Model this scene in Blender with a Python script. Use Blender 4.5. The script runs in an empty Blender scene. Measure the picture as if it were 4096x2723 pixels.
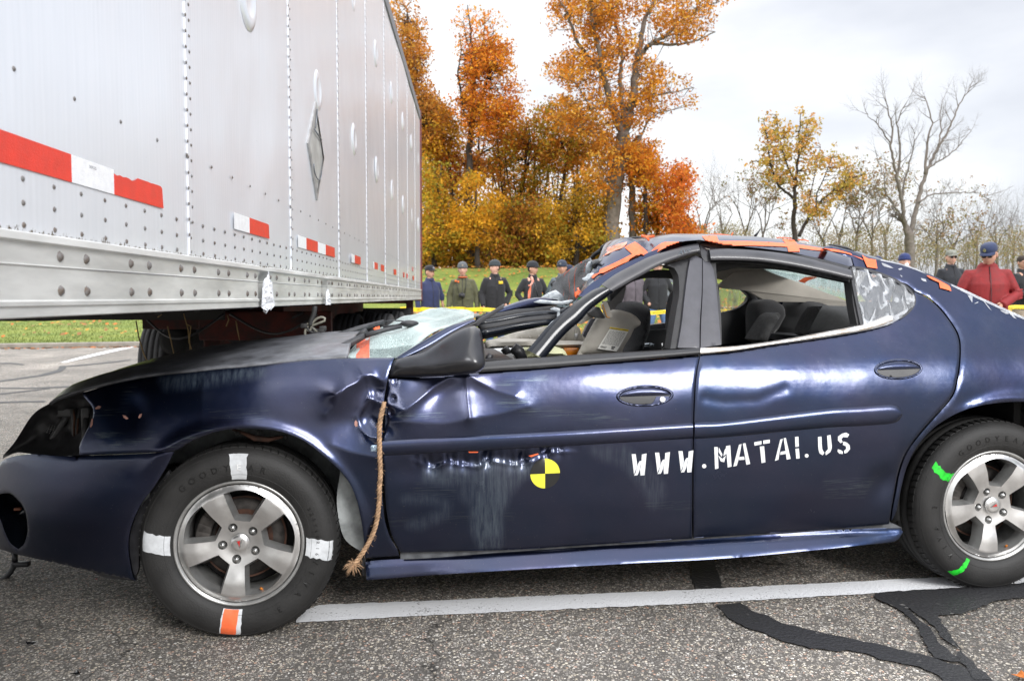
import bpy, bmesh, math, random
import numpy as np
from math import sin, cos, pi, radians, sqrt, atan2
from mathutils import Vector, Matrix
from mathutils.geometry import delaunay_2d_cdt

S = bpy.context.scene
C = S.collection
# ------------------------------------------------------------------ camera
CH, YAW, PITCH, ROLL = 1.1435, 0.04749, 0.05144, 0.01147
FPX = 3223.7                       # focal length in pixels of a 4096 wide frame
_f = Vector((sin(YAW)*cos(PITCH), cos(YAW)*cos(PITCH), -sin(PITCH)))
_r = Vector((cos(YAW), -sin(YAW), 0)); _u = _r.cross(_f)
CR = _r*cos(ROLL) - _u*sin(ROLL); CU = _u*cos(ROLL) + _r*sin(ROLL); CF = _f
CAM = Vector((0, 0, CH))
cd = bpy.data.cameras.new('camera'); cam = bpy.data.objects.new('camera', cd); C.objects.link(cam)
m = Matrix((CR, CU, -CF)).transposed().to_4x4(); m.translation = CAM; cam.matrix_world = m
cd.sensor_width = 36; cd.lens = FPX/4096*36; cd.clip_start = .05; cd.clip_end = 2000
cd.dof.use_dof = True; cd.dof.focus_distance = 2.85; cd.dof.aperture_fstop = 6.3
S.camera = cam
# ------------------------------------------------------------------ world: bright overcast
SUN_EL, SUN_AZ = radians(30), radians(150)      # azimuth measured clockwise from +Y; behind the viewer
w = bpy.data.worlds.new('World'); S.world = w; w.use_nodes = True
nt = w.node_tree; nt.nodes.clear(); N = nt.nodes.new; LK = nt.links.new
out = N('ShaderNodeOutputWorld'); bg = N('ShaderNodeBackground'); LK(bg.outputs[0], out.inputs[0])
sky = N('ShaderNodeTexSky'); sky.sky_type = 'NISHITA'; sky.sun_disc = False
sky.sun_elevation = SUN_EL; sky.sun_rotation = SUN_AZ
tc = N('ShaderNodeTexCoord'); sp = N('ShaderNodeSeparateXYZ'); LK(tc.outputs['Generated'], sp.inputs[0])
mp = N('ShaderNodeMapping'); mp.inputs['Scale'].default_value = (1, 1, 2.6); mp.inputs['Location'].default_value = (.35, .1, .62)
LK(tc.outputs['Generated'], mp.inputs[0])
nz = N('ShaderNodeTexNoise'); nz.inputs['Scale'].default_value = 1.7; nz.inputs['Detail'].default_value = 6; nz.inputs['Roughness'].default_value = .5
LK(mp.outputs[0], nz.inputs[0])
# the cloud deck is thicker (greyer) towards the right of the view
mx = N('ShaderNodeMath'); mx.operation = 'MULTIPLY'; LK(sp.outputs['X'], mx.inputs[0]); mx.inputs[1].default_value = .62
ad = N('ShaderNodeMath'); ad.operation = 'ADD'; LK(nz.outputs[0], ad.inputs[0]); LK(mx.outputs[0], ad.inputs[1])
cr = N('ShaderNodeValToRGB'); LK(ad.outputs[0], cr.inputs[0])
e = cr.color_ramp.elements; e[0].position = .50; e[0].color = (1.0, 1.0, 1.0, 1); e[1].position = .84; e[1].color = (.47, .495, .56, 1)
e2 = e.new(.66); e2.color = (.72, .735, .78, 1)
# zenith brighter than horizon, as under a real overcast
zr = N('ShaderNodeMapRange'); LK(sp.outputs['Z'], zr.inputs[0]); zr.interpolation_type = 'SMOOTHSTEP'; zr.inputs['From Min'].default_value = .28; zr.inputs['From Max'].default_value = 1.0
zr.inputs['To Min'].default_value = .84; zr.inputs['To Max'].default_value = 2.5
cm = N('ShaderNodeMix'); cm.data_type = 'RGBA'; cm.blend_type = 'MULTIPLY'; cm.inputs[0].default_value = 1
LK(cr.outputs[0], cm.inputs[6]); LK(zr.outputs[0], cm.inputs[7])
sm = N('ShaderNodeMix'); sm.data_type = 'RGBA'; sm.blend_type = 'MULTIPLY'; sm.inputs[0].default_value = 1
LK(sky.outputs[0], sm.inputs[6]); sm.inputs[7].default_value = (.1, .1, .1, 1)
fm = N('ShaderNodeMix'); fm.data_type = 'RGBA'; fm.inputs[0].default_value = .88
LK(sm.outputs[2], fm.inputs[6]); LK(cm.outputs[2], fm.inputs[7])
LK(fm.outputs[2], bg.inputs[0]); bg.inputs[1].default_value = 1.0
# ------------------------------------------------------------------ sun (through thin cloud)
sd = bpy.data.lights.new('sun', 'SUN'); sd.energy = 1.9; sd.angle = radians(19); sd.color = (1, .985, .965)
so = bpy.data.objects.new('sun', sd); C.objects.link(so)
sv = Vector((sin(SUN_AZ)*cos(SUN_EL), cos(SUN_AZ)*cos(SUN_EL), sin(SUN_EL)))
so.rotation_euler = sv.to_track_quat('Z', 'Y').to_euler(); so.location = (0, -10, 20)
S.view_settings.view_transform = 'Standard'; S.view_settings.look = 'None'
S.view_settings.exposure = 0.66; S.view_settings.gamma = 1

# ------------------------------------------------------------------ helpers
FR = dict(A=(0,1300,.76545), B=(1200,850,.50869), C=(2200,850,.63586), D=(3300,900,1.02051), E=(1300,1400,.67825),
          G=(0,800,.72064), H=(2000,900,.35072), I=(1200,1150,.42391), J=(0,1500,.57405), K=(540,1740,.54847),
          L=(3500,1600,.51027), M=(2600,2200,.63417), N=(1500,0,.73337), O=(2700,300,.59178), P=(1650,1000,.27554),
          Q=(3500,900,.25514), R=(0,0,.72064), V=(0,0,1.73633), F=(0,0,1))
def px(fr, *pts):
    """photo measurements, read in an enlarged detail, to full-frame pixels"""
    x0, y0, s = FR[fr]
    return [(x0+a*s, y0+b*s) for a, b in pts]
def ray(p):
    return (CF + CR*((p[0]-2048)/FPX) - CU*((p[1]-1361.5)/FPX))
HD = 0.08619
CO = Vector((-.8029, 2.7334, 0))                    # under the near front wheel face
CX = Vector((cos(HD), sin(HD), 0)); CY = Vector((-sin(HD), cos(HD), 0))
def carpt(p, y):
    """point of the car's own space (x rearwards, y away, z up) on the plane y"""
    d = ray(p); o = CAM - CO
    t = (y - o.dot(CY))/d.dot(CY); q = o + d*t
    return Vector((q.dot(CX), y, q.z))
def ground(p, z=0.):
    d = ray(p); t = (z - CH)/d.z
    return CAM + d*t
def at_depth(p, Y):
    d = ray(p); return CAM + d*(Y/d.y)

def smooth(x, a, b):
    t = np.clip((x-a)/(b-a), 0, 1); return t*t*(3-2*t)

def setp(o, label=None, cat=None, group=None, kind=None):
    if label: o['label'] = label
    if cat: o['category'] = cat
    if group: o['group'] = group
    if kind: o['kind'] = kind
    return o
def empty(name, loc=(0,0,0), rot=(0,0,0), parent=None):
    o = bpy.data.objects.new(name, None); C.objects.link(o); o.location = loc; o.rotation_euler = rot
    o.empty_display_size = .1
    if parent: o.parent = parent
    return o
def mesh_obj(name, verts, faces, mat, parent=None, smoothf=True, mats=None, fm=None):
    me = bpy.data.meshes.new(name)
    me.from_pydata([tuple(v) for v in verts], [], [tuple(f) for f in faces]); me.update()
    o = bpy.data.objects.new(name, me); C.objects.link(o)
    for mt in (mats or [mat]): me.materials.append(mt)
    if smoothf: me.polygons.foreach_set('use_smooth', [True]*len(me.polygons))
    if fm is not None: me.polygons.foreach_set('material_index', list(fm))
    if parent: o.parent = parent
    return o
class MB:
    """mesh builder collecting shapes for ONE object"""
    def __init__(s): s.v = []; s.f = []; s.m = []
    def add(s, v, f, mi=0):
        n = len(s.v); s.v += [Vector(x) for x in v]; s.f += [tuple(i+n for i in q) for q in f]; s.m += [mi]*len(f)
        return s
    def box(s, c, sz, rot=None, mi=0, bev=0):
        hx, hy, hz = sz[0]/2, sz[1]/2, sz[2]/2
        if bev > 0:
            b = bmesh.new(); bmesh.ops.create_cube(b, size=1)
            for v in b.verts: v.co = Vector((v.co.x*sz[0], v.co.y*sz[1], v.co.z*sz[2]))
            bmesh.ops.bevel(b, geom=b.edges[:], offset=bev, segments=2, affect='EDGES', profile=.5)
            b.verts.index_update()
            vs = [v.co.copy() for v in b.verts]; fs = [[v.index for v in f.verts] for f in b.faces]; b.free()
        else:
            vs = [Vector((x, y, z)) for x in (-hx, hx) for y in (-hy, hy) for z in (-hz, hz)]
            fs = [(0,1,3,2),(4,6,7,5),(0,4,5,1),(2,3,7,6),(0,2,6,4),(1,5,7,3)]
        if rot is not None: vs = [rot @ v for v in vs]
        return s.add([v+Vector(c) for v in vs], fs, mi)
    def tube(s, pts, rad, n=8, mi=0, cap=True, flat=1.0, up=None):
        pts = [Vector(p) for p in pts]; k = len(pts)
        if not hasattr(rad, '__len__'): rad = [rad]*k
        vs = []; fs = []; t0 = (pts[1]-pts[0]).normalized()
        a = Vector(up) if up is not None else (Vector((0,0,1)) if abs(t0.z) < .9 else Vector((1,0,0)))
        for i in range(k):
            t = (pts[min(i+1,k-1)]-pts[max(i-1,0)])
            t = t.normalized() if t.length > 1e-9 else t0
            x = a - t*a.dot(t)
            x = x.normalized() if x.length > 1e-6 else t.orthogonal().normalized()
            y = t.cross(x); a = x
            for j in range(n):
                q = 2*pi*j/n; vs.append(pts[i] + x*cos(q)*rad[i]*flat + y*sin(q)*rad[i])
        for i in range(k-1):
            for j in range(n):
                fs.append((i*n+j, i*n+(j+1) % n, (i+1)*n+(j+1) % n, (i+1)*n+j))
        if cap: fs.append(tuple(range(n))[::-1]); fs.append(tuple((k-1)*n+j for j in range(n)))
        return s.add(vs, fs, mi)
    def lathe(s, prof, n=48, axis='y', c=(0,0,0), mi=0, closed=False, a0=0, a1=2*pi):
        """prof: (radius, height along axis)"""
        vs = []; fs = []; k = len(prof); full = abs(a1-a0-2*pi) < 1e-6; m_ = n if full else n+1
        for i in range(m_):
            a = a0+(a1-a0)*i/n
            for r, h in prof:
                if axis == 'y': v = (r*cos(a), h, r*sin(a))
                elif axis == 'x': v = (h, r*cos(a), r*sin(a))
                else: v = (r*cos(a), r*sin(a), h)
                vs.append(Vector(v)+Vector(c))
        kk = k if closed else k-1
        for i in range(n):
            i2 = (i+1) % m_
            for j in range(kk):
                j2 = (j+1) % k
                fs.append((i*k+j, i*k+j2, i2*k+j2, i2*k+j))
        return s.add(vs, fs, mi)
    def build(s, name, mat, parent=None, smoothf=True, mats=None):
        return mesh_obj(name, s.v, s.f, mat, parent, smoothf, mats, s.m if mats else None)

def autosmooth(o, ang=40):
    me = o.data; me.polygons.foreach_set('use_smooth', [True]*len(me.polygons))
    b = bmesh.new(); b.from_mesh(me); ca = radians(ang)
    for e_ in b.edges:
        if len(e_.link_faces) == 2 and e_.calc_face_angle(0) > ca: e_.smooth = False
    b.to_mesh(me); b.free(); return o

def curve_smooth(pts, closed=True, step=None, corner=42):
    """Catmull-Rom through the traced points, keeping real corners"""
    P = [Vector((a, b)) for a, b in pts]; n = len(P); outp = []
    def is_c(i):
        if not closed and i in (0, n-1): return True
        a = P[i]-P[i-1]; b = P[(i+1) % n]-P[i]
        if a.length < 1e-9 or b.length < 1e-9: return True
        return abs(a.angle_signed(b)) > radians(corner)
    cs = [is_c(i) for i in range(n)]
    for i in range(n if closed else n-1):
        p1 = P[i]; p2 = P[(i+1) % n]
        p0 = P[i-1] if (closed or i > 0) else p1; p3 = P[(i+2) % n] if (closed or i < n-2) else p2
        m1 = (p2-p0)*.5; m2 = (p3-p1)*.5; L = (p2-p1).length
        if cs[i]: m1 = (p2-p1)
        if cs[(i+1) % n]: m2 = (p2-p1)
        if m1.length > 1.3*L: m1 = m1.normalized()*1.3*L
        if m2.length > 1.3*L: m2 = m2.normalized()*1.3*L
        k = max(1, int(L/(step or 12)))
        for j in range(k):
            t = j/k; t2 = t*t; t3 = t2*t
            outp.append(p1*(2*t3-3*t2+1) + m1*(t3-2*t2+t) + p2*(-2*t3+3*t2) + m2*(t3-t2))
    if not closed: outp.append(P[-1])
    return [(v.x, v.y) for v in outp]

def inpoly(x, y, poly):
    x = np.asarray(x, float); y = np.asarray(y, float); ins = np.zeros(x.shape, bool)
    n = len(poly); j = n-1
    for i in range(n):
        xi, yi = poly[i]; xj, yj = poly[j]
        c = ((yi > y) != (yj > y)) & (x < (xj-xi)*(y-yi)/((yj-yi) or 1e-12)+xi)
        ins ^= c; j = i
    return ins
def polydist(x, y, pts, closed=False):
    """distance to a polyline, vectorised"""
    x = np.asarray(x, float); y = np.asarray(y, float); d = np.full(x.shape, 1e9)
    n = len(pts)
    for i in range(n if closed else n-1):
        x1, y1 = pts[i]; x2, y2 = pts[(i+1) % n]; dx, dy = x2-x1, y2-y1; L2 = dx*dx+dy*dy+1e-12
        t = np.clip(((x-x1)*dx+(y-y1)*dy)/L2, 0, 1)
        d = np.minimum(d, np.hypot(x-x1-t*dx, y-y1-t*dy))
    return d
def fill(outer, res, holes=()):
    """triangulate a 2D outline (metres) with inner points every res"""
    rng = random.Random(3)
    def resamp(p):
        o = []
        for i in range(len(p)):
            a = p[i]; b = p[(i+1) % len(p)]; L = math.hypot(b[0]-a[0], b[1]-a[1]); k = max(1, int(round(L/res)))
            for j in range(k): o.append((a[0]+(b[0]-a[0])*j/k, a[1]+(b[1]-a[1])*j/k))
        return o
    loops = [resamp(outer)]+[resamp(h) for h in holes]
    co = []; ed = []
    for L in loops:
        n0 = len(co); co += L; ed += [(n0+i, n0+(i+1) % len(L)) for i in range(len(L))]
    a = np.array(outer); x0, y0 = a.min(0); x1, y1 = a.max(0)
    gx, gy = np.meshgrid(np.arange(x0+res/2, x1, res), np.arange(y0+res/2, y1, res*.87))
    gx = gx + (np.arange(gx.shape[0]) % 2)[:, None]*res*.5
    gx = gx.ravel(); gy = gy.ravel(); k = inpoly(gx, gy, loops[0])
    for L in loops[1:]: k &= ~inpoly(gx, gy, L)
    gx = gx[k]; gy = gy[k]
    k = np.ones(gx.shape, bool)
    for L in loops: k &= polydist(gx, gy, L, True) > res*.45
    co += list(zip(gx[k].tolist(), gy[k].tolist()))
    r = delaunay_2d_cdt([Vector(c) for c in co], ed, [], 0, 1e-7)
    V = np.array([(v.x, v.y) for v in r[0]]); F = [tuple(f) for f in r[2]]
    Fa = np.array(F); cen = V[Fa].mean(1)
    k = inpoly(cen[:, 0], cen[:, 1], loops[0])
    for L in loops[1:]: k &= ~inpoly(cen[:, 0], cen[:, 1], L)
    return V, Fa[k]
def boundary_edges(F):
    E = {}
    for a, b, c in F:
        for i, j in ((a, b), (b, c), (c, a)): E[(i, j)] = E.get((i, j), 0)+1
    return [(i, j) for (i, j) in E if (j, i) not in E]

def surf_pt(p, Wf, off=0.):
    """where the sight line of pixel p meets the body surface y = Wf(x, z)"""
    ys = np.linspace(-.35, 1.2, 156); d = ray(p); o = CAM-CO
    oy, dy = o.dot(CY), d.dot(CY); t = (ys-oy)/dy
    xs = o.dot(CX)+d.dot(CX)*t; zs = CH+d.z*t
    g = ys-(Wf(xs, zs)+off)
    i = np.argmax(g > 0)
    if g[i] <= 0: i = len(ys)-1
    if i == 0: return xs[0], zs[0]
    a = g[i-1]/(g[i-1]-g[i]+1e-12)
    return xs[i-1]+(xs[i]-xs[i-1])*a, zs[i-1]+(zs[i]-zs[i-1])*a

def sheet(name, poly, Wf, mat, parent, res=.012, off=0., thick=.006, holes=(), sm=True, attr=None, inflate=0, infl_w=.03, both=False, jig=None, lip=0.0025):
    """a body panel: outline traced from the photo, laid on the surface y = Wf(x,z), with folded edges"""
    def prep(pl):
        pl = curve_smooth(pl, True, 14) if sm else pl
        return [surf_pt(p, Wf, off) for p in pl]
    o2 = prep(poly); hs = [prep(h) for h in holes]
    return sheet2(name, o2, Wf, mat, parent, res, off, thick, hs, attr, inflate, infl_w, jig, lip)
def sheet2(name, o2, Wf, mat, parent, res=.012, off=0., thick=.006, hs=(), attr=None, inflate=0, infl_w=.03, jig=None, lip=.0025):
    V, F = fill(o2, res, hs)
    y = Wf(V[:, 0], V[:, 1])+off
    dist = np.full(len(V), 1e9)
    if inflate or lip:
        for L in [o2]+list(hs): dist = np.minimum(dist, polydist(V[:, 0], V[:, 1], L, True))
    if inflate:
        t = np.clip(dist/infl_w, 0, 1); y = y - inflate*np.sqrt(1-(1-t)**2)
    if lip: y = y + lip*np.exp(-(dist/.0035)**2)
    if jig is not None: y = y + jig(V[:, 0], V[:, 1])
    A = V[F]; ar = (A[:,1,0]-A[:,0,0])*(A[:,2,1]-A[:,0,1])-(A[:,2,0]-A[:,0,0])*(A[:,1,1]-A[:,0,1])
    F = np.where((ar < 0)[:, None], F[:, ::-1], F)
    verts = [(a, b, c) for a, b, c in zip(V[:, 0], y, V[:, 1])]; faces = [tuple(int(i) for i in f) for f in F]
    be = boundary_edges(faces); mp_ = {}
    if thick:
        for i, j in be:
            for k in (i, j):
                if k not in mp_:
                    mp_[k] = len(verts); v = verts[k]; verts.append((v[0], v[1]+thick, v[2]))
        faces += [(j, i, mp_[i], mp_[j]) for i, j in be]
    o = mesh_obj(name, verts, faces, mat, parent)
    me = o.data
    if thick:
        b = bmesh.new(); b.from_mesh(me)
        for e_ in b.edges:
            if len(e_.link_faces) == 2 and e_.calc_face_angle(0) > radians(55): e_.smooth = False
        b.to_mesh(me); b.free()
    if attr:
        for an, fn in attr.items():
            at = me.attributes.new(an, 'FLOAT', 'POINT'); a = fn(V[:, 0], V[:, 1])
            vals = np.zeros(len(me.vertices)); vals[:len(V)] = a
            for k, q in mp_.items(): vals[q] = a[k]
            at.data.foreach_set('value', vals.astype(np.float32))
    return o
def cpoly(pts, y):   # traced outline to points on the car plane y
    return [carpt(p, y) for p in pts]
def slab(name, poly, yf, thick, mat, parent, sm=True, bev=.004, res=None):
    """a thick flat-ish piece: outline at car depth yf (number or function of pixel), real thickness"""
    pl = curve_smooth(poly, True, 14) if sm else list(poly)
    P3 = [carpt(p, yf(p) if callable(yf) else yf) for p in pl]
    n = len(P3); b = bmesh.new()
    vs = [b.verts.new(p) for p in P3]
    try: f = b.faces.new(vs)
    except Exception: f = None
    r = bmesh.ops.triangulate(b, faces=b.faces[:])
    g = bmesh.ops.extrude_face_region(b, geom=b.faces[:])
    for v in g['geom']:
        if isinstance(v, bmesh.types.BMVert): v.co.y += thick
    bmesh.ops.recalc_face_normals(b, faces=b.faces[:])
    if bev:
        es = [e_ for e_ in b.edges if len(e_.link_faces) == 2 and e_.calc_face_angle(0) > radians(60)]
        try: bmesh.ops.bevel(b, geom=es, offset=bev, segments=2, affect='EDGES', profile=.5, clamp_overlap=True)
        except Exception: pass
    me = bpy.data.meshes.new(name); b.to_mesh(me); b.free(); me.materials.append(mat)
    o = bpy.data.objects.new(name, me); C.objects.link(o); o.parent = parent
    return autosmooth(o, 35)
def loft(name, rows, mat, parent, thick=0, nx=40, ny=4, jig=None, close=False):
    """surface through several 3D polylines (each resampled to nx points)"""
    def rs(pl, n):
        pl = [Vector(p) for p in pl]; L = [0]
        for i in range(1, len(pl)): L.append(L[-1]+(pl[i]-pl[i-1]).length)
        o = []; k = 0
        for i in range(n):
            s_ = L[-1]*i/(n-1)
            while k < len(pl)-2 and L[k+1] < s_: k += 1
            t = (s_-L[k])/max(1e-9, L[k+1]-L[k]); 
            p0 = pl[max(k-1,0)]; p1 = pl[k]; p2 = pl[k+1]; p3 = pl[min(k+2, len(pl)-1)]
            t = min(max(t, 0), 1); t2 = t*t; t3 = t2*t
            o.append(.5*((2*p1)+(p2-p0)*t+(2*p0-5*p1+4*p2-p3)*t2+(3*p1-p0-3*p2+p3)*t3))
        return o
    R = [rs(r, nx) for r in rows]; cols = []
    for i in range(nx): cols.append(rs([r[i] for r in R], (len(R)-1)*ny+1))
    m_ = len(cols[0]); v = [p for c in cols for p in c]
    if jig: v = [p+Vector(jig(p)) for p in v]
    f = [(i*m_+j, i*m_+j+1, (i+1)*m_+j+1, (i+1)*m_+j) for i in range(nx-1) for j in range(m_-1)]
    o = mesh_obj(name, v, f, mat, parent)
    if thick:
        md = o.modifiers.new('thickness', 'SOLIDIFY'); md.thickness = thick; md.offset = 0
    return o
def bake_mods(o):
    dg = bpy.context.evaluated_depsgraph_get(); me = bpy.data.meshes.new_from_object(o.evaluated_get(dg))
    o.modifiers.clear(); o.data = me; return o
def text_mesh(txt, size, extr=.0005, bold=0, align='CENTER'):
    cu = bpy.data.curves.new('t', 'FONT'); cu.body = txt; cu.size = size; cu.extrude = extr; cu.offset = bold; cu.align_x = align; cu.resolution_u = 3
    o = bpy.data.objects.new('t', cu); C.objects.link(o); bpy.context.view_layer.update()
    me = bpy.data.meshes.new_from_object(o.evaluated_get(bpy.context.evaluated_depsgraph_get()))
    bpy.data.objects.remove(o); bpy.data.curves.remove(cu)
    v = [x.co.copy() for x in me.vertices]; f = [tuple(p.vertices) for p in me.polygons]; bpy.data.meshes.remove(me)
    return v, f
# ------------------------------------------------------------------ materials
def lin(c):
    return tuple(((x/255)/12.92 if x/255 <= .04045 else ((x/255+.055)/1.055)**2.4) for x in c)
def mat(name, col, rough=.5, metal=0., spec=.5, coat=0., noise=0., nscale=20., bump=0., bscale=60., alpha=None, trans=0., emit=None, col2=None, sheen=0, detail=3, stretch=None, ior=None, coat_rough=.05):
    m_ = bpy.data.materials.new(name); m_.use_nodes = True; t = m_.node_tree; b = t.nodes['Principled BSDF']
    b.inputs['Base Color'].default_value = (*col, 1); b.inputs['Roughness'].default_value = rough; b.inputs['Metallic'].default_value = metal
    b.inputs['Specular IOR Level'].default_value = spec; b.inputs['Coat Weight'].default_value = coat; b.inputs['Coat Roughness'].default_value = coat_rough
    if ior: b.inputs['IOR'].default_value = ior
    if sheen: b.inputs['Sheen Weight'].default_value = sheen
    if trans: b.inputs['Transmission Weight'].default_value = trans
    if alpha is not None: b.inputs['Alpha'].default_value = alpha
    if noise or bump:
        tc = t.nodes.new('ShaderNodeTexCoord'); src = tc.outputs['Object']
        if stretch:
            mp = t.nodes.new('ShaderNodeMapping'); mp.inputs['Scale'].default_value = stretch; t.links.new(src, mp.inputs[0]); src = mp.outputs[0]
    if noise:
        n = t.nodes.new('ShaderNodeTexNoise'); n.inputs['Scale'].default_value = nscale; n.inputs['Detail'].default_value = detail+2; n.inputs['Roughness'].default_value = .6
        t.links.new(src, n.inputs[0]); r = t.nodes.new('ShaderNodeValToRGB'); t.links.new(n.outputs[0], r.inputs[0])
        c2 = col2 or tuple(c*(1-noise) for c in col)
        r.color_ramp.elements[0].position = .35; r.color_ramp.elements[1].position = .65
        r.color_ramp.elements[0].color = (*c2, 1); r.color_ramp.elements[1].color = (*(tuple(min(1, c*(1+noise*.5)) for c in col) if not col2 else col), 1)
        t.links.new(r.outputs[0], b.inputs['Base Color'])
        rr = t.nodes.new('ShaderNodeMapRange'); t.links.new(n.outputs[0], rr.inputs[0]); rr.inputs[3].default_value = max(0, rough-.08); rr.inputs[4].default_value = min(1, rough+.1)
        t.links.new(rr.outputs[0], b.inputs['Roughness'])
    if bump:
        n2 = t.nodes.new('ShaderNodeTexNoise'); n2.inputs['Scale'].default_value = bscale; n2.inputs['Detail'].default_value = 4
        t.links.new(src, n2.inputs[0]); bp = t.nodes.new('ShaderNodeBump'); bp.inputs['Strength'].default_value = min(1, bump); bp.inputs['Distance'].default_value = .004
        t.links.new(n2.outputs[0], bp.inputs['Height']); t.links.new(bp.outputs[0], b.inputs['Normal'])
    return m_
def nodes(m_):
    t = m_.node_tree; return t, t.nodes, t.links, t.nodes['Principled BSDF']

M = {}
# --- car paint: dark blue-violet metallic, with dust, specks and scuffs
def paint():
    m_ = mat('blue_paint', (.03, .03, .06), .30, .97, .5, .9, coat_rough=.05)
    t, nd, lk, b = nodes(m_); tc = nd.new('ShaderNodeTexCoord')
    n1 = nd.new('ShaderNodeTexNoise'); n1.inputs['Scale'].default_value = 3.2; n1.inputs['Detail'].default_value = 5
    lk.new(tc.outputs['Object'], n1.inputs[0])
    r1 = nd.new('ShaderNodeValToRGB'); lk.new(n1.outputs[0], r1.inputs[0])
    r1.color_ramp.elements[0].position = .35; r1.color_ramp.elements[0].color = (.0075, .019, .056, 1)
    r1.color_ramp.elements[1].position = .68; r1.color_ramp.elements[1].color = (.023, .026, .064, 1)
    # fine specks of dirt
    n2 = nd.new('ShaderNodeTexNoise'); n2.inputs['Scale'].default_value = 190; n2.inputs['Detail'].default_value = 2
    lk.new(tc.outputs['Object'], n2.inputs[0]); r2 = nd.new('ShaderNodeMapRange'); lk.new(n2.outputs[0], r2.inputs[0])
    r2.inputs[1].default_value = .70; r2.inputs[2].default_value = .76; r2.inputs[4].default_value = .55
    mx = nd.new('ShaderNodeMix'); mx.data_type = 'RGBA'; lk.new(r2.outputs[0], mx.inputs[0]); lk.new(r1.outputs[0], mx.inputs[6]); mx.inputs[7].default_value = (.10, .10, .11, 1)
    # scuffs: shape from the attribute, broken up by streaky noise
    at = nd.new('ShaderNodeAttribute'); at.attribute_name = 'scuff'
    mp = nd.new('ShaderNodeMapping'); mp.inputs['Scale'].default_value = (75, 30, 6); lk.new(tc.outputs['Object'], mp.inputs[0])
    n3 = nd.new('ShaderNodeTexNoise'); n3.inputs['Scale'].default_value = 1.6; n3.inputs['Detail'].default_value = 6; n3.inputs['Roughness'].default_value = .7; lk.new(mp.outputs[0], n3.inputs[0])
    r3 = nd.new('ShaderNodeMapRange'); lk.new(n3.outputs[0], r3.inputs[0]); r3.inputs[1].default_value = .38; r3.inputs[2].default_value = .72; r3.inputs[3].default_value = .22
    ml = nd.new('ShaderNodeMath'); ml.operation = 'MULTIPLY'; lk.new(r3.outputs[0], ml.inputs[0]); lk.new(at.outputs['Fac'], ml.inputs[1])
    m2 = nd.new('ShaderNodeMix'); m2.data_type = 'RGBA'; 
    at2 = nd.new('ShaderNodeAttribute'); at2.attribute_name = 'scratch'
    mq = nd.new('ShaderNodeMapping'); mq.inputs['Scale'].default_value = (6, 30, 170); lk.new(tc.outputs['Object'], mq.inputs[0])
    nq = nd.new('ShaderNodeTexNoise'); nq.inputs['Scale'].default_value = 1.4; nq.inputs['Detail'].default_value = 6; nq.inputs['Roughness'].default_value = .7; lk.new(mq.outputs[0], nq.inputs[0])
    rq = nd.new('ShaderNodeMapRange'); lk.new(nq.outputs[0], rq.inputs[0]); rq.inputs[1].default_value = .50; rq.inputs[2].default_value = .66
    mq2 = nd.new('ShaderNodeMath'); mq2.operation = 'MULTIPLY'; lk.new(rq.outputs[0], mq2.inputs[0]); lk.new(at2.outputs['Fac'], mq2.inputs[1])
    mxx = nd.new('ShaderNodeMath'); mxx.operation = 'MAXIMUM'; lk.new(ml.outputs[0], mxx.inputs[0]); lk.new(mq2.outputs[0], mxx.inputs[1]); lk.new(mxx.outputs[0], m2.inputs[0]); lk.new(mx.outputs[2], m2.inputs[6]); m2.inputs[7].default_value = (.085, .11, .13, 1)
    lk.new(m2.outputs[2], b.inputs['Base Color'])
    sb = nd.new('ShaderNodeMath'); sb.operation = 'MULTIPLY_ADD'; lk.new(ml.outputs[0], sb.inputs[0]); sb.inputs[1].default_value = -.9; sb.inputs[2].default_value = .97
    lk.new(sb.outputs[0], b.inputs['Metallic'])
    # dusty film: rougher clearcoat in patches
    n4 = nd.new('ShaderNodeTexNoise'); n4.inputs['Scale'].default_value = 7; n4.inputs['Detail'].default_value = 7; n4.inputs['Roughness'].default_value = .65; lk.new(tc.outputs['Object'], n4.inputs[0])
    r4 = nd.new('ShaderNodeMapRange'); lk.new(n4.outputs[0], r4.inputs[0]); r4.inputs[1].default_value = .3; r4.inputs[2].default_value = .75; r4.inputs[3].default_value = .08; r4.inputs[4].default_value = .3
    lk.new(r4.outputs[0], b.inputs['Coat Roughness'])
    # slight orange peel / hand waves
    n5 = nd.new('ShaderNodeTexNoise'); n5.inputs['Scale'].default_value = 9; n5.inputs['Detail'].default_value = 3; lk.new(tc.outputs['Object'], n5.inputs[0])
    bp = nd.new('ShaderNodeBump'); bp.inputs['Strength'].default_value = .35; bp.inputs['Distance'].default_value = .004; lk.new(n5.outputs[0], bp.inputs['Height'])
    lk.new(bp.outputs[0], b.inputs['Normal']); lk.new(bp.outputs[0], b.inputs['Coat Normal'])
    return m_
M['paint'] = paint()
M['hood'] = mat('dusty_blue_paint', (.145, .15, .165), .5, .1, .5, .6, noise=.5, nscale=14, bump=.3, bscale=240, coat_rough=.22)
M['black'] = mat('black_trim', (.022, .022, .025), .42, noise=.3, nscale=30, bump=.1, bscale=400)
M['gloss'] = mat('gloss_black', (.007, .009, .014), .2, 0, .35, .1, noise=.3, nscale=15)
M['guard'] = mat('smoke_grey_plastic', (.05, .05, .056), .38, .1, .5, .15, noise=.25, nscale=9, bump=.05, bscale=200)
M['pillar'] = mat('pillar_grey', (.062, .062, .073), .5, .1, .5, .1, noise=.2, nscale=14, bump=.08, bscale=300)
M['rubber'] = mat('rubber_seal', (.018, .018, .02), .55, noise=.4, nscale=60, bump=.2, bscale=150)
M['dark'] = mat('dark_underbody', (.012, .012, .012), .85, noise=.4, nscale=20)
M['liner'] = mat('dusty_wheel_liner', (.34, .36, .36), .8, noise=.45, nscale=12, bump=.5, bscale=25)
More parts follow.
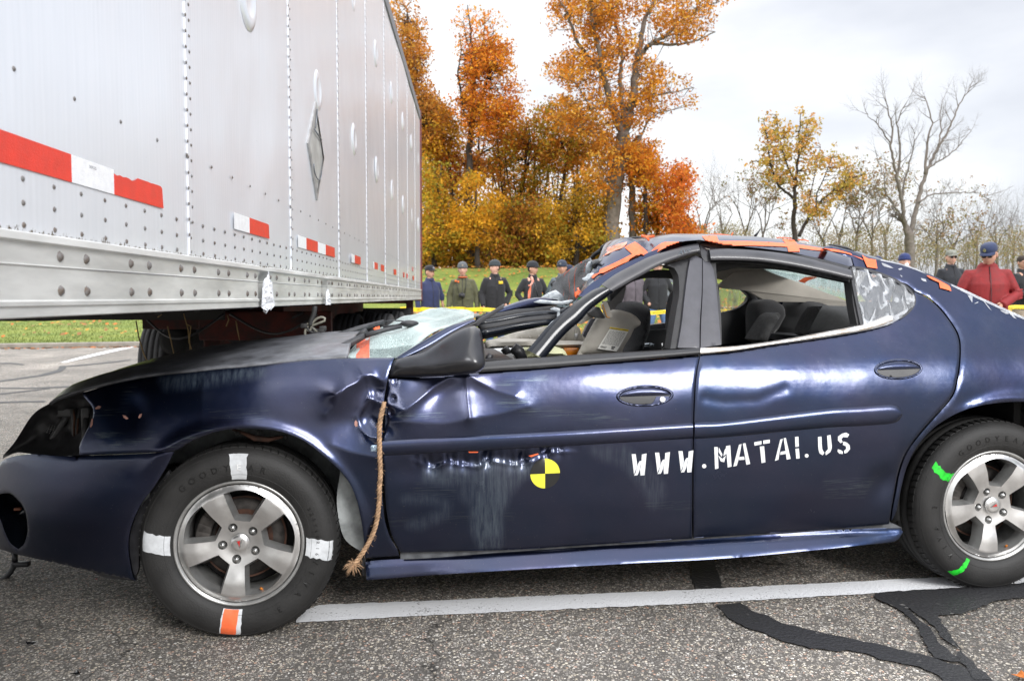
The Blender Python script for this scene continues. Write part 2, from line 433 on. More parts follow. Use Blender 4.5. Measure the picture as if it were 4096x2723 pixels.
M['rust'] = mat('rusty_metal', (.07, .032, .02), .85, .2, noise=.6, nscale=25, bump=.4, bscale=80)
M['iron'] = mat('brake_iron', (.06, .054, .05), .6, .6, noise=.5, nscale=30)
M['alloy'] = mat('machined_alloy', (.74, .735, .725), .30, .93, noise=.16, nscale=9, bump=.05, bscale=90)
M['alloy2'] = mat('painted_alloy', (.42, .42, .41), .36, .7, noise=.25, nscale=14)
M['chrome'] = mat('weathered_chrome', (.78, .78, .78), .34, .8, noise=.5, nscale=16, col2=(.50, .42, .34), bump=.05, bscale=50)
M['lug'] = mat('lug_steel', (.5, .5, .49), .25, .9, noise=.3, nscale=60)
M['orange'] = mat('orange_tape', (.88, .16, .055), .4, noise=.14, nscale=30, bump=.35, bscale=45, spec=.4)
M['paleorange'] = mat('scraped_orange_tape', (.78, .42, .34), .5, noise=.3, nscale=30, col2=(.8, .18, .08))
M['whitepaint'] = mat('white_spray_paint', (.78, .8, .82), .5, noise=.14, nscale=70)
M['silverpaint'] = mat('white_marking', (.62, .64, .66), .35, noise=.2, nscale=25)
M['green'] = mat('green_spray_paint', (.015, .62, .03), .5, noise=.35, nscale=60)
M['yellow'] = mat('yellow_sticker', (.82, .78, .06), .35, noise=.05, nscale=30)
M['blacksticker'] = mat('black_sticker', (.018, .018, .017), .3)
M['beige'] = mat('beige_trim', (.40, .375, .33), .62, noise=.14, nscale=10, bump=.1, bscale=180)
M['headliner'] = mat('beige_headliner', (.42, .39, .34), .9, noise=.12, nscale=9, bump=.2, bscale=300)
M['fabric'] = mat('black_seat_fabric', (.012, .012, .013), .9, noise=.3, nscale=50, bump=.4, bscale=400, sheen=.2)
M['fabricgrey'] = mat('grey_seat_fabric', (.06, .06, .06), .9, noise=.3, nscale=50, bump=.3, bscale=300)
M['inner'] = mat('dark_door_trim', (.018, .019, .021), .6, noise=.3, nscale=12)
M['airbag'] = mat('airbag_cloth', (.68, .68, .42), .85, noise=.1, nscale=8, bump=.5, bscale=14)
M['white'] = mat('white_cloth', (.75, .77, .78), .8, noise=.08, nscale=8, bump=.3, bscale=14)
M['labelwhite'] = mat('label_paper', (.72, .71, .66), .5)
M['ink'] = mat('black_ink', (.02, .02, .02), .6)
M['labelyellow'] = mat('label_yellow', (.85, .62, .03), .5)
M['amber'] = mat('amber_plastic', (.45, .14, .01), .2, noise=.4, nscale=12)
M['twig'] = mat('dry_straw', (.32, .22, .1), .9)
M['red_em'] = mat('red_emblem', (.5, .02, .02), .3)
def rope_mat():
    return mat('sisal_rope', (.46, .29, .17), .9, noise=.5, nscale=60, bump=.8, bscale=220)
M['rope'] = rope_mat()
# crazed laminated glass
def crazed(name, c1, c2, alpha, scale=55, rough=.28):
    m_ = mat(name, c1, rough, 0, .6); t, nd, lk, b = nodes(m_); tc = nd.new('ShaderNodeTexCoord')
    v = nd.new('ShaderNodeTexVoronoi'); v.feature = 'DISTANCE_TO_EDGE'; v.inputs['Scale'].default_value = scale; lk.new(tc.outputs['Object'], v.inputs[0])
    r = nd.new('ShaderNodeMapRange'); lk.new(v.outputs['Distance'], r.inputs[0]); r.inputs[1].default_value = .0; r.inputs[2].default_value = .16; r.inputs[3].default_value = 1; r.inputs[4].default_value = 0
    n = nd.new('ShaderNodeTexNoise'); n.inputs['Scale'].default_value = 5; n.inputs['Detail'].default_value = 6; lk.new(tc.outputs['Object'], n.inputs[0])
    r2 = nd.new('ShaderNodeMapRange'); lk.new(n.outputs[0], r2.inputs[0]); r2.inputs[1].default_value = .36; r2.inputs[2].default_value = .62
    mx = nd.new('ShaderNodeMath'); mx.operation = 'MAXIMUM'; lk.new(r.outputs[0], mx.inputs[0]); lk.new(r2.outputs[0], mx.inputs[1])
    mc = nd.new('ShaderNodeMix'); mc.data_type = 'RGBA'; lk.new(mx.outputs[0], mc.inputs[0]); mc.inputs[6].default_value = (*c2, 1); mc.inputs[7].default_value = (*c1, 1)
    lk.new(mc.outputs[2], b.inputs['Base Color'])
    ra = nd.new('ShaderNodeMapRange'); lk.new(mx.outputs[0], ra.inputs[0]); ra.inputs[3].default_value = alpha; ra.inputs[4].default_value = min(1, alpha+.5)
    lk.new(ra.outputs[0], b.inputs['Alpha'])
    bp = nd.new('ShaderNodeBump'); bp.inputs['Strength'].default_value = .7; bp.inputs['Distance'].default_value = .003; lk.new(r.outputs[0], bp.inputs['Height']); lk.new(bp.outputs[0], b.inputs['Normal'])
    return m_
M['glass'] = crazed('shattered_glass', (.74, .86, .84), (.38, .50, .48), .55, 150)
M['glasslow'] = crazed('cracked_dark_glass', (.42, .52, .50), (.06, .09, .09), .45, 120)
M['rearglass'] = crazed('crazed_rear_glass', (.60, .72, .70), (.42, .55, .52), .75, 120, .5)
M['torn'] = crazed('torn_windshield_edge', (.20, .21, .22), (.035, .036, .038), 1.0, 110, .35)
M['shards'] = mat('powdered_glass', (.55, .6, .63), .3, .0, .7, noise=.55, nscale=30, col2=(.2, .23, .26), bump=1, bscale=60)
# clear plastic film
def film():
    m_ = mat('clear_plastic_film', (.75, .78, .82), .16, 0, .7); t, nd, lk, b = nodes(m_); tc = nd.new('ShaderNodeTexCoord')
    mp = nd.new('ShaderNodeMapping'); mp.inputs['Scale'].default_value = (19, 19, 3.2); mp.inputs['Rotation'].default_value = (0, radians(-16), 0); lk.new(tc.outputs['Object'], mp.inputs[0])
    n = nd.new('ShaderNodeTexNoise'); n.inputs['Scale'].default_value = 1.3; n.inputs['Detail'].default_value = 5; n.inputs['Distortion'].default_value = 1.2; lk.new(mp.outputs[0], n.inputs[0])
    r = nd.new('ShaderNodeMapRange'); lk.new(n.outputs[0], r.inputs[0]); r.inputs[1].default_value = .5; r.inputs[2].default_value = .72; r.inputs[3].default_value = .2; r.inputs[4].default_value = .8
    lk.new(r.outputs[0], b.inputs['Alpha']); bp = nd.new('ShaderNodeBump'); bp.inputs['Strength'].default_value = .9; bp.inputs['Distance'].default_value = .02
    lk.new(n.outputs[0], bp.inputs['Height']); lk.new(bp.outputs[0], b.inputs['Normal']); return m_
M['film'] = film()
M['cleartape'] = mat('clear_tape', (.8, .82, .86), .15, 0, .8, alpha=.42, noise=.2, nscale=30, bump=.8, bscale=50)
M['tyre'] = mat('tyre_rubber', (.020, .0195, .019), .62, noise=.35, nscale=9, bump=.25, bscale=180, spec=.45)
M['tyretext'] = mat('tyre_letter_rubber', (.006, .006, .006), .35)

def translucent_glass():
    m_ = bpy.data.materials.new('crazed_rear_glass_lit'); m_.use_nodes = True; t = m_.node_tree; t.nodes.clear(); nd = t.nodes; lk = t.links
    o = nd.new('ShaderNodeOutputMaterial'); d = nd.new('ShaderNodeBsdfDiffuse'); tr_ = nd.new('ShaderNodeBsdfTranslucent'); tp_ = nd.new('ShaderNodeBsdfTransparent'); mx = nd.new('ShaderNodeMixShader'); mx.inputs[0].default_value = .8; m2 = nd.new('ShaderNodeMixShader')
    tc = nd.new('ShaderNodeTexCoord'); v = nd.new('ShaderNodeTexVoronoi'); v.feature = 'DISTANCE_TO_EDGE'; v.inputs['Scale'].default_value = 95; lk.new(tc.outputs['Object'], v.inputs[0])
    r = nd.new('ShaderNodeMapRange'); lk.new(v.outputs['Distance'], r.inputs[0]); r.inputs[2].default_value = .14; r.inputs[3].default_value = .25; r.inputs[4].default_value = .6; lk.new(r.outputs[0], m2.inputs[0])
    for q in (d, tr_): q.inputs[0].default_value = (.74, .88, .84, 1)
    lk.new(d.outputs[0], mx.inputs[1]); lk.new(tr_.outputs[0], mx.inputs[2]); lk.new(mx.outputs[0], m2.inputs[1]); lk.new(tp_.outputs[0], m2.inputs[2]); lk.new(m2.outputs[0], o.inputs[0]); return m_
M['rearglass'] = translucent_glass()
# ================================================================== THE WRECKED CAR
car = empty('wrecked_car', CO, (0, 0, HD))
setp(car, 'dark blue wrecked sedan with crushed windshield and orange tape, nose under the trailer', 'car')
ZP = [.00, .18, .24, .30, .42, .52, .62, .70, .78, .84, .89, .93, .96, 1.0, 1.1, 1.2, 1.3, 1.36, 1.42]
YP = [.06, .02, .0, -.018, -.038, -.047, -.052, -.050, -.041, -.026, -.006, .018, .037, .06, .115, .175, .235, .275, .36]
def Wbase(x, z):
    x = np.asarray(x, float); z = np.asarray(z, float)
    # smoothed profile
    y = sum(np.interp(z+d, ZP, YP)*w_ for d, w_ in ((-.03, .12), (-.015, .22), (0, .32), (.015, .22), (.03, .12)))
    fr = np.clip((-.32-x)/.62, 0, 1.6); y = y + .30*fr**2.1 + .10*np.clip(fr-.8, 0, 1)**1.5
    # hood side slopes in towards the nose
    y = y + .10*np.clip((-.1-x)/.8, 0, 1)*smooth(z, .42, .92)
    # rear quarter: haunch
    y = y + .05*smooth(x, 2.9, 4.0)*smooth(z, .2, .6)
    return y
def XZ(fr, *pts): return [surf_pt(p, Wbase) for p in px(fr, *pts)]
def crease(x, z, pts, amp, wd, sharp=True):
    d = polydist(x, z, pts)
    return amp*(np.exp(-d/wd) if sharp else np.exp(-(d/wd)**2))
def bump2(x, z, c, amp, rx, rz, rot=0):
    dx = x-c[0]; dz = z-c[1]; a = dx*cos(rot)+dz*sin(rot); b_ = -dx*sin(rot)+dz*cos(rot)
    return amp*np.exp(-(a/rx)**2-(b_/rz)**2)
D_ = {}
D_['f1'] = XZ('E', (60,265), (130,215), (190,190), (225,145), (270,145), (330,180))
D_['f2'] = XZ('E', (248,165), (258,240), (262,290))
D_['f3'] = XZ('E', (325,315), (262,290), (215,350), (190,400), (205,460), (260,510), (330,525))
D_['f4'] = XZ('E', (0,380), (60,330), (100,250))
D_['f5'] = XZ('E', (40,560), (150,600), (330,640))
D_['d1'] = XZ('E', (745,152), (640,220), (540,300), (470,350))
D_['d2'] = XZ('E', (835,145), (835,260), (850,400))
D_['d3'] = XZ('E', (850,145), (900,180), (1000,235), (1120,270))
D_['d4'] = XZ('E', (380,420), (700,430), (1000,380), (1200,330))
cF = XZ('E', (285,230))[0]; cF2 = XZ('E', (255,400))[0]; cF3 = XZ('E', (90,420))[0]; cD = XZ('E', (690,260))[0]; cD2 = XZ('E', (950,240))[0]; cD3 = XZ('E', (560,200))[0]
cH = XZ('A', (690,440))[0]; cN = XZ('E', (520,700))[0]
cr_low = XZ('E', (345,625), (520,650), (640,700), (720,665), (800,680), (900,690), (980,655), (1120,680), (1230,660), (1330,605))
cQ = XZ('D', (240,1010))[0]; cQ2 = XZ('D', (320,960))[0]
dR = XZ('C', (980,1170), (1100,1190), (1300,1180), (1480,1110))
archF = (0.012, .33, .405)         # centre x, z, radius of the front wheel opening
def W(x, z):
    x = np.asarray(x, float); z = np.asarray(z, float); y = Wbase(x, z)
    # --- fender damage
    fm = smooth(x, .2, .34)*(1-smooth(x, .615, .66))
    y = y + bump2(x, z, cF, .030, .06, .06) + bump2(x, z, cF2, .026, .065, .07) + bump2(x, z, cF3, .022, .13, .09)
    y = y - crease(x, z, D_['f1'], .015, .028) - crease(x, z, D_['f2'], .009, .018) - crease(x, z, D_['f3'], .011, .022)
    y = y - crease(x, z, D_['f4'], .008, .03) - crease(x, z, D_['f5'], .006, .03)
    # --- door damage: skin pushed in between folds that fan out from the mirror
    y = y + bump2(x, z, cD, .017, .10, .06, .4) + bump2(x, z, cD2, .012, .09, .05) + bump2(x, z, cD3, .008, .10, .05)
    y = y - crease(x, z, D_['d1'], .015, .030) - crease(x, z, D_['d2'], .009, .018) - crease(x, z, D_['d3'], .010, .030) - crease(x, z, D_['d4'], .005, .03)
    # nicks near the door edge
    for c in XZN: y = y + bump2(x, z, c, .006, .010, .010)
    # crumple under the moulding
    low = np.interp(x, [p[0] for p in cr_low], [p[1] for p in cr_low])
    inr = smooth(x, .55, .68)*(1-smooth(x, 1.08, 1.18))
    t = (z-low)/.05
    wav = .006*np.sin(x*61)+.005*np.sin(x*97+1.3)+.004*np.sin(x*151)
    y = y + inr*(np.exp(-((t-.35)/.6)**2)*(.014+wav))-inr*.006*np.exp(-np.abs(z-low)/.008)
    # dent beside the head lamp
    y = y + bump2(x, z, cH, .014, .05, .06) + bump2(x, z, cN, .006, .10, .05)
    # rear door foot dent + faint wave
    y = y + bump2(x, z, cQ, .016, .07, .06, .8) + bump2(x, z, cQ2, .010, .03, .08)
    y = y + crease(x, z, dR, .0022, .02, False)
    # gentle panel waves
    y = y + .0012*np.sin(x*9.3+z*7)+.0009*np.sin(x*17.+2-z*13)
    # arch lips
    for ax, az, ar in (archF, (2.83, .33, .415)):
        r = np.hypot(x-ax, z-az); y = y - .011*np.exp(-((r-ar)/.022)**2)*(z > .2)*smooth(x, ax-.34, ax-.16)
    return y
XZN = XZ('E', (415,190), (402,288), (388,368))
# ---- scuff masks (real marks with a shape of their own)
def blob(x, z, pts, soft):
    ins = inpoly(x, z, pts); d = polydist(x, z, pts, True)
    return np.where(ins, 1, np.clip(1-d/soft, 0, 1))
SC = [(XZ('E', (905,680), (1010,670), (1180,680), (1240,690), (1140,760), (1070,850), (1020,980), (1025,1150), (930,1160), (885,1050), (880,960), (930,800), (915,720)), 1.0),
      (XZ('E', (600,730), (720,715), (880,740), (905,770), (720,780), (600,760)), .75),
      (XZ('E', (820,790), (880,790), (860,900), (820,860)), .55),
      (XZ('E', (1590,595), (1760,590), (1860,640), (1980,800), (1985,860), (1940,915), (1900,820), (1760,660), (1650,630)), .55),
      (XZ('E', (500,1030), (700,960), (712,910), (640,882), (470,880), (640,872), (720,915), (705,975), (560,1040)), .6),
      (XZ('A', (855,285), (1100,262), (1350,236), (1360,246), (1230,270), (1100,290), (960,310), (880,318)), 1.0),
      ]
SC2 = [(XZ('E', (1020,310), (1190,300), (1120,320)), 1), (XZ('E', (430,385), (700,372), (700,380), (440,410)), 1),
      (XZ('E', (1000,200), (1300,165), (1300,172), (1000,208)), .9), (XZ('E', (1150,360), (1330,350), (1560,385), (1780,410), (1500,400), (1250,375)), .8),
      (XZ('A', (480,445), (620,450), (620,465), (480,465)), 1.1), (XZ('A', (500,560), (800,565), (760,600), (560,600)), 1.0), (XZ('A', (600,590), (700,590), (700,640), (600,640)), .8),
      (XZ('A', (640,380), (660,340), (700,330), (660,400), (650,470), (635,440)), 1.0), (XZ('E', (600,745), (905,765), (900,775), (600,760)), 1.0),
      (XZ('A', (1090,450), (1400,455), (1420,475), (1120,470)), 1.1), (XZ('A', (880,630), (1000,570), (1120,535), (1000,590)), 1.2), (XZ('E', (540,780), (760,790), (760,860), (540,850)), .5),
      (XZ('D', (0,1005), (190,1000), (150,1060), (0,1065)), .9), (XZ('D', (0,775), (155,770), (155,776), (0,782)), 1.2), (XZ('E', (1900,900), (2166,896), (2166,925), (1900,925)), .6), (XZ('E', (380,1000), (1100,950), (1100,985), (380,1030)), .4)]
XFIX = [[(min(p[0] for p in s[0])-.03, max(p[0] for p in s[0])+.03, min(p[1] for p in s[0])-.03, max(p[1] for p in s[0])+.03)] for s in SC]
def scratch(x, z):
    r = np.zeros(len(x))
    for pts, a in SC2: r = np.maximum(r, blob(x, z, pts, .015)*a)
    return r
def scuff(x, z):
    r = np.zeros(len(x))
    for (pts, a), bb in zip(SC, XFIX):
        bb = bb[0]; k = (x > bb[0]) & (x < bb[1]) & (z > bb[2]) & (z < bb[3])
        if k.any():
            v = np.zeros(len(x)); v[k] = blob(x[k], z[k], pts, .03)*a*.75; r = np.maximum(r, v)
    return r
ATT = {'scuff': scuff, 'scratch': scratch}
RS = .0065
# ---------------- panels (outlines traced, corners kept)
fender_pl = (px('A', (430,352), (600,306), (740,279), (860,262), (1000,248), (1150,231), (1300,219)) + px('I', (0,694), (450,668), (890,663), (865,722), (842,790), (826,870), (812,940)) +
    px('E', (352,262), (346,300), (342,420), (334,540), (331,640), (335,800), (342,900), (352,1000), (382,1100), (428,1180), (438,1214), (240,1226), (230,1120), (213,1000), (188,890), (150,795), (90,712), (0,632)) +
    px('A', (1600,612), (1500,566), (1400,546), (1250,541), (1150,552), (1070,578), (990,612), (912,656), (700,668), (415,680), (410,640), (430,590), (455,540), (480,490), (486,440), (464,405), (436,372)))
fender = sheet('fender', fender_pl, W, M['paint'], car, RS, attr=ATT, thick=.010)
door_pl = px('E', (376,172), (740,150), (870,140), (1100,120), (1500,88), (2209,34), (2188,150), (2176,300), (2171,500), (2167,800), (2166,1110), (1500,1152), (1100,1176), (447,1194), (400,1105), (372,1000), (358,900), (348,790), (341,700), (337,620), (341,540), (350,420), (356,310))
fdoor = sheet('front_door', door_pl, W, M['paint'], car, RS, attr=ATT, thick=.02)
rdoor_pl = (px('C', (949,893), (1150,876), (1400,836), (1700,792), (1975,746), (2130,704), (2215,655), (2278,596), (2296,545)) +
    px('D', (352,262), (400,283), (450,328), (500,393), (525,448), (528,520), (518,600), (498,668), (438,738), (368,818), (318,888), (288,968), (273,1040), (260,1120), (252,1172), (0,1193)) +
    px('E', (2176,1108), (2175,800), (2178,500), (2184,300), (2194,150)))
rdoor = sheet('rear_door', rdoor_pl, W, M['paint'], car, RS, attr=ATT, thick=.02)
bump_pl = (px('J', (-30,640), (10,600), (60,575), (150,556), (250,552), (350,560), (540,572)) + px('A', (415,684), (700,674), (908,662), (868,740), (800,850), (745,920), (703,1000), (677,1080), (670,1180), (690,1300), (705,1334), (500,1292), (300,1245), (160,1215), (60,1190), (-60,1150), (-90,1000), (-95,850)))
fog = px('A', (-40,900), (0,880), (50,880), (95,920), (125,970), (138,1030), (138,1095), (120,1150), (95,1170), (55,1140), (25,1080), (0,1010), (-35,960))
bumper = sheet('front_bumper', bump_pl, W, M['paint'], car, .010, attr=ATT, thick=.012, holes=[fog])
# fog lamp pocket
o_ = [surf_pt(p, W) for p in curve_smooth(fog, True, 14)]
v = []; n = len(o_); cxx = sum(a for a, b in o_)/n; czz = sum(b for a, b in o_)/n
for k, (s_, dy) in enumerate(((1, 0), (.97, .02), (.86, .07), (.8, .10), (0.02, .11))):
    for a, b_ in o_: v.append((cxx+(a-cxx)*s_, float(Wbase(a, b_))+dy+.002, czz+(b_-czz)*s_))
f = [(k*n+i, k*n+(i+1) % n, (k+1)*n+(i+1) % n, (k+1)*n+i) for k in range(4) for i in range(n)]
fogp = mesh_obj('fog_lamp_pocket', v, f, M['gloss'], bumper)
mb = MB(); c_ = Vector((cxx, float(Wbase(cxx, czz))+.06, czz+.02)); mb.box(c_, (.022, .015, .010), bev=.002)
mb.build("fog_lamp_plug", mat('plug_orange', (.16, .05, .02), .5), bumper)

quarter_pl = (px('D', (356,258), (404,279), (455,325), (505,390), (531,446), (534,520), (524,602), (503,672), (443,744), (373,824), (324,892), (295,970), (282,1040), (268,1110), (262,1160), (282,1120), (300,1030), (325,940), (368,860), (440,785), (540,728), (640,702), (760,692), (850,702), (980,780), (1060,900), (1110,1060), (1130,1160), (1700,1130), (1760,900), (1700,500), (1500,440), (1200,400)) +
    px('Q', (2600,1560), (2336,1442), (2100,1335), (1900,1245), (1650,1130), (1400,1010), (1200,920), (1000,830), (800,745), (600,665), (400,600), (200,555), (0,522)) +
    px('O', (1280,1218), (1200,1188), (1050,1152), (1000,1172), (1200,1235)) + px('D', (120,172), (200,196), (270,214), (325,232)))
quarter = sheet('quarter_panel', quarter_pl, W, M['paint'], car, .011, attr=ATT, thick=.010)
rocker_pl = px('E', (238,1250), (300,1240), (700,1218), (1000,1196), (1300,1176), (1600,1156), (2000,1132)) + px('D', (0,1198), (150,1190), (300,1187), (306,1202), (290,1230), (262,1242), (150,1254), (0,1270)) + px('E', (2359,1228), (1800,1258), (1300,1286), (700,1322), (245,1356))
def Wr(x, z):
    b_ = Wbase(x, z); zt = np.interp(x, RT[0], RT[1]); t = np.clip((zt-z)/.085, 0, 1)
    fl = smooth(x, .55, .85)*(1-smooth(x, 2.2, 2.42))
    return b_*0 + .012-(.020+.036*fl)*np.clip(t/.80, 0, 1)+.006*np.exp(-((t-.08)/.06)**2)+.05*np.clip((t-.84)/.16, 0, 1)**1.2
RT = ([p[0] for p in XZ('E', (238,1250), (1300,1176), (2359,1115))], [p[1] for p in XZ('E', (238,1250), (1300,1176), (2359,1115))])
rocker = sheet('rocker_panel', rocker_pl, Wr, M['paint'], car, .009, thick=.03)
sill_pl = px('E', (445,1188), (1000,1172), (1500,1146), (2166,1104), (2359,1096)) + px('D', (0,1185), (255,1168), (300,1184), (300,1192), (150,1196), (0,1204)) + px('E', (2000,1138), (1300,1182), (700,1224), (445,1236))
sheet('door_sill', sill_pl, lambda x, z: np.full(np.shape(x), .016), mat('dirty_sill', (.10, .105, .115), .5, noise=.5, nscale=20), car, .02, thick=.05, lip=0)
# mouldings
MOULD = [('side_moulding', px('E', (337,534), (700,513), (1100,493), (1500,472), (2000,440), (2170,430)), px('E', (337,622), (700,604), (1100,582), (1500,560), (1900,536), (2170,520)), 'f'),
    ('side_moulding', px('E', (2182,428), (2359,420)) + px('D', (0,720), (150,711), (262,704), (290,714), (303,738)), px('E', (2182,522), (2359,512)) + px('D', (0,794), (150,786), (262,777), (292,764), (304,740)), 'r')]
# fender badge
sheet('fender_badge', px('E', (270,562), (308,560), (308,596), (270,598)), W, mat('silver_badge', (.35, .45, .55), .25, .6, noise=.6, nscale=160), fender, .01, off=-.003, thick=.004, sm=False)
# bits of exposed pink primer at the head-lamp corner and in the dents
prim = mat('pink_primer', (.42, .22, .18), .7, noise=.3, nscale=60)
for pl in (((497,432),(515,420),(530,425),(520,436),(500,440)), ((640,468),(655,472),(672,488),(660,492),(645,482)), ((722,482),(730,465),(742,462),(738,478),(728,488)), ((470,530),(478,490),(486,486),(484,520),(474,536))):
    sheet('primer_chip', px('A', *pl), W, prim, fender, .006, off=-.0012, thick=0, lip=0)
sheet('primer_chip', px('E', (175,420), (182,412), (192,425), (192,448), (180,452), (174,440)), W, prim, fender, .006, off=-.0012, thick=0, lip=0)
for pl in (((845,598),(905,598),(900,604),(850,605)), ((1200,622),(1255,608),(1262,613),(1215,630))):
    sheet('tape_scrap', px('E', *pl), W, M['orange'], fdoor, .01, off=-.0035, thick=0, lip=0)

# ---------------- door handles
def handle(fr, c, rx, ry, door, lock, tilt):
    cx_, cy_ = c; pl = [(cx_+rx*cos(a)*1.0, cy_+ry*sin(a)+tilt*rx*cos(a)) for a in np.linspace(0, 2*pi, 28, endpoint=False)]
    pli = [(cx_+rx*.88*cos(a), cy_+ry*.76*sin(a)+tilt*rx*cos(a)) for a in np.linspace(0, 2*pi, 28, endpoint=False)]
    h = sheet('door_handle', px(fr, *pl), W, M['paint'], door, .0035, off=-.001, thick=.02, inflate=.005, infl_w=.008, lip=0, holes=[px(fr, *pli)])
    pl2 = [(cx_+rx*.90*cos(a), cy_+ry*.80*sin(a)+tilt*rx*cos(a)) for a in np.linspace(0, 2*pi, 28, endpoint=False)]
    sheet('handle_recess', px(fr, *pl2), W, M['black'], h, .008, off=-.0012, thick=0, lip=0, jig=lambda x, z: 0*x)
    top = [(cx_+rx*.88*cos(a), cy_+ry*.76*sin(a)+tilt*rx*cos(a)) for a in np.linspace(-pi, 0, 15)]
    sheet('handle_flap', px(fr, *top), W, M['paint'], h, .006, off=-.0035, thick=.006, inflate=.006, infl_w=.03, lip=0, sm=False)
    if lock:
        lo = [(cx_+rx*(.30+.0*a), cy_+ry*.1) for a in (0,)]
        low = [(cx_+rx*.40, cy_+ry*.06), (cx_+rx*.86, cy_+ry*.04), (cx_+rx*.78, cy_+ry*.50), (cx_+rx*.55, cy_+ry*.72), (cx_+rx*.2, cy_+ry*.82), (cx_+rx*.32, cy_+ry*.5)]
        sheet('lock_plate', px(fr, *low), W, M['paint'], h, .006, off=-.004, thick=.005, lip=0)
        ci = [(cx_+rx*.62+rx*.095*cos(a), cy_+ry*.34+rx*.095*sin(a)) for a in np.linspace(0, 2*pi, 14, endpoint=False)]
        sheet('lock_cylinder', px(fr, *ci), W, M['lug'], h, .004, off=-.008, thick=.005, lip=0)
handle('C', (597,1152), 181, 68, fdoor, True, -.03)
handle('C', (2191,985), 153, 66, rdoor, False, -.03)

# ---------------- writing on the doors (stencilled)
L1 = {}
def stroke(fr, pts, wd, parent, out):
    out.append((fr, pts, wd))
white_st = M['whitepaint']
def letter(name, polys, door, fr='E'):
    vs = []; fs = []
    for pl in polys:
        o2 = [surf_pt(p, W) for p in curve_smooth(px(fr, *pl), True, 8, corner=30)]
        V_, F_ = fill(o2, .012); n0 = len(vs); y = W(V_[:, 0], V_[:, 1])-.0012
        vs += [(a, b_, c) for a, b_, c in zip(V_[:, 0], y, V_[:, 1])]; fs += [tuple(int(i)+n0 for i in f_) for f_ in F_]
    o = mesh_obj(name, vs, fs, white_st, door); return o
def Wl(x, y, s=1.0):   # one stencilled W, upper-left corner x,y in detail E (height about 128)
    q = lambda *p: [(x+a*s, y+b_*s) for a, b_ in p]
    return [q((0,0),(24,0),(31,68),(14,120)), q((22,112),(36,60),(46,42),(58,40),(46,96),(34,124),(14,126)), q((60,2),(88,-4),(82,60),(76,124),(52,126),(50,90),(56,60))]
letter('letter', Wl(1808,612), fdoor); letter('letter', Wl(1946,603), fdoor); letter('letter', Wl(2084,594), fdoor)
# MATAI.US in detail V
def Vl(*ps): return [list(p) for p in ps]
dot = lambda x, y, r: [(x+r*cos(a), y+r*sin(a)) for a in np.linspace(0, 2*pi, 10, endpoint=False)]
letter('letter', [dot(1622,1073,5)], rdoor, 'V')
letter('letter', Vl([(1645,1029),(1653,1029),(1655,1078),(1647,1080)], [(1656,1030),(1664,1046),(1662,1052),(1655,1040)], [(1654,1048),(1664,1056),(1672,1048),(1668,1064),(1660,1062)], [(1672,1027),(1682,1025),(1685,1074),(1676,1076)], [(1669,1036),(1673,1030),(1674,1044),(1666,1050)]), rdoor, 'V')
letter('letter', Vl([(1702,1024),(1708,1022),(1703,1050),(1697,1072),(1689,1074)], [(1711,1021),(1717,1020),(1728,1068),(1719,1070)], [(1703,1052),(1714,1051),(1715,1058),(1702,1059)]), rdoor, 'V')
letter('letter', Vl([(1737,1018),(1754,1015),(1754,1023),(1738,1026)], [(1758,1014),(1773,1012),(1773,1020),(1758,1022)], [(1750,1028),(1760,1027),(1763,1064),(1754,1066)]), rdoor, 'V')
letter('letter', Vl([(1797,1012),(1803,1010),(1797,1034),(1793,1058),(1785,1061)], [(1805,1009),(1810,1008),(1821,1056),(1812,1058)], [(1798,1040),(1809,1038),(1810,1045),(1797,1047)]), rdoor, 'V')
letter('letter', Vl([(1831,1006),(1839,1005),(1840,1028),(1832,1029)], [(1832,1033),(1840,1032),(1842,1055),(1834,1056)]), rdoor, 'V')
letter('letter', [dot(1858,1049,4.5)], rdoor, 'V')
letter('letter', Vl([(1884,1006),(1892,1005),(1894,1034),(1899,1042),(1895,1048),(1888,1044),(1885,1034)], [(1905,1003),(1913,1001),(1916,1030),(1912,1041),(1902,1048),(1901,1041),(1907,1034)]), rdoor, 'V')
letter('letter', Vl([(1956,1000),(1949,996),(1940,998),(1930,1005),(1930,1014),(1936,1020),(1941,1018),(1938,1011),(1942,1006),(1952,1007)], [(1943,1016),(1951,1019),(1957,1025),(1958,1034),(1951,1042),(1945,1044),(1944,1038),(1949,1033),(1948,1027),(1941,1024)], [(1930,1034),(1936,1036),(1941,1039),(1941,1045),(1933,1044),(1929,1039)]), rdoor, 'V')
# round yellow / black target sticker
ctr = surf_pt(px('E', (1298,727))[0], W); RT2 = .0545
q1 = surf_pt(px('E', (1385,727))[0], W); RT2 = abs(q1[0]-ctr[0])
def quad(a0):
    return [(ctr[0], ctr[1])]+[(ctr[0]+RT2*cos(a), ctr[1]+RT2*sin(a)) for a in np.linspace(a0, a0+pi/2, 12)]
for k in range(4):
    q_ = sheet2('target_sticker_quarter', quad(k*pi/2), W, M['yellow'] if k in (0, 2) else M['blacksticker'], fdoor, .012, off=-.0016-.0004*(k % 2), thick=0, lip=0)

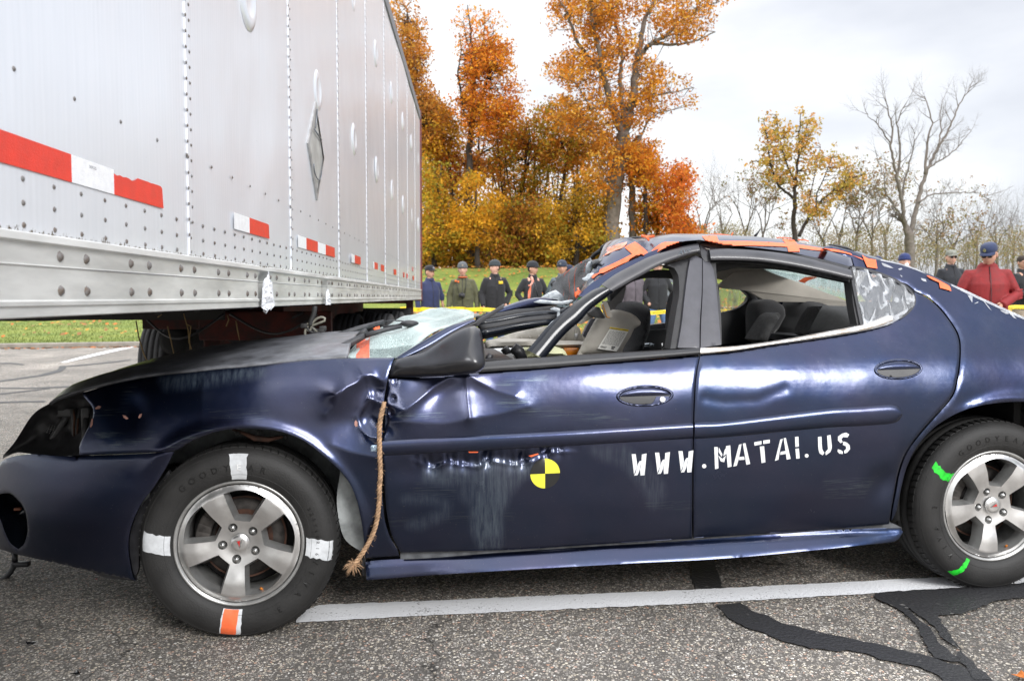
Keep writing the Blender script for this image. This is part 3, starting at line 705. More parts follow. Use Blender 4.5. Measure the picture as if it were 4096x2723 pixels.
# ---------------- window opening trim
def Wg(x, z): return Wbase(x, z)
def rs2(pts, n):
    a = np.array(pts); L = np.concatenate([[0], np.cumsum(np.hypot(*np.diff(a, axis=0).T))]); q = np.linspace(0, L[-1], n); return list(zip(np.interp(q, L, a[:, 0]), np.interp(q, L, a[:, 1])))
def strip(name, up, lo, mt, parent, off=-.006, bulge=.006, back=.03, n=44, k=9, p=2.0, smear=0.):
    U = rs2(curve_smooth(up, False, 12), n); Lw = rs2(curve_smooth(lo, False, 12), n); rows = []
    for j in range(k):
        t = .5-.5*cos(pi*j/(k-1)); r = []
        for a, b_ in zip(U, Lw):
            q = (a[0]+(b_[0]-a[0])*t, a[1]+(b_[1]-a[1])*t); x, z = surf_pt(q, Wg); y = float(Wg(x, z))+off-bulge*(1-abs(2*t-1)**p)
            r.append(carpt(q, y))
        rows.append(r)
    rows = [[q+Vector((0, back, 0)) for q in rows[0]]]+rows+[[q+Vector((0, back, 0)) for q in rows[-1]]]
    v = [q for r in rows for q in r]; f = [(i*n+j, i*n+j+1, (i+1)*n+j+1, (i+1)*n+j) for i in range(len(rows)-1) for j in range(n-1)]
    f += [tuple(i*n for i in range(len(rows))), tuple(i*n+n-1 for i in range(len(rows)))[::-1]]
    o = mesh_obj(name, v, f, mt, parent); autosmooth(o, 50); return o
blk = M['black']
strip('window_sill_trim', px('I', (1735,706), (1900,690), (2100,675), (2359,655)) + px('C', (400,885), (700,868), (945,851)), px('I', (1690,798), (1900,783), (2100,770), (2359,752)) + px('C', (400,938), (700,912), (948,890)), blk, fdoor, off=-.006, bulge=.008)
strip('chrome_strip', px('C', (947,852), (1200,838), (1500,796), (1750,750), (1980,704), (2130,648), (2160,652)), px('C', (947,888), (1150,870), (1400,832), (1700,787), (1975,740), (2110,702), (2156,682)), M['chrome'], rdoor, off=-.008, bulge=.006, back=.02)
sheet('pillar_cover', px('C', (885,288), (920,272), (958,292), (956,500), (944,700), (942,852), (805,850), (830,700), (850,520), (868,380)), Wg, M['pillar'], fdoor, .015, off=-.004, thick=.05)
sheet('pillar_cover', px('C', (963,290), (975,305), (1008,312), (1030,360), (1048,480), (1062,640), (1078,832), (950,850), (952,700), (962,500)), Wg, M['pillar'], rdoor, .015, off=-.004, thick=.05)
# inner door frames with seals
sheet('window_frame', px('C', (1010,296), (1100,292), (1250,296), (1400,312), (1600,350), (1800,395), (1912,425), (1930,520), (1968,700), (1935,708), (1912,590), (1893,440), (1700,398), (1500,352), (1250,318), (1100,312), (1045,320), (1052,420), (1075,600), (1082,830), (1062,832), (1040,600), (1015,400)), Wg, M['rubber'], rdoor, .015, off=.004, thick=.05)
sheet('window_frame', px('H', (2165,380), (2100,395), (1980,430), (1900,460), (1990,490), (2035,570), (2045,680), (2045,800), (2010,1000), (1970,1250), (1945,1410), (2040,1405), (2080,1100), (2110,800), (2150,500)), Wg, M['rubber'], fdoor, .015, off=.012, thick=.07)
sheet('pillar_edge', px('C', (1890,345), (1905,350), (1932,500), (1970,705), (1955,708), (1925,560), (1900,430)), Wg, M['black'], rdoor, .015, off=-.006, thick=.03)
gd1 = strip('window_deflector', px('H', (1158,682), (1300,575), (1500,465), (1700,365), (1900,300), (2100,240), (2262,208)), px('H', (1290,757), (1450,665), (1600,582), (1800,472), (2000,390), (2200,324), (2285,308)), M['guard'], fdoor, off=-.018, bulge=.010, back=.012, p=3.2)
gd2 = strip('window_deflector', px('C', (1003,232), (1100,226), (1300,238), (1500,263), (1700,308), (1892,360)), px('C', (1014,300), (1100,299), (1250,303), (1400,318), (1600,353), (1800,398), (1906,424)), M['guard'], rdoor, off=-.018, bulge=.010, back=.012, p=3.2)
sheet('frame_joint', px('C', (945,200), (960,215), (985,228), (1000,240), (1008,290), (1010,312), (975,306), (958,285), (948,240)), Wg, M['black'], rdoor, .012, off=-.006, thick=.03)
for nm_, a_, b_, w_ in MOULD: strip(nm_, a_, b_, M['paint'], fdoor if w_ == 'f' else rdoor, off=-.003, bulge=.009, back=.012, p=4, n=60)
# small maker's mark on the deflector
v, f = text_mesh('AVS', .022, .0003)
pc = carpt(px('H', (2075,330))[0], .235); 
yy = float(Wg(pc.x, pc.z))-.031
mesh_obj('deflector_mark', [(pc.x+a.x*1.3+a.y*.5, yy-.0005+a.y*.5, pc.z+a.y+a.x*.25) for a in v], f, mat('mark_grey', (.16, .2, .24), .5), gd1, False)

# ---------------- near A-pillar: glossy black tube, bent down to the door
def pillar_path(fr, up, lo, yf, name, mt, parent, rw=1.0, bulge=.02, jag=0):
    rows = []
    U = [px(fr, p)[0] for p in up]; Lw = [px(fr, p)[0] for p in lo]; k = 7
    for j in range(k):
        t = j/(k-1); r = []
        for a, b_ in zip(U, Lw):
            p = (a[0]+(b_[0]-a[0])*t, a[1]+(b_[1]-a[1])*t); y0 = yf(p) if callable(yf) else yf
            r.append(carpt(p, y0-bulge*sqrt(max(0, 1-(2*t-1)**2))))
        rows.append(r)
    # back side
    for j in (1, .5, 0):
        r = []
        for a, b_ in zip(U, Lw):
            p = (a[0]+(b_[0]-a[0])*j, a[1]+(b_[1]-a[1])*j); y0 = yf(p) if callable(yf) else yf
            r.append(carpt(p, y0+bulge*1.2))
        rows.append(r)
    return loft(name, rows, mt, parent, 0, 30, 3)
def yA(p): return float(np.interp(p[1], [1130, 1430], [.15, .045]))
apil = pillar_path('H', [(1170,700), (1060,740), (900,850), (760,960), (640,1060), (520,1180), (420,1300), (308,1425)], [(1300,760), (1200,830), (1040,950), (920,1080), (800,1180), (690,1290), (590,1410), (500,1520)], yA, 'windscreen_pillar', M['gloss'], car, bulge=.022)
# ---------------- mirror
mir_pl = px('I', (832,858), (842,800), (862,742), (905,684), (1000,655), (1090,636), (1180,612), (1280,550), (1380,480), (1500,410), (1600,370), (1650,362), (1692,385), (1718,450), (1733,560), (1745,700), (1735,745), (1695,785), (1600,806), (1400,830), (1200,842))
mc = surf_pt(px('I', (1560,600))[0], Wbase); mcx, mcz = mc
def Wm(x, z):  # sail plate lies on the door, housing stands out from it
    x = np.asarray(x); b_ = .02+.35*np.clip(z-.93, 0, 1)
    return b_-.13*smooth(x, mcx-.30, mcx+.02)
def mjig2(x, z):
    # hollow between sail and shell
    d = bump2(x, z, (mcx-.10, mcz+.0), .022, .07, .035, .5)
    return d - bump2(x, z, (mcx+.03, mcz-.03), .02, .08, .06)
mirror = sheet('side_mirror', mir_pl, Wm, mat('mirror_black', (.018, .018, .021), .3, 0, .5, .3, noise=.25, nscale=18, bump=.05, bscale=400), fdoor, .008, thick=.03, inflate=.045, infl_w=.07, jig=mjig2, lip=0)
# back face of the mirror
sheet('mirror_back', mir_pl, lambda x, z: Wm(x, z)+.03, M['black'], mirror, .02, thick=0, lip=0)
# ---------------- wheels
def tyre_profile():
    # (radius, y) with y>0 inward; outer bulge at about y=-.01
    return [(.208,.016),(.214,.004),(.222,-.006),(.236,-.013),(.258,-.018),(.282,-.018),(.300,-.012),(.312,-.003),(.318,.004),(.324,.012),(.3285,.026),(.3305,.044),(.3305,.050),(.324,.052),(.324,.060),(.3312,.062),(.3322,.088),(.3322,.094),(.325,.096),(.325,.104),(.3324,.106),(.3322,.132),(.325,.134),(.325,.142),(.331,.144),(.3305,.172),(.324,.19),(.31,.205),(.28,.215),(.24,.212),(.208,.20)]
PR = tyre_profile()
def prof_at(s):
    """point and outward normal on the outside of the tyre, s from rim (0) to tread (1)"""
    P_ = PR[2:13]; L = [0]
    for i in range(1, len(P_)): L.append(L[-1]+math.hypot(P_[i][0]-P_[i-1][0], P_[i][1]-P_[i-1][1]))
    q = s*L[-1]; i = max(0, min(len(P_)-2, int(np.searchsorted(L, q))-1)); t = (q-L[i])/(L[i+1]-L[i])
    a, b_ = P_[i], P_[i+1]; d = (b_[0]-a[0], b_[1]-a[1]); l = math.hypot(*d)
    return (a[0]+d[0]*t, a[1]+d[1]*t, -d[1]/l*-1 if False else d[1]/l*-1, -d[0]/l)   # nr, ny
def band(name, path, mt, parent, off=.0012, n=14, ragged=0, seed=1):
    """marking on the side of the tyre: path = [(s, centre angle deg, half width deg)]"""
    rg = random.Random(seed); ss = np.linspace(path[0][0], path[-1][0], n); vs = []; fs = []
    for i, s_ in enumerate(ss):
        a = np.interp(s_, [p[0] for p in path], [p[1] for p in path]); h = np.interp(s_, [p[0] for p in path], [p[2] for p in path])
        r, y, nr, ny = prof_at(s_)
        for j in range(5):
            aa = radians(a+h*(j-2)/2*(1+ragged*rg.uniform(-1, 1)*(j in (0, 4))))
            R_ = r+nr*off; vs.append((R_*cos(aa), y+ny*off, R_*sin(aa)))
    fs = [(i*5+j, i*5+j+1, (i+1)*5+j+1, (i+1)*5+j) for i in range(n-1) for j in range(4)]
    return mesh_obj(name, vs, fs, mt, parent)
def hole_poly(ac, shrink=0.):
    """opening between two spokes, polar outline, metres"""
    pts = []; ro = .179-shrink*.6; ri = .080+shrink*1.1
    def ha(r): # half angle of the opening
        hw = .0245+.17*(r-.085)              # spoke half width
        hw = max(hw, .0245)+shrink*.9
        return max(0.02, radians(36)-math.asin(min(.95, hw/r)))
    rs = np.linspace(ri, ro, 9)
    right = [(r, ac-ha(r)) for r in rs]; left = [(r, ac+ha(r)) for r in rs[::-1]]
    arc = [(ro+.006*sin(pi*t), ac-ha(ro)+2*ha(ro)*t) for t in np.linspace(0.1, .9, 7)]
    allp = right+arc+left
    return [(r*cos(a), r*sin(a)) for r, a in allp]
def make_wheel(front):
    wh = empty('wheel', parent=car)
    mb = MB(); mb.lathe(PR, 96); ty = mb.build('tyre', M['tyre'], wh)
    # tread blocks: cross grooves seen at the shoulder
    mb = MB()
    for k in range(76):
        a = 2*pi*k/76; R3 = Matrix.Rotation(-a, 3, 'Y')
        for (r, y, ln, sk) in ((.3292, .030, .030, .2),):
            c = R3 @ Vector((r, y, 0)); mb.box(c, (.006, ln, .0032), R3 @ Matrix.Rotation(.18, 3, 'X') @ Matrix.Rotation(-.16, 3, 'Z'))
    mb.build('tread_groove', M['tyretext'], ty, False)
    # raised circles on the side wall
    mb = MB()
    for s_ in (.13, .62, .80):
        r, y, nr, ny = prof_at(s_); mb.lathe([(r-.0012, y+.0004), (r, y-.0014), (r+.0012, y+.0004)], 96)
    mb.build('sidewall_ring', M['tyre'], ty)
    # rim
    rim = MB()
    V_, F_ = None, None
    outer = [(.2005*cos(a), .2005*sin(a)) for a in np.linspace(0, 2*pi, 120, endpoint=False)]
    ac = [radians(118-36+72*k) for k in range(5)]
    holes = [hole_poly(a) for a in ac]
    lug = [(.0575*cos(radians(113-72*k)), .0575*sin(radians(113-72*k))) for k in range(5)]
    lugh = [[(x+.0155*cos(t), y+.0155*sin(t)) for t in np.linspace(0, 2*pi, 16, endpoint=False)] for x, y in lug]
    V_, F_ = fill(outer, .006, holes+lugh)
    def yf(x, z):
        r = np.hypot(x, z); y = .010-.012*smooth(r, .075, .15)+.010*smooth(r, .178, .2005)
        y = y + .007*(1-smooth(r, .03, .05))*0 + .006*(1-smooth(r, .04, .085))
        an = np.arctan2(z, x)
        # each spoke slightly dished
        for k in range(5):
            a0 = radians(118+72*k); d = np.abs(-x*sin(a0)+z*cos(a0)); on = (x*cos(a0)+z*sin(a0)) > 0
            y = y + np.where(on, -.0035*np.exp(-(d/.03)**2), 0)*smooth(r, .06, .12)
        return y
    y = yf(V_[:, 0], V_[:, 1])
    faces = [tuple(int(i) for i in f) for f in F_]
    fm = MB(); fm.add([(a, b_, c) for a, b_, c in zip(V_[:, 0], y, V_[:, 1])], faces)
    ro = fm.build('rim', M['alloy'], wh)
    wl = MB()
    for a, h in zip(ac, holes):
        h2 = hole_poly(a, .0075); n = len(h)
        vs = []
        for lv, (hh, dy) in enumerate(((h, 0), (h, .0015), (h2, .020), (h2, .052))):
            for (x, z), (x0, z0) in zip(hh, h): vs.append((x, float(yf(np.array([x0]), np.array([z0]))[0])+dy, z))
        fs = [(k*n+i, k*n+(i+1) % n, (k+1)*n+(i+1) % n, (k+1)*n+i) for k in range(3) for i in range(n)]
        wl.add(vs, fs)
    for h in lugh:
        n = len(h); vs = []
        for dy in (0, .016):
            for x, z in h: vs.append((x, float(yf(np.array([x]), np.array([z]))[0])+dy, z))
        vs.append((sum(p[0] for p in h)/n, float(yf(np.array([h[0][0]]), np.array([h[0][1]]))[0])+.016, sum(p[1] for p in h)/n))
        wl.add(vs, [(i, (i+1) % n, n+(i+1) % n, n+i) for i in range(n)]+[(n+i, n+(i+1) % n, 2*n) for i in range(n)])
    # lip, barrel
    wl.lathe([(.2005, .020), (.2035, .010), (.206, .002), (.2115, -.002), (.2155, .000), (.2165, .006), (.214, .014)], 96)
    wl.lathe([(.206, .008), (.199, .020), (.192, .03), (.186, .055), (.185, .19), (.20, .20)], 72)
    wl.build('rim_barrel', M['alloy2'], ro)
    for x, z in lug:
        mb = MB(); yy = .016
        mb.lathe([(0, -.014), (.004, -.0135), (.0075, -.011), (.0085, -.006), (.0095, .0), (.0105, .012)], 12, c=(x, yy, z)); mb.build('lug_nut', M['lug'], ro)
    mb = MB(); mb.lathe([(0, -.0015), (.018, -.001), (.0265, .0002), (.0285, .003), (.0300, .004), (.0315, .0025), (.0325, .008)], 40, c=(0, .002, 0))
    cap = mb.build('centre_cap', M['alloy'], ro)
    # pointed red arrowhead emblem
    ang = 0 if front else -1.35
    def rt(x, z): return (x*cos(ang)-z*sin(ang), -.0012, x*sin(ang)+z*cos(ang))
    mesh_obj('cap_emblem', [rt(-.012,.014), rt(-.004,.008), rt(.001,-.018)] + [rt(.010,.014), rt(.002,.009)], [(0,2,1), (1,2,4), (4,2,3)], M['lug'], cap, False)
    mesh_obj('cap_emblem', [tuple(Vector(rt(*p))-Vector((0,.0006,0))) for p in ((-.007,.009), (.003,.012), (.0005,-.010))], [(0,1,2)], M['red_em'], cap, False)
    # brake disc, caliper
    mb = MB(); mb.lathe([(.05, .06), (.07, .06), (.075, .085), (.100, .087), (.145, .087), (.146, .112), (.05, .112)], 60)
    bd = mb.build('brake_disc', M['iron'], wh)
    mb = MB(); mb.lathe([(.078, .0855), (.098, .0855)], 60); mb.lathe([(.138, .0855), (.1445, .0855)], 60); mb.build('rust_ring', M['rust'], bd)
    mb = MB()
    for k in range(7):
        a = radians(205-10*k*1.1); mb.box((.132*cos(a), .075, .132*sin(a)), (.05, .05, .035), Matrix.Rotation(-a, 3, 'Y'), bev=.006)
    mb.build('brake_caliper', M['iron'], wh)
    mb = MB(); mb.lathe([(0, .13), (.17, .125), (.183, .15)], 40); mb.tube([(0,.1,0), (0,.5,0)], .03, 10); mb.build('backing_plate', M['dark'], wh)
    mb = MB(); a = radians(-68); mb.tube([(.19*cos(a), .03, .19*sin(a)), (.172*cos(a), .010, .172*sin(a))], .004, 8); mb.build('valve', M['amber'], ro)
    # lettering on the side wall
    tx = MB()
    def arc_text(t, amid, r, size, flip=False, dstep=None):
        n = len(t); stp = dstep or size*1.05/r
        for i, ch in enumerate(t):
            if ch == ' ': continue
            v, f = text_mesh(ch, size, .0006)
            a = amid-(i-(n-1)/2)*stp
            er = Vector((cos(a), 0, sin(a))); et = Vector((sin(a), 0, -cos(a)))
            pr = [(abs(p[0]-r), p) for p in PR[2:9]]; 
            vs = []
            for q in v:
                rr = r+q.y-size*.35; yy_ = float(np.interp(rr, [p[0] for p in PR[2:11]], [p[1] for p in PR[2:11]]))
                vs.append(er*rr+et*q.x+Vector((0, yy_-.0009-q.z, 0)))
            t1 = MB(); t1.add(vs, f); t1.build('sidewall_letter', M['tyretext'], ty, False)
    if front:
        arc_text('GOODY AR', radians(101), .266, .030, dstep=radians(8.6))
        arc_text('VIVA 3', radians(-38), .262, .030, dstep=radians(9))
        arc_text('225/60R16', radians(8), .262, .016, dstep=radians(4.4))
    else:
        arc_text('GOODYEAR', radians(96), .266, .028, dstep=radians(8.6)); arc_text('VIVA 3', radians(200), .262, .028, dstep=radians(9))
    if front:
        sp_ = M['silverpaint']
        band('white_mark', [(.0, 88, 6.3), (.5, 88.5, 5.6), (.97, 89.5, 5.2)], sp_, ty, ragged=.08, seed=1)
        band('white_mark', [(.0, 178.5, 8.0), (.5, 175, 6.2), (.98, 173, 5.0)], sp_, ty, ragged=.08, seed=2)
        band('white_mark', [(.0, -5, 8.2), (.5, -6.5, 6.4), (.90, -8, 5.2)], sp_, ty, ragged=.10, seed=3)
        band('white_mark', [(.0, -96.5, 8.2), (.5, -97, 6.8), (1, -97.5, 5.6)], sp_, ty, ragged=.04, seed=4)
        band('orange_mark', [(-.0, -97.5, 6.0), (.5, -98, 4.8), (1, -98.5, 4.1)], M['orange'], ty, off=.0024, ragged=.05, seed=5)
        v, f = text_mesh('E', .03, .0006); a = radians(88); er = Vector((cos(a), 0, sin(a))); et = Vector((sin(a), 0, -cos(a))); vs = []
        for q in v:
            rr = .266+q.y-.0105; vs.append(er*rr+et*q.x+Vector((0, float(np.interp(rr, [p[0] for p in PR[2:11]], [p[1] for p in PR[2:11]]))-.0022-q.z, 0)))
        mesh_obj('sidewall_lettering', vs, f, mat('raised_white', (.8, .8, .8), .4), ty, False)
    else:
        g = M['green']
        band('green_mark', [(.0, 147, 4.2), (.25, 151, 3.4), (.6, 147, 2.6), (1, 141, 1.6)], g, ty, ragged=.3, seed=6, n=22)
        band('green_mark', [(.03, 240, 2.2), (.4, 237.5, 2.4), (.75, 232, 2.8), (1, 228, 3.4)], g, ty, ragged=.2, seed=7, n=22)
        band('green_mark', [(.0, 55, 3.0), (.4, 57, 3.4), (1, 50, 3)], g, ty, ragged=.3, seed=8, n=22)
    return wh
w1 = make_wheel(True); w1.location = (0, 0, .3262)
w2 = make_wheel(False); w2.location = (2.807, 0, .3262)
def copy_tree(o, parent):
    c = o.copy(); C.objects.link(c); c.parent = parent
    for ch in list(o.children): copy_tree(ch, c)
    return c
for x in (0, 2.807):
    src_ = w2; c = copy_tree(src_, car); c.location = (x, 1.80, .3262); c.rotation_euler = (0, 0, pi)
# wheel housings
def housing(x0, name):
    mb = MB(); prof = [(.46, .03), (.455, .10), (.44, .3), (.36, .42)]
    mb.lathe([(.405, .02), (.425, .035), (.43, .30), (.38, .42), (.05, .44)], 40, c=(x0, 0, .34), a0=radians(-10), a1=radians(188))
    return mb.build(name, M['liner'], car)
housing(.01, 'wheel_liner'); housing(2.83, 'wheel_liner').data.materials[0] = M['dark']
# rusty tab and bolts at the top of the front arch
mb = MB(); pt = carpt(px('E', (20,0))[0], .03)
tb = [carpt(p, .03) for p in px('A', (1215,543), (1290,572), (1330,590), (1400,598), (1480,582))]
mb.tube(tb, [.004, .007, .011, .009, .004], 6); mb.build('rusty_bracket', M['rust'], car)
mb = MB()
for p in px('A', (1242,565), (1492,585), (1350,560)): mb.box(carpt(p, .026), (.014, .014, .014), bev=.003)
mb.build('bracket_bolt', M['dark'], car)
# splash shield behind the bumper and ahead of the sill
slab('splash_shield', px('A', (800,870), (880,760), (900,790), (830,900), (765,1020), (730,1150), (722,1280), (702,1322), (672,1180), (690,1060), (735,950)), .06, .02, M['black'], car)
slab('splash_shield', px('E', (90,712), (150,795), (188,890), (213,1000), (230,1120), (236,1180), (215,1190), (110,1100), (70,900)), .05, .02, M['liner'], car)
slab('mud_guard', px('E', (222,1180), (240,1226), (240,1330), (222,1330), (216,1250)), .03, .02, M['black'], car)
slab('bumper_skirt', px('A', (480,1290), (700,1310), (712,1338), (560,1322)), .03, .02, M['black'], car)

# ---------------- far side of the body and the shell
def wf_far(x, z): return 1.80-Wbase(x, z)
def mirror_obj(o, name):
    me = o.data.copy(); c = bpy.data.objects.new(name, me); C.objects.link(c); c.parent = car
    for v in me.vertices:
        v.co.y = 1.80-v.co.y
    me.flip_normals(); return c
far_f = sheet('far_fender', fender_pl, Wbase, M['paint'], car, .03, thick=0, lip=0); 
far_d = sheet('far_front_door', door_pl, Wbase, M['paint'], car, .03, thick=.05, lip=0)
far_r = sheet('far_rear_door', rdoor_pl, Wbase, M['paint'], car, .03, thick=.05, lip=0)
far_q = sheet('far_quarter_panel', quarter_pl, Wbase, M['paint'], car, .03, thick=.01, lip=0)
far_b = sheet('far_bumper', bump_pl, Wbase, M['paint'], car, .03, thick=.01, lip=0)
far_k = sheet('far_rocker', rocker_pl, Wr, M['paint'], car, .03, thick=.03, lip=0)
for o, nm in ((far_f, 'fender'), (far_d, 'front_door'), (far_r, 'rear_door'), (far_q, 'quarter_panel'), (far_b, 'front_bumper'), (far_k, 'rocker_panel')):
    for v in o.data.vertices: v.co.y = 1.80-v.co.y
    o.data.flip_normals(); o.name = nm
mb = MB()
mb.box((1.45, .90, .30), (3.2, 1.5, .03)); mb.box((.47, .90, .50), (.03, 1.6, .58)); mb.box((-.35, .9, .38), (.9, 1.1, .3)); mb.box((3.0, .9, .55), (.03, 1.55, .62))
mb.box((3.45, .9, .5), (.9, 1.3, .35)); mb.tube([(-.05, .15, .30), (.0, .9, .28), (-.05, 1.65, .30)], .04, 8)
mb.build('underbody', M['dark'], car, False)
# nose: bumper front, grille dark, and hood
def nose_row(z, dx):
    return [(-.80-dx+.27*abs((y-.9)/.75)**2.6, y, z) for y in np.linspace(.14, 1.66, 21)]
loft('nose_cover', [nose_row(.66, 0), nose_row(.58, .07), nose_row(.45, .10), nose_row(.30, .07), nose_row(.21, -.02)], M['paint'], bumper, .006, 40, 4)
# hood: near edge follows the seam, crowned across
seam = px('A', (262,412), (300,388), (430,343), (600,300), (740,272), (860,256), (1000,243), (1150,226), (1300,214)) + px('I', (0,690), (200,680), (450,664))
edge = [carpt(p, float(Wbase(*surf_pt(p, Wbase)))+.012) for p in seam]
def hoodrow(s):  # s in 0..1 across
    r = []
    for p in edge:
        u_ = smooth(p.x, -.75, .5); yy_ = p.y+(1.80-2*p.y)*s
        cr = 4*s*(1-s); r.append((p.x-.055*cr*(1-u_), yy_, p.z+(.030+.028*u_)*cr**.8+.012*math.exp(-((s-.12)/.05)**2)+.010*math.exp(-((s-.88)/.05)**2)))
    return r
hood = loft('hood', [hoodrow(s) for s in (0, .03, .08, .14, .22, .35, .5, .65, .78, .86, .92, 1)], M['hood'], car, .01, 70, 4)
# recessed edge under the hood, cowl
mb = MB()
cw = [carpt(p, y) for p, y in zip(px('I', (110,560), (150,600), (230,640), (420,662), (880,664)), (.9, .6, .3, .12, .06))]
mb.add([(.40,.10,.905),(.95,.06,.93),(.95,1.74,.93),(.40,1.7,.905),(.40,.10,.6),(.95,.06,.6)], [(0,1,2,3),(0,4,5,1)])
mb.build('cowl', M['black'], car, False)
# ---------------- head lamp pocket with its brackets
hl = px('J', (330,205), (400,168), (500,133), (570,112), (610,150), (652,232), (645,300), (622,395), (575,490), (545,562), (350,562), (200,548), (120,540), (60,560), (15,585), (18,560), (90,478), (150,385), (205,300), (260,245))
ho = [surf_pt(p, Wbase) for p in curve_smooth(hl, True, 14)]
V_, F_ = fill(ho, .012)
dist = polydist(V_[:, 0], V_[:, 1], ho, True)
yy = Wbase(V_[:, 0], V_[:, 1])+.004+.11*np.sqrt(np.clip(dist/.06, 0, 1))
rg = np.random.RandomState(4); yy = yy + .012*np.sin(V_[:, 0]*80)*np.sin(V_[:, 1]*70)*(dist > .02)
mesh_obj('head_lamp_cavity', list(zip(V_[:, 0], yy, V_[:, 1])), [tuple(int(i) for i in f) for f in F_], mat('lamp_cavity', (.03, .03, .032), .5, noise=.5, nscale=30), car)
lb = mat('dusty_black_plastic', (.055, .056, .058), .45, noise=.5, nscale=25)
def hb(pts, rad, y): return [carpt(p, yy_) for p, yy_ in zip(px('J', *pts), y)], rad
mb = MB()
for pts, r, y in ((((505,235),(515,350),(520,540)), .008, (.15,.15,.14)), (((555,240),(530,380),(550,500)), .005, (.14,.14,.13)), (((330,530),(380,420),(440,330),(470,270)), .013, (.17,.17,.17,.17)),
                  (((290,500),(330,520),(430,500)), .010, (.18,.17,.17)), (((210,400),(330,300),(470,260)), .012, (.22,.2,.17)), (((230,350),(225,440),(215,520)), .008, (.24,.23,.22)), (((600,300),(590,420),(560,520)), .01, (.10,.10,.10))):
    mb.tube([carpt(p, q) for p, q in zip(px('J', *pts), y)], r, 6)
mb.box(carpt(px('J', (600,320))[0], .125), (.030, .02, .10), bev=.006); mb.box(carpt(px('J', (430,490))[0], .17), (.05, .03, .05), bev=.006); mb.box(carpt(px('J', (470,260))[0], .16), (.06, .02, .03), bev=.005)
mb.build('lamp_bracket', lb, car)
mb = MB()
for i in range(5):
    for j in range(3):
        p = px('J', (328+j*17+i*5, 398-i*13+j*(-2)+j*8))[0]; mb.box(carpt(p, .165), (.002, .003, .003))
mb.build('reflector_dots', mat('dull_silver', (.3, .3, .3), .4, .5), car)
mb = MB(); mb.tube([carpt(p, .135) for p in px('J', (512,240), (520,300), (514,360), (518,440), (516,480))], .0035, 6); mb.tube([carpt(p, .130) for p in px('J', (545,300), (538,380), (542,450), (540,485))], .0035, 6)
mb.build('rusty_rod', M['rust'], car)
# ---------------- roof: from the near rail over the crown to the far side
rail = px('H', (905,800), (1000,700), (1150,585), (1300,500), (1450,420), (1600,355), (1750,290), (1900,240), (2100,190), (2281,170)) + px('C', (1100,205), (1300,222), (1500,247), (1700,290), (1890,340)) + px('O', (1250,1245), (1400,1300), (1500,1350))
sil = px('H', (930,760), (1030,560), (1150,330), (1250,225), (1400,172), (1600,142), (1800,120), (1960,110), (2100,106), (2281,105)) + px('C', (1100,143), (1300,152), (1500,175), (1700,212), (1890,262)) + px('O', (1220,1190), (1400,1243), (1500,1280))
rows = []
RY = .235
near = [carpt(p, .245 if i < 16 else .25) for i, p in enumerate(rail)]
silp = [carpt(p, .42) for p in sil]
def rrow(s):
    r = []
    for i, (a, b_) in enumerate(zip(near, silp)):
        t = min(1, s/.262); z = a.z+(b_.z-a.z)*(1-(1-t)**1.9); x = a.x+(b_.x-a.x)*t
        y = a.y+(1.80-2*a.y)*s*.5
        r.append(Vector((x, y, z+.014*math.sin(max(0, (s-.262)/.738)*pi/2))))
    i0 = int(round(3.4*min(1, max(0, s-.1)/.3))); i1 = len(r) if s < .5 else 15
    return r[i0:i1]
half = [rrow(s) for s in (0, .02, .06, .12, .2, .3, .42, .55, .7, .85, 1.0)]
def proj(p):
    q = CO+CX*p.x+CY*p.y+Vector((0, 0, p.z))-CAM; z = q.dot(CF); return 2048+FPX*q.dot(CR)/z, 1361.5-FPX*q.dot(CU)/z
def trim(r, y0=.55):
    k = [p for p in r if p.y < y0 or proj(p)[0] > 2432]; return k if len(k) > 3 else r[-4:]
# finer sampling first, so that the front edge can be cut where the photo shows it
def dens(r, k=4):
    o = []
    for i in range(len(r)-1): o += [r[i].lerp(r[i+1], j/k) for j in range(k)]
    return o+[r[-1]]
half = [trim(dens(r)) for r in half]
full = half+[trim([Vector((p.x, 1.80-p.y, p.z)) for p in (dens(r))]) for r in [rrow(s) for s in (.85, .7, .55, .42, .3, .2, .12, .06, .02, 0)]]
kx = carpt(px('H', (1690,250))[0], .3)
def roofjig(p):
    d = 0
    k = math.exp(-((p.x-kx.x-.0)/.035)**2)*math.exp(-((p.y-.30)/.12)**2)
    d += -.030*k
    d += .010*math.sin(p.x*31)*math.exp(-((p.x-kx.x+.1)/.2)**2)*math.exp(-((p.y-.4)/.3)**2)
    return (0, .012*k, d)
roof = loft('roof', full, M['paint'], car, 0, 140, 4, jig=roofjig)
# headliner under it
loft('roof_lining', [[Vector((p.x, p.y, p.z-.035)) for p in r[len(r)//3:-2]] for r in full[1:-1]], M['headliner'], roof, 0, 40, 2)
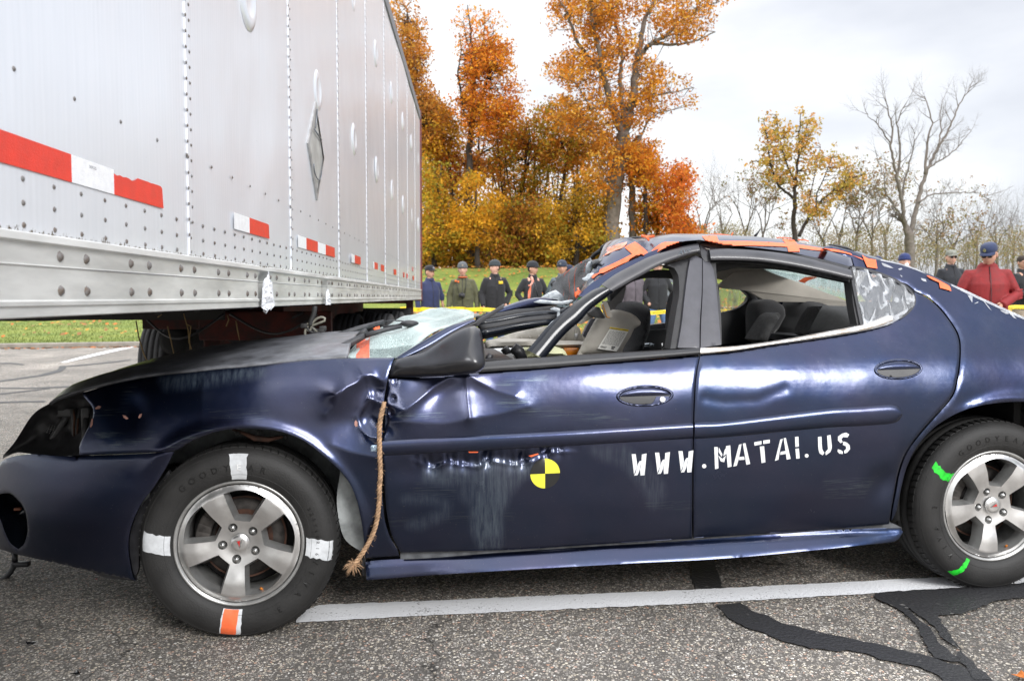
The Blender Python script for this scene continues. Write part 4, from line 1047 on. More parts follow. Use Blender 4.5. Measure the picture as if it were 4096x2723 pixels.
# helper: tape strip lying on the roof side, traced
def onroof(p):
    return None
from mathutils.bvhtree import BVHTree
def bvh_of(objs):
    vs = []; fs = []
    for o in objs:
        n0 = len(vs); vs += [v.co.copy() for v in o.data.vertices]; fs += [tuple(i+n0 for i in f.vertices) for f in o.data.polygons]
    return BVHTree.FromPolygons(vs, fs)
BT = bvh_of([roof, quarter])
def drape(name, fr, pl, mt, parent, off=.003, thick=0, step=10, sub=.012, wrinkle=0, bt=None, fallback=.3, smoothit=True):
    """a strip of tape lying on the bodywork under it: the outline is projected onto the panel"""
    bt = bt or BT
    poly = curve_smooth(px(fr, *pl), True, 10) if smoothit else px(fr, *pl)
    sc = 1/1000.
    V_, F_ = fill([(a*sc, b_*sc) for a, b_ in poly], sub)
    o0 = Vector(((CAM-CO).dot(CX), (CAM-CO).dot(CY), CH)); vs = []
    for a, b_ in V_:
        d = ray((a/sc, b_/sc)); dl = Vector((d.dot(CX), d.dot(CY), d.z)).normalized()
        h = bt.ray_cast(o0, dl)
        if h[0] is None: vs.append(None)
        else:
            w_ = wrinkle*(sin(a*190+b_*60)+sin(a*70-b_*210))*.5
            vs.append(h[0]-dl*(off+w_+.0006*sin(a*300+b_*200)))
    good = [v for v in vs if v is not None]
    if not good: print('drape failed', name); return None
    for i, v in enumerate(vs):
        if v is None:
            k = min((j for j in range(len(vs)) if vs[j] is not None), key=lambda j: (V_[j][0]-V_[i][0])**2+(V_[j][1]-V_[i][1])**2)
            y0 = vs[k].y; vs[i] = carpt((V_[i][0]/sc, V_[i][1]/sc), y0)
    return mesh_obj(name, vs, [tuple(int(i) for i in f) for f in F_], mt, parent)
og = M['orange']
TP = [('H', (1040,600),(1065,565),(1100,552),(1125,545),(1140,505),(1180,488),(1350,410),(1506,330),(1462,290),(1420,255),(1440,238),(1540,190),(1600,232),(1680,305),(1690,345),(1640,370),(1570,400),(1560,372),(1400,440),(1250,510),(1180,545),(1150,548),(1120,560),(1060,608)),
      ('H', (1692,335),(1720,300),(1790,240),(1870,196),(1990,190),(2214,184),(2195,205),(2100,230),(1980,252),(1890,258),(1850,275),(1760,330),(1705,352)),
      ('C', (945,180),(970,178),(1050,180),(1250,180),(1470,192),(1560,200),(1700,222),(1800,232),(1895,258),(1900,268),(1960,288),(1975,300),(1880,262),(1780,244),(1700,240),(1565,224),(1500,216),(1250,208),(1000,212),(960,210)),
      ('C', (955,148),(1048,144),(1062,182),(1000,190),(985,182)), ('C', (1462,168),(1535,172),(1560,205),(1572,246),(1500,246),(1490,206)),
      ('O', (1265,1215),(1300,1238),(1358,1248),(1368,1308),(1300,1298),(1283,1262)),
      ('Q', (805,788),(850,795),(950,840),(1060,895),(1170,960),(1196,1035),(1100,1005),(1020,985),(1005,905),(930,850),(860,815)),
      ('O', (1700,1358),(1760,1380),(1810,1404),(1788,1402),(1740,1382))]
for k, (fr, *pl) in enumerate(TP):
    drape('orange_tape', fr, pl, og, roof, off=.006, wrinkle=.0012, sub=.005)
drape('orange_tape', 'H', [(1200,270),(1250,248),(1330,222),(1452,190),(1440,222),(1390,262),(1290,300),(1170,362),(1180,345),(1225,310)], M['paleorange'], roof, off=.004, wrinkle=.003, sub=.008)
# torn tape ends standing up along the crown
def scrap(name, fr, pts, wd, y, mt, parent, tw=.8):
    P3 = [carpt(p, y) for p in px(fr, *pts)]; vs = []; rg = random.Random(len(pts)*7+int(pts[0][0]))
    for i, p in enumerate(P3):
        t = (P3[min(i+1, len(P3)-1)]-P3[max(i-1, 0)]).normalized(); sd = t.cross(Vector((0,1,0))).normalized()
        q = wd*(rg.uniform(.45, 1)); dy = rg.uniform(-.5, .5)*wd*tw
        vs += [p+sd*q*.5+Vector((0, dy, 0)), p-sd*q*.5-Vector((0, dy, 0))]
    o = mesh_obj(name, vs, [(2*i, 2*i+1, 2*i+3, 2*i+2) for i in range(len(P3)-1)], mt, parent)
    md = o.modifiers.new('thickness', 'SOLIDIFY'); md.thickness = .0012; return o
scrap('torn_tape', 'H', [(1612,122),(1650,128),(1690,130),(1762,124)], .012, .43, og, roof)
scrap('torn_tape', 'H', [(1650,120),(1672,140),(1690,160),(1700,182)], .010, .36, og, roof)
scrap('torn_tape', 'C', [(1000,140),(1060,138),(1110,142),(1140,148),(1152,126)], .008, .43, og, roof)
scrap('torn_tape', 'C', [(1425,158),(1480,158),(1522,164)], .006, .43, og, roof)
scrap('torn_tape', 'C', [(1560,172),(1600,172),(1628,180)], .006, .43, og, roof)
# antenna, sun-roof deflector edge
mb = MB(); mb.tube([carpt(p, .9) for p in px('C', (1290,148), (1305,130), (1318,112), (1329,97))], [.013, .010, .006, .002], 6, flat=.5); mb.build('antenna', M['black'], car)
mb = MB(); mb.tube([carpt(p, .62) for p in px('O', (1040,1146), (1100,1156), (1160,1170), (1208,1192))], [.003, .006, .006, .004], 6); mb.build('rear_spoiler_edge', M['black'], car)
# gutter line between roof and deflectors
sheet('roof_gutter', px('H', (900,800), (1000,700), (1150,590), (1300,505), (1500,405), (1750,292), (1950,230), (2240,175), (2240,214), (1950,284), (1700,370), (1500,468), (1200,660), (1160,690), (960,830)), Wg, M['paint'], car, .012, off=.012, thick=.05, lip=0)
sheet('roof_gutter', px('C', (945,205), (1003,215), (1300,225), (1500,250), (1700,292), (1890,342), (1900,365), (1700,312), (1500,268), (1300,244), (1100,232), (1000,236)), Wg, M['black'], car, .012, off=.008, thick=.05, lip=0)

# ---------------- clear tape and plastic over the quarter window
qw = px('C', (1898,345), (1960,352), (2050,380), (2130,408), (2190,438), (2250,480), (2285,520), (2292,555), (2275,600), (2200,662), (2140,700), (2060,720), (1985,742), (1972,700), (1958,640), (1940,560), (1925,480), (1912,420))
sheet('quarter_window', qw, lambda x, z: Wg(x, z)+.03, mat('dark_glass', (.03, .035, .04), .05, 0, .8, alpha=.55), rdoor, .02, thick=0, lip=0)
fl = sheet('plastic_film', qw, Wg, M['film'], rdoor, .008, off=-.003, thick=0, lip=0, jig=lambda x, z: .006*np.sin((x*.96-z*.28)*120+2*np.sin(z*14))+.003*np.sin(x*260+z*40))
sheet('quarter_window_seal', px('C', (1898,336), (1960,342), (2060,370), (2140,400), (2200,430), (2262,476), (2300,525), (2302,560), (2286,602), (2240,648), (2200,672), (2198,660), (2232,638), (2272,600), (2287,556), (2284,526), (2250,485), (2190,444), (2130,415), (2050,387), (1960,358), (1900,350)), Wg, M['black'], rdoor, .01, off=-.004, thick=.02, lip=0)
BTd = bvh_of([rdoor, quarter, roof])
drape('clear_tape', 'C', [(1975,700),(2050,690),(2150,655),(2230,615),(2270,590),(2276,606),(2200,665),(2140,700),(2060,725),(1985,742)], M['cleartape'], rdoor, bt=BTd, off=.005)
for pl in ([(0,522),(200,560),(400,606),(600,668),(760,738),(800,765),(640,705),(420,630),(200,580),(0,545)], [(100,590),(140,600),(250,650),(290,680),(230,670),(150,650),(120,630)], [(360,690),(410,670),(430,690),(390,710)], [(720,830),(800,850),(805,890),(760,880),(730,860)],
           [(1190,925),(1400,1010),(1650,1130),(1900,1245),(2100,1335),(2336,1442),(2336,1480),(2080,1370),(1850,1262),(1600,1150),(1350,1030),(1200,950)], [(1450,1090),(1530,1120),(1525,1215),(1500,1180)], [(1690,1180),(1720,1200),(1830,1340),(1790,1310)], [(2080,1330),(2110,1335),(2220,1470),(2170,1450),(2120,1400)], [(1560,1225),(1620,1200),(1618,1215),(1570,1235)],
           [(390,780),(430,800),(420,820)], [(1960,1330),(2060,1360),(2110,1390),(2060,1395),(1980,1350)]):
    drape('clear_tape', 'Q', pl, M['cleartape'], quarter, bt=BTd, off=.003, sub=.006)
# trunk deck and rear glass
tk = at_depth
deck = [[(p.x, p.y, p.z) for p in r] for r in (
    [carpt(a, .33) for a in px('Q', (1300,970), (1700,1152), (2100,1340), (2336,1448))]+[Vector((3.75, .33, 1.045)), Vector((3.95, .33, 1.02))],)]
last = full[0][-1]
rg_pts = []
zr = silp[-1].z
def deckrow(y):
    e_ = abs(y-.9)/.6
    return [(silp[-1].x-.02, y, zr-.005-.03*e_**2), (silp[-1].x+.25, y, zr-.055-.03*e_**2), (silp[-1].x+.55, y, 1.14-.015*e_**2), (silp[-1].x+.66, y, 1.075), (silp[-1].x+.72, y, 1.052), (silp[-1].x+1.1, y, 1.045), (silp[-1].x+1.25, y, .98), (silp[-1].x+1.28, y, .5)]
dk = [surf_pt(p, Wbase) for p in px('Q', (1900,1245), (2100,1335), (2336,1442), (2600,1560)) + px('D', (1200,400), (1500,440), (1700,500))]
dk = [Vector((a, float(Wbase(a, b_))+.004, b_-.002)) for a, b_ in dk]; ex_ = dk[-1].x
def dkrow(s_): return [Vector((p.x, p.y+(1.80-2*p.y)*s_, p.z+(.012 if p.z < 1.10 else .002)*math.sin(pi*s_)**.6)) for p in dk]
loft('trunk_lid', [dkrow(s_) for s_ in (0, .02, .08, .2, .35, .5, .65, .8, .92, .98, 1)], M['paint'], car, 0, 40, 3)
zt_ = dk[-1].z; ny_ = dk[-1].y
rb_ = [[Vector((ex_-.02+dx_*(1-abs(2*t-1)**3), ny_+(1.80-2*ny_)*t, z_)) for t in np.linspace(0, 1, 17)] for z_, dx_ in ((zt_, .02), (zt_-.12, .10), (.62, .12), (.55, .17), (.36, .17), (.24, .10))]
loft('rear_bumper', rb_, M['paint'], car, .01, 30, 4)
# ---------------- interior
BG = M['beige']
# rear glass as seen from inside, crazed, and its frame
def planeyf(p0, p1, y0, y1):
    return lambda p: y0+(y1-y0)*min(1.2, max(-.2, (p[0]-p0)/(p1-p0)))
rgx = px('C', (1330,350), (1450,358), (1650,392), (1892,438), (1895,556), (1750,508), (1570,440), (1440,395))
slab('rear_window', rgx, planeyf(rgx[0][0], rgx[3][0], 1.25, .75), .006, M['rearglass'], car, bev=0)
slab('orange_tape', px('C', (1562,432), (1600,410), (1648,397), (1702,396), (1680,410), (1630,425), (1600,444)), planeyf(rgx[0][0], rgx[3][0], 1.24, .74), .003, og, car, bev=0)
slab('pillar_lining', px('C', (1050,470), (1085,440), (1140,395), (1205,345), (1340,348), (1440,392), (1570,447), (1750,515), (1896,566), (1896,590), (1780,590), (1600,560), (1480,560), (1400,560), (1330,540), (1260,500), (1180,455), (1110,448), (1060,460)), planeyf(px('C', (1050,470))[0][0], rgx[3][0], 1.5, 1.15), .03, M['headliner'], car)
slab('roof_header', px('C', (1040,312), (1250,310), (1500,342), (1700,384), (1900,420), (1900,445), (1700,402), (1500,362), (1330,350), (1200,346), (1060,372), (1045,400)), .40, .05, M['inner'], car)
slab('far_quarter_glass', px('C', (1072,470), (1100,458), (1160,466), (1210,494), (1240,530), (1238,560), (1190,597), (1120,618), (1072,630)), 1.62, .01, M['film'], car)
slab('far_door_trim', px('C', (1040,445), (1062,450), (1072,632), (1130,618), (1190,598), (1238,560), (1248,530), (1270,560), (1290,600), (1296,660), (1290,800), (1080,830), (1040,830)), 1.58, .04, M['inner'], car)
slab('far_window_frame', px('C', (1100,448), (1180,452), (1250,480), (1300,530), (1330,600), (1310,720), (1290,810), (1300,620), (1270,550), (1215,490), (1160,464)), 1.54, .04, M['black'], car)
def seat(name, fr, pl, y, th, mt, infl=.05, iw=.05):
    pts = [carpt(p, y) for p in curve_smooth(px(fr, *pl), True, 12)]
    o = sheet2(name, [(p.x, p.z) for p in pts], lambda x, z: np.full(np.shape(x), y), mt, car, .02, 0, th, [], inflate=infl, infl_w=iw, lip=0)
    return o
seat('rear_seat', 'C', [(1460,640),(1475,580),(1500,535),(1560,520),(1680,525),(1740,550),(1775,590),(1850,600),(1850,800),(1400,840),(1430,740)], 1.42, .03, M['fabric'], .26, .13)
seat('rear_seat_bolster', 'C', [(1590,760),(1640,660),(1680,600),(1710,585),(1895,590),(1930,700),(1900,800),(1590,830)], .96, .03, mat('dark_grey_fabric', (.025, .026, .026), .9, noise=.3, nscale=60, bump=.4, bscale=300), .26, .13)
seat('seat_bolster', 'C', [(1300,800),(1350,720),(1400,650),(1440,630),(1452,650),(1400,740),(1360,830)], 1.1, .15, M['fabricgrey'], .03, .03)
seat('seat_bolster', 'C', [(1585,760),(1630,660),(1680,590),(1715,588),(1660,680),(1620,780)], .58, .08, M['fabricgrey'], .03, .03)
seat('rear_head_rest', 'C', [(1290,620),(1310,560),(1350,545),(1420,555),(1470,590),(1480,640),(1440,720),(1380,800),(1290,800)], 1.35, .12, M['fabric'])
# parcel shelf
mb = MB(); mb.box((2.75, .95, .93), (.5, 1.2, .03)); mb.build('parcel_shelf', M['inner'], car, False)
# front seats
seat('passenger_seat', 'H', [(1330,950),(1350,910),(1400,880),(1480,868),(1560,872),(1620,895),(1650,940),(1662,1020),(1655,1150),(1640,1250),(1600,1330),(1560,1480),(1380,1500),(1350,1200)], 1.46, .03, M['fabric'], .30, .14)
seat('driver_seat', 'H', [(2060,725),(2010,738),(1965,780),(1935,860),(1915,960),(1908,1080),(1912,1180),(1935,1260),(1960,1330),(1990,1480),(2120,1500),(2130,800)], .74, .03, M['fabric'], .32, .16)
# far door seen through the window
slab('far_window_sill', px('H', (1640,1150), (1800,1128), (1920,1115), (1920,1195), (1650,1205)), 1.60, .06, M['pillar'], car)
slab('far_door_trim', px('H', (1200,1180), (1400,1190), (1650,1195), (1930,1185), (1960,1480), (1200,1520)), 1.56, .04, M['inner'], car)
mb = MB(); mb.tube([carpt(p, 1.50) for p in px('H', (1562,1398), (1620,1380), (1700,1368), (1752,1366))], [.018, .024, .024, .016], 10, flat=.6); mb.build('inner_handle', mat('shiny_grey', (.3, .33, .35), .15, .7), car)
for x_ in (1708, 1852):
    mb = MB(); mb.tube([carpt(p, .20 if x_ > 1800 else 1.45) for p in px('H', (x_, 1415), (x_, 1345))], .0035, 6); mb.build('lock_pin', M['lug'], car)
slab('far_door_frame', px('H', (940,1270), (985,1170), (1040,1070), (1100,1060), (1060,1150), (1000,1280)), 1.5, .04, M['pillar'], car)
slab('far_pillar_trim', px('H', (1180,870), (1260,860), (1320,750), (1400,690), (1440,700), (1420,800), (1380,900), (1340,950), (1260,1000), (1210,1000)), 1.5, .04, mat('grey_pillar_trim', (.10, .095, .09), .7, noise=.2), car)
slab('far_roof_rail', px('H', (1250,760), (1400,640), (1600,560), (1800,510), (1960,520), (2030,570), (2045,640), (1990,612), (1850,605), (1700,605), (1560,630), (1440,690), (1330,800), (1260,870)), 1.3, .06, M['inner'], car)
# hanging pillar trim with its printed label
trimp = [(895,1478),(940,1390),(1000,1270),(1060,1160),(1110,1075),(1180,1010),(1250,982),(1310,964),(1420,982),(1500,1010),(1560,1050),(1605,1105),(1600,1140),(1560,1165),(1530,1185),(1490,1270),(1440,1350),(1400,1430),(1385,1480)]
vis = seat('hanging_trim', 'H', trimp, .62, .03, BG, .02, .04)
lp = lambda p: .592
lbl = slab('printed_label', px('H', (1252,1182), (1464,1215), (1330,1441), (1112,1408)), .592, .003, M['labelwhite'], vis, sm=False, bev=0)
slab('label_header', px('H', (1258,1163), (1469,1192), (1462,1214), (1250,1181)), .590, .003, M['labelyellow'], lbl, sm=False, bev=0)
A_, B_, C__, D__ = [Vector(p) for p in px('H', (1250,1190), (1460,1222), (1330,1436), (1116,1404))]
mb = MB(); rg = random.Random(9)
def quadline(t0, t1, s0, s1):
    def q(t, s): 
        a = A_+(B_-A_)*s; b_ = D__+(C__-D__)*s; return a+(b_-a)*t
    P4 = [carpt(tuple(q(t, s)), .5912) for t, s in ((t0, s0), (t0, s1), (t1, s1), (t1, s0))]
    mb.add(P4, [(0, 1, 2, 3)])
for i in range(16):
    t = .04+i*.046
    s0 = .06; 
    while s0 < .92:
        L_ = rg.uniform(.04, .16); quadline(t, t+.017, s0, min(.94, s0+L_)); s0 += L_+.025
    if i == 3: pass
for i in range(20): quadline(.85, .96, .08+i*.016, .08+i*.016+.008)
quadline(.80, .86, .62, .82); quadline(.88, .95, .66, .80)
mb.build('label_print', M['ink'], lbl, False)
v, f = text_mesh('AVERTISSEMENT / WARNING', .0095, .0001, align='LEFT')
h0, h1 = [carpt(p, .588) for p in px('H', (1262,1186), (1462,1214))]; ex = (h1-h0).normalized(); ez = Vector((-ex.z, 0, ex.x)); wd_ = max(q.x for q in v)
mesh_obj('label_print', [h0+ex*(q.x*(h1-h0).length/wd_)+ez*(q.y*.8+.0012)+Vector((0,-q.z,0)) for q in v], f, M['ink'], lbl, False)
slab('broken_visor', px('H', (1160,905), (1195,880), (1222,872), (1245,930), (1280,1048), (1212,1056), (1190,1000)), .50, .02, BG, car)
mb = MB(); mb.tube([carpt(p, .497) for p in px('H', (1168,905), (1195,975), (1218,1050), (1250,1056))], .003, 6); mb.build('visor_wire', mat('tan_wire', (.5, .25, .06), .5), car)
slab('broken_housing', px('H', (1010,1000), (1040,985), (1100,930), (1130,935), (1150,960), (1200,1050), (1190,1066), (1120,1062), (1060,1050)), .56, .05, mat('grey_broken', (.10, .10, .10), .5, noise=.6, nscale=30), car)
slab('bent_trim', px('H', (880,1120), (1000,1010), (1020,1040), (1070,1055), (1000,1090), (920,1130)), .6, .03, BG, car)
# collapsed headliner with ribs
seat('collapsed_headliner', 'H', [(-140,1330),(0,1285),(150,1235),(300,1200),(430,1175),(560,1150),(700,1130),(860,1132),(915,1185),(925,1250),(1000,1300),(1040,1335),(1000,1345),(700,1330),(400,1320),(0,1320),(-140,1345)], .80, .03, M['beige'], .01, .02)
seat('collapsed_trim_roll', 'H', [(-160,1350),(-140,1322),(0,1302),(300,1300),(600,1318),(900,1325),(1050,1338),(1120,1345),(1122,1368),(1105,1400),(1080,1424),(950,1418),(700,1400),(400,1392),(0,1404),(-150,1410)], .74, .06, BG, .03, .03)
for k in range(9):
    x_ = -60+k*100
    mb = MB(); mb.tube([carpt(p, .785) for p in px('H', (x_+8, 1300-.04*k*100-k*8+10), (x_, 1300))], .004, 6)
    if k < 9: mb.build('liner_rib', BG, car)
slab('white_clip', px('H', (850,1240), (895,1235), (893,1300), (855,1305)), .70, .01, mat('clip_grey', (.35, .35, .35), .3, .5), car, sm=False)
for pl in (((860,1310),(850,1180),(870,1150),(880,1200),(890,1180),(905,1230)), ((925,1250),(940,1270),(960,1275),(990,1300),(1035,1330),(960,1330))):
    slab('jagged_edge', px('H', *pl), .78, .01, BG, car, sm=False, bev=0)
seat('air_bag', 'H', [(480,1520),(505,1460),(540,1428),(600,1412),(660,1402),(715,1410),(745,1440),(770,1490),(775,1530)], .55, .2, M['airbag'], .05, .05)
seat('air_bag', 'I', [(1740,650),(1750,610),(1800,590),(1900,575),(2000,580),(2100,572),(2160,570),(2160,720),(1740,730)], .95, .15, M['white'], .05, .06)
seat('air_bag', 'I', [(2100,660),(2130,600),(2200,572),(2359,570),(2359,700),(2110,700)], .80, .15, M['airbag'], .05, .05)
slab('amber_bottle', px('H', (730,1402), (900,1400), (905,1480), (760,1500)), .7, .05, M['amber'], car)
mb = MB(); mb.tube([carpt(p, .5) for p in px('I', (1925,570), (1960,620), (1985,690))], .017, 10); mb.tube([carpt(p, .42) for p in px('I', (2010,565), (2070,610), (2105,700))], .024, 10); mb.build('steering_wheel', M['black'], car)
mb = MB(); mb.tube([carpt(p, .16) for p in px('I', (1765,700), (1785,660), (1805,628))], [.012, .012, .010], 8); mb.build('stalk', M['black'], car)
slab('dashboard_flap', px('I', (1880,655), (2000,622), (2030,690), (1900,720)), .25, .02, mat('dusty_grey', (.16, .16, .16), .7, noise=.3), car)
mb = MB(); mb.box((.85, .9, .78), (.5, 1.45, .22), bev=.05); mb.build('dashboard', M['inner'], car)
# ---------------- crushed windscreen
def rowp(fr, pts, ys):
    P_ = px(fr, *pts); return [carpt(p, y) for p, y in zip(P_, np.linspace(ys[0], ys[1], len(P_)))]
wr = [rowp('I', [(440,668),(890,664),(1000,598),(1200,478),(1400,366),(1640,300)], (.13, .20)),
      rowp('I', [(415,630),(560,540),(760,440),(1100,372),(1400,306),(1630,262)], (.30, .36)),
      rowp('I', [(430,640),(600,530),(780,450),(1100,380),(1400,318),(1640,275)], (.62, .62)),
      rowp('I', [(640,470),(800,400),(1000,330),(1200,300),(1450,280),(1640,262)], (.95, .95)),
      rowp('I', [(700,430),(850,350),(1000,285),(1180,228),(1400,200),(1640,252)], (1.30, 1.30)),
      rowp('I', [(760,440),(880,380),(1000,320),(1180,262),(1400,240),(1640,280)], (1.58, 1.58))]
ws = loft('windshield', wr, M['glass'], car, .006, 60, 6, jig=lambda p: (0, 0, .006*sin(p.x*38+p.y*9)+.005*sin(p.x*19-p.y*31)))
BTw = bvh_of([ws])
drape('orange_tape', 'I', [(535,480),(560,478),(600,472),(658,464),(654,560),(655,664),(530,664),(530,600)], mat('dusty_orange_tape', (.8, .17, .09), .55, noise=.35, nscale=55, bump=.5, bscale=90), ws, bt=BTw, off=.02)
drape('dark_lower_glass', 'I', [(660,580),(800,575),(950,555),(1080,540),(1040,570),(960,620),(890,662),(664,664)], M['glasslow'], ws, bt=BTw, off=.008)
slab('frayed_headliner', px('P', (720,968), (880,920), (950,915), (985,945), (950,975), (850,990)), .75, .01, mat('frayed_grey', (.3, .29, .27), .9, noise=.4), car)
# debris of glass on cowl and hood
mb = MB(); rg = random.Random(5)
def chip(c, s):
    a = rg.uniform(0, pi); R3 = Matrix.Rotation(a, 3, 'Z') @ Matrix.Rotation(rg.uniform(-.5, .5), 3, 'X')
    mb.add([Vector(c)+R3 @ Vector(q)*s for q in ((-.5,-.4,0),(.5,-.3,.1),(.1,.6,.2),(0,0,.45))], [(0,1,3),(1,2,3),(2,0,3)])
hbt = bvh_of([hood, ws])
for k in range(420):
    x_ = rg.triangular(-.5, .75, .6); y_ = rg.uniform(.12, 1.5)
    h = hbt.ray_cast(Vector((x_, y_, 2)), Vector((0,0,-1)))
    if h[0] is not None: chip(h[0]+Vector((0,0,.001)), rg.uniform(.003, .0075))
mb.build('glass_debris', mat('glass_crumbs', (.7, .85, .85), .08, 0, .8), hood, False)
# A-pillar base strips
strip('pillar_base', px('I', (900,668), (1000,604), (1200,484), (1400,372), (1560,318), (1640,298)), px('I', (1010,655), (1100,620), (1250,545), (1400,455), (1560,368), (1668,316)), M['paint'], car, off=.005, bulge=.006)
strip('pillar_seal', px('I', (1075,634), (1200,562), (1330,484), (1460,408), (1600,342), (1672,314)), px('I', (1190,612), (1290,552), (1400,486), (1500,424), (1600,376), (1668,350)), M['rubber'], car, off=-.004, bulge=.006)
slab('bent_trim_strip', px('I', (1633,365), (1648,330), (1700,288), (1800,230), (1924,152), (1922,200), (1840,250), (1760,300), (1700,345), (1678,368)), .16, .012, M['guard'], car)
# collapsed roof rail, with seals, running back from the scuttle
def ptube(name, fr, pts, y, rad, mt, n=10, flat=1):
    mb = MB(); P_ = px(fr, *pts); ys = y if hasattr(y, '__len__') else [y]*len(P_)
    P3 = [carpt(p, q) for p, q in zip(curve_smooth(P_, False, 25), np.interp(np.linspace(0, 1, len(curve_smooth(P_, False, 25))), np.linspace(0, 1, len(ys)), ys))]
    rd = [np.interp(i/(len(P3)-1), np.linspace(0, 1, len(rad)), rad) if hasattr(rad, '__len__') else rad for i in range(len(P3))]
    mb.tube(P3, rd, n, flat=flat); return mb.build(name, mt, car)
ptube('collapsed_rail', 'H', [(-200,1045),(0,990),(200,935),(400,890),(560,880),(640,885)], (.34, .5), (.008, .016, .023, .022, .015), M['paint'])
ptube('door_seal', 'H', [(-260,1080),(0,1040),(200,1000),(400,985),(560,968),(720,985)], (.28, .42), .014, M['rubber'])
ptube('door_seal', 'H', [(-250,1130),(0,1090),(200,1050),(450,1020),(700,1000),(800,960)], (.26, .36), .014, M['gloss'])
ptube('door_seal', 'H', [(-230,1180),(0,1145),(200,1105),(450,1075),(650,1060)], (.25, .33), .016, M['rubber'])
ptube('door_seal', 'H', [(-220,1235),(0,1195),(150,1160),(350,1130),(600,1100)], (.24, .32), .014, M['gloss'])
ptube('door_seal', 'H', [(-215,1270),(0,1230),(200,1180),(450,1130),(600,1085)], (.26, .33), .012, M['rubber'])
slab('crushed_metal', px('H', (-200,1060), (0,1020), (300,960), (600,930), (760,940), (700,1010), (450,1100), (200,1190), (0,1240), (-200,1275)), .40, .03, M['black'], car)
slab('shard_fringe', px('H', (380,880), (460,850), (600,862), (700,870), (820,850), (850,862), (780,900), (700,912), (560,900), (450,895)), .36, .012, M['shards'], car, sm=False)
slab('shard_fringe', px('H', (570,960), (620,935), (690,950), (660,985), (690,1040), (660,1080), (650,1040), (655,990)), .30, .012, M['shards'], car, sm=False)
slab('shard_fringe', px('H', (480,1240), (540,1160), (590,1100), (700,1030), (820,950), (840,965), (760,1030), (640,1110), (560,1190), (500,1260)), .13, .008, M['shards'], car, sm=False)
# torn upper windscreen, hanging from the roof edge
def yT(p): return float(np.interp(p[0], [2205, 2400], [1.15, .30]))
tornpl = px('H', (1035,375), (990,395), (940,420), (870,465), (800,510), (740,545), (680,580), (640,600), (660,640), (610,660), (600,720), (570,760), (500,810), (440,850), (480,870), (600,885), (700,905), (790,905), (860,860), (905,800), (950,740), (1010,640), (1040,560), (1060,480), (1140,430), (1170,400), (1110,390), (1050,410))
V_, F_ = fill([(a/1000, b_/1000) for a, b_ in curve_smooth(tornpl, True, 12)], .010)
vs = []
for a, b_ in V_:
    p = (a*1000, b_*1000); y0 = yT(p)+.010*sin(a*95+2*sin(b_*40))+.004*sin(a*210); vs.append(carpt(p, y0))
torn = mesh_obj('torn_windshield', vs, [tuple(int(i) for i in f) for f in F_], M['torn'], car)
md = torn.modifiers.new('thickness', 'SOLIDIFY'); md.thickness = .006
BTt = bvh_of([torn])
dripm = mat('orange_streak', (.8, .14, .06), .4)
for pts in ([(1008,392),(985,450),(970,520),(965,600),(955,710),(945,730)], [(960,405),(905,455),(870,510),(858,580),(855,680),(856,790)], [(920,425),(850,480),(808,540),(792,600),(800,700),(803,800),(785,865)], [(860,470),(790,520),(745,565),(733,620),(740,700),(738,760),(722,830)]):
    P_ = curve_smooth(px('H', *pts), False, 8); mb = MB(); P3 = []
    o0 = Vector(((CAM-CO).dot(CX), (CAM-CO).dot(CY), CH))
    for p in P_:
        d = ray(p); dl = Vector((d.dot(CX), d.dot(CY), d.z)).normalized(); h = BTt.ray_cast(o0, dl)
        if h[0] is not None: P3.append(h[0]-dl*.010)
    if len(P3) > 2: mb.tube(P3, .0042, 6); mb.build('orange_streak', dripm, torn)
slab('shard_fringe', px('H', (585,660), (620,630), (670,630), (690,650), (650,700), (610,715), (590,690)), 1.1, .03, M['black'], car, sm=False)
slab('shard_fringe', px('H', (380,885), (480,820), (560,770), (640,740), (720,800), (740,860), (640,885), (500,880)), .55, .02, M['shards'], car, sm=False)
slab('shard_fringe', px('H', (930,610), (980,590), (1000,560), (1060,540), (1090,560), (1020,640), (960,640)), .29, .01, M['shards'], car, sm=False)
slab('shard_fringe', px('H', (985,470), (1010,420), (1060,400), (1180,380), (1300,340), (1200,390), (1080,425), (1045,460), (1040,520), (1010,560), (985,550)), .42, .012, M['shards'], car, sm=False)
slab('folded_roof_edge', px('H', (1150,300), (1185,282), (1200,300), (1180,330), (1175,370), (1200,390), (1150,400), (1140,360), (1160,320)), .5, .02, M['gloss'], car)
# dark lip along the front roof edge
ptube('roof_front_edge', 'H', [(1010,420),(1030,385),(1090,330),(1150,290),(1170,262),(1230,222),(1330,186),(1480,160),(1640,143),(1700,150)], (.95, .62), (.006, .010, .012, .010, .008, .005), M['black'])
slab('torn_gap', px('H', (1050,450), (1100,430), (1150,425), (1145,470), (1080,500), (1060,490)), .34, .01, M['dark'], car)
scrap('torn_tape', 'H', [(860,820),(880,790),(895,770),(915,775)], .026, .22, og, car)
scrap('torn_tape', 'H', [(905,770),(895,740),(885,715)], .008, .22, M['paleorange'], car)
slab('orange_tape', px('H', (855,815), (868,780), (900,765), (915,780), (918,800), (890,820), (868,838)), .20, .003, og, car, bev=0)
slab('green_mark', px('H', (890,838), (915,825), (935,828), (925,845), (900,852)), .175, .003, M['green'], car, bev=0)
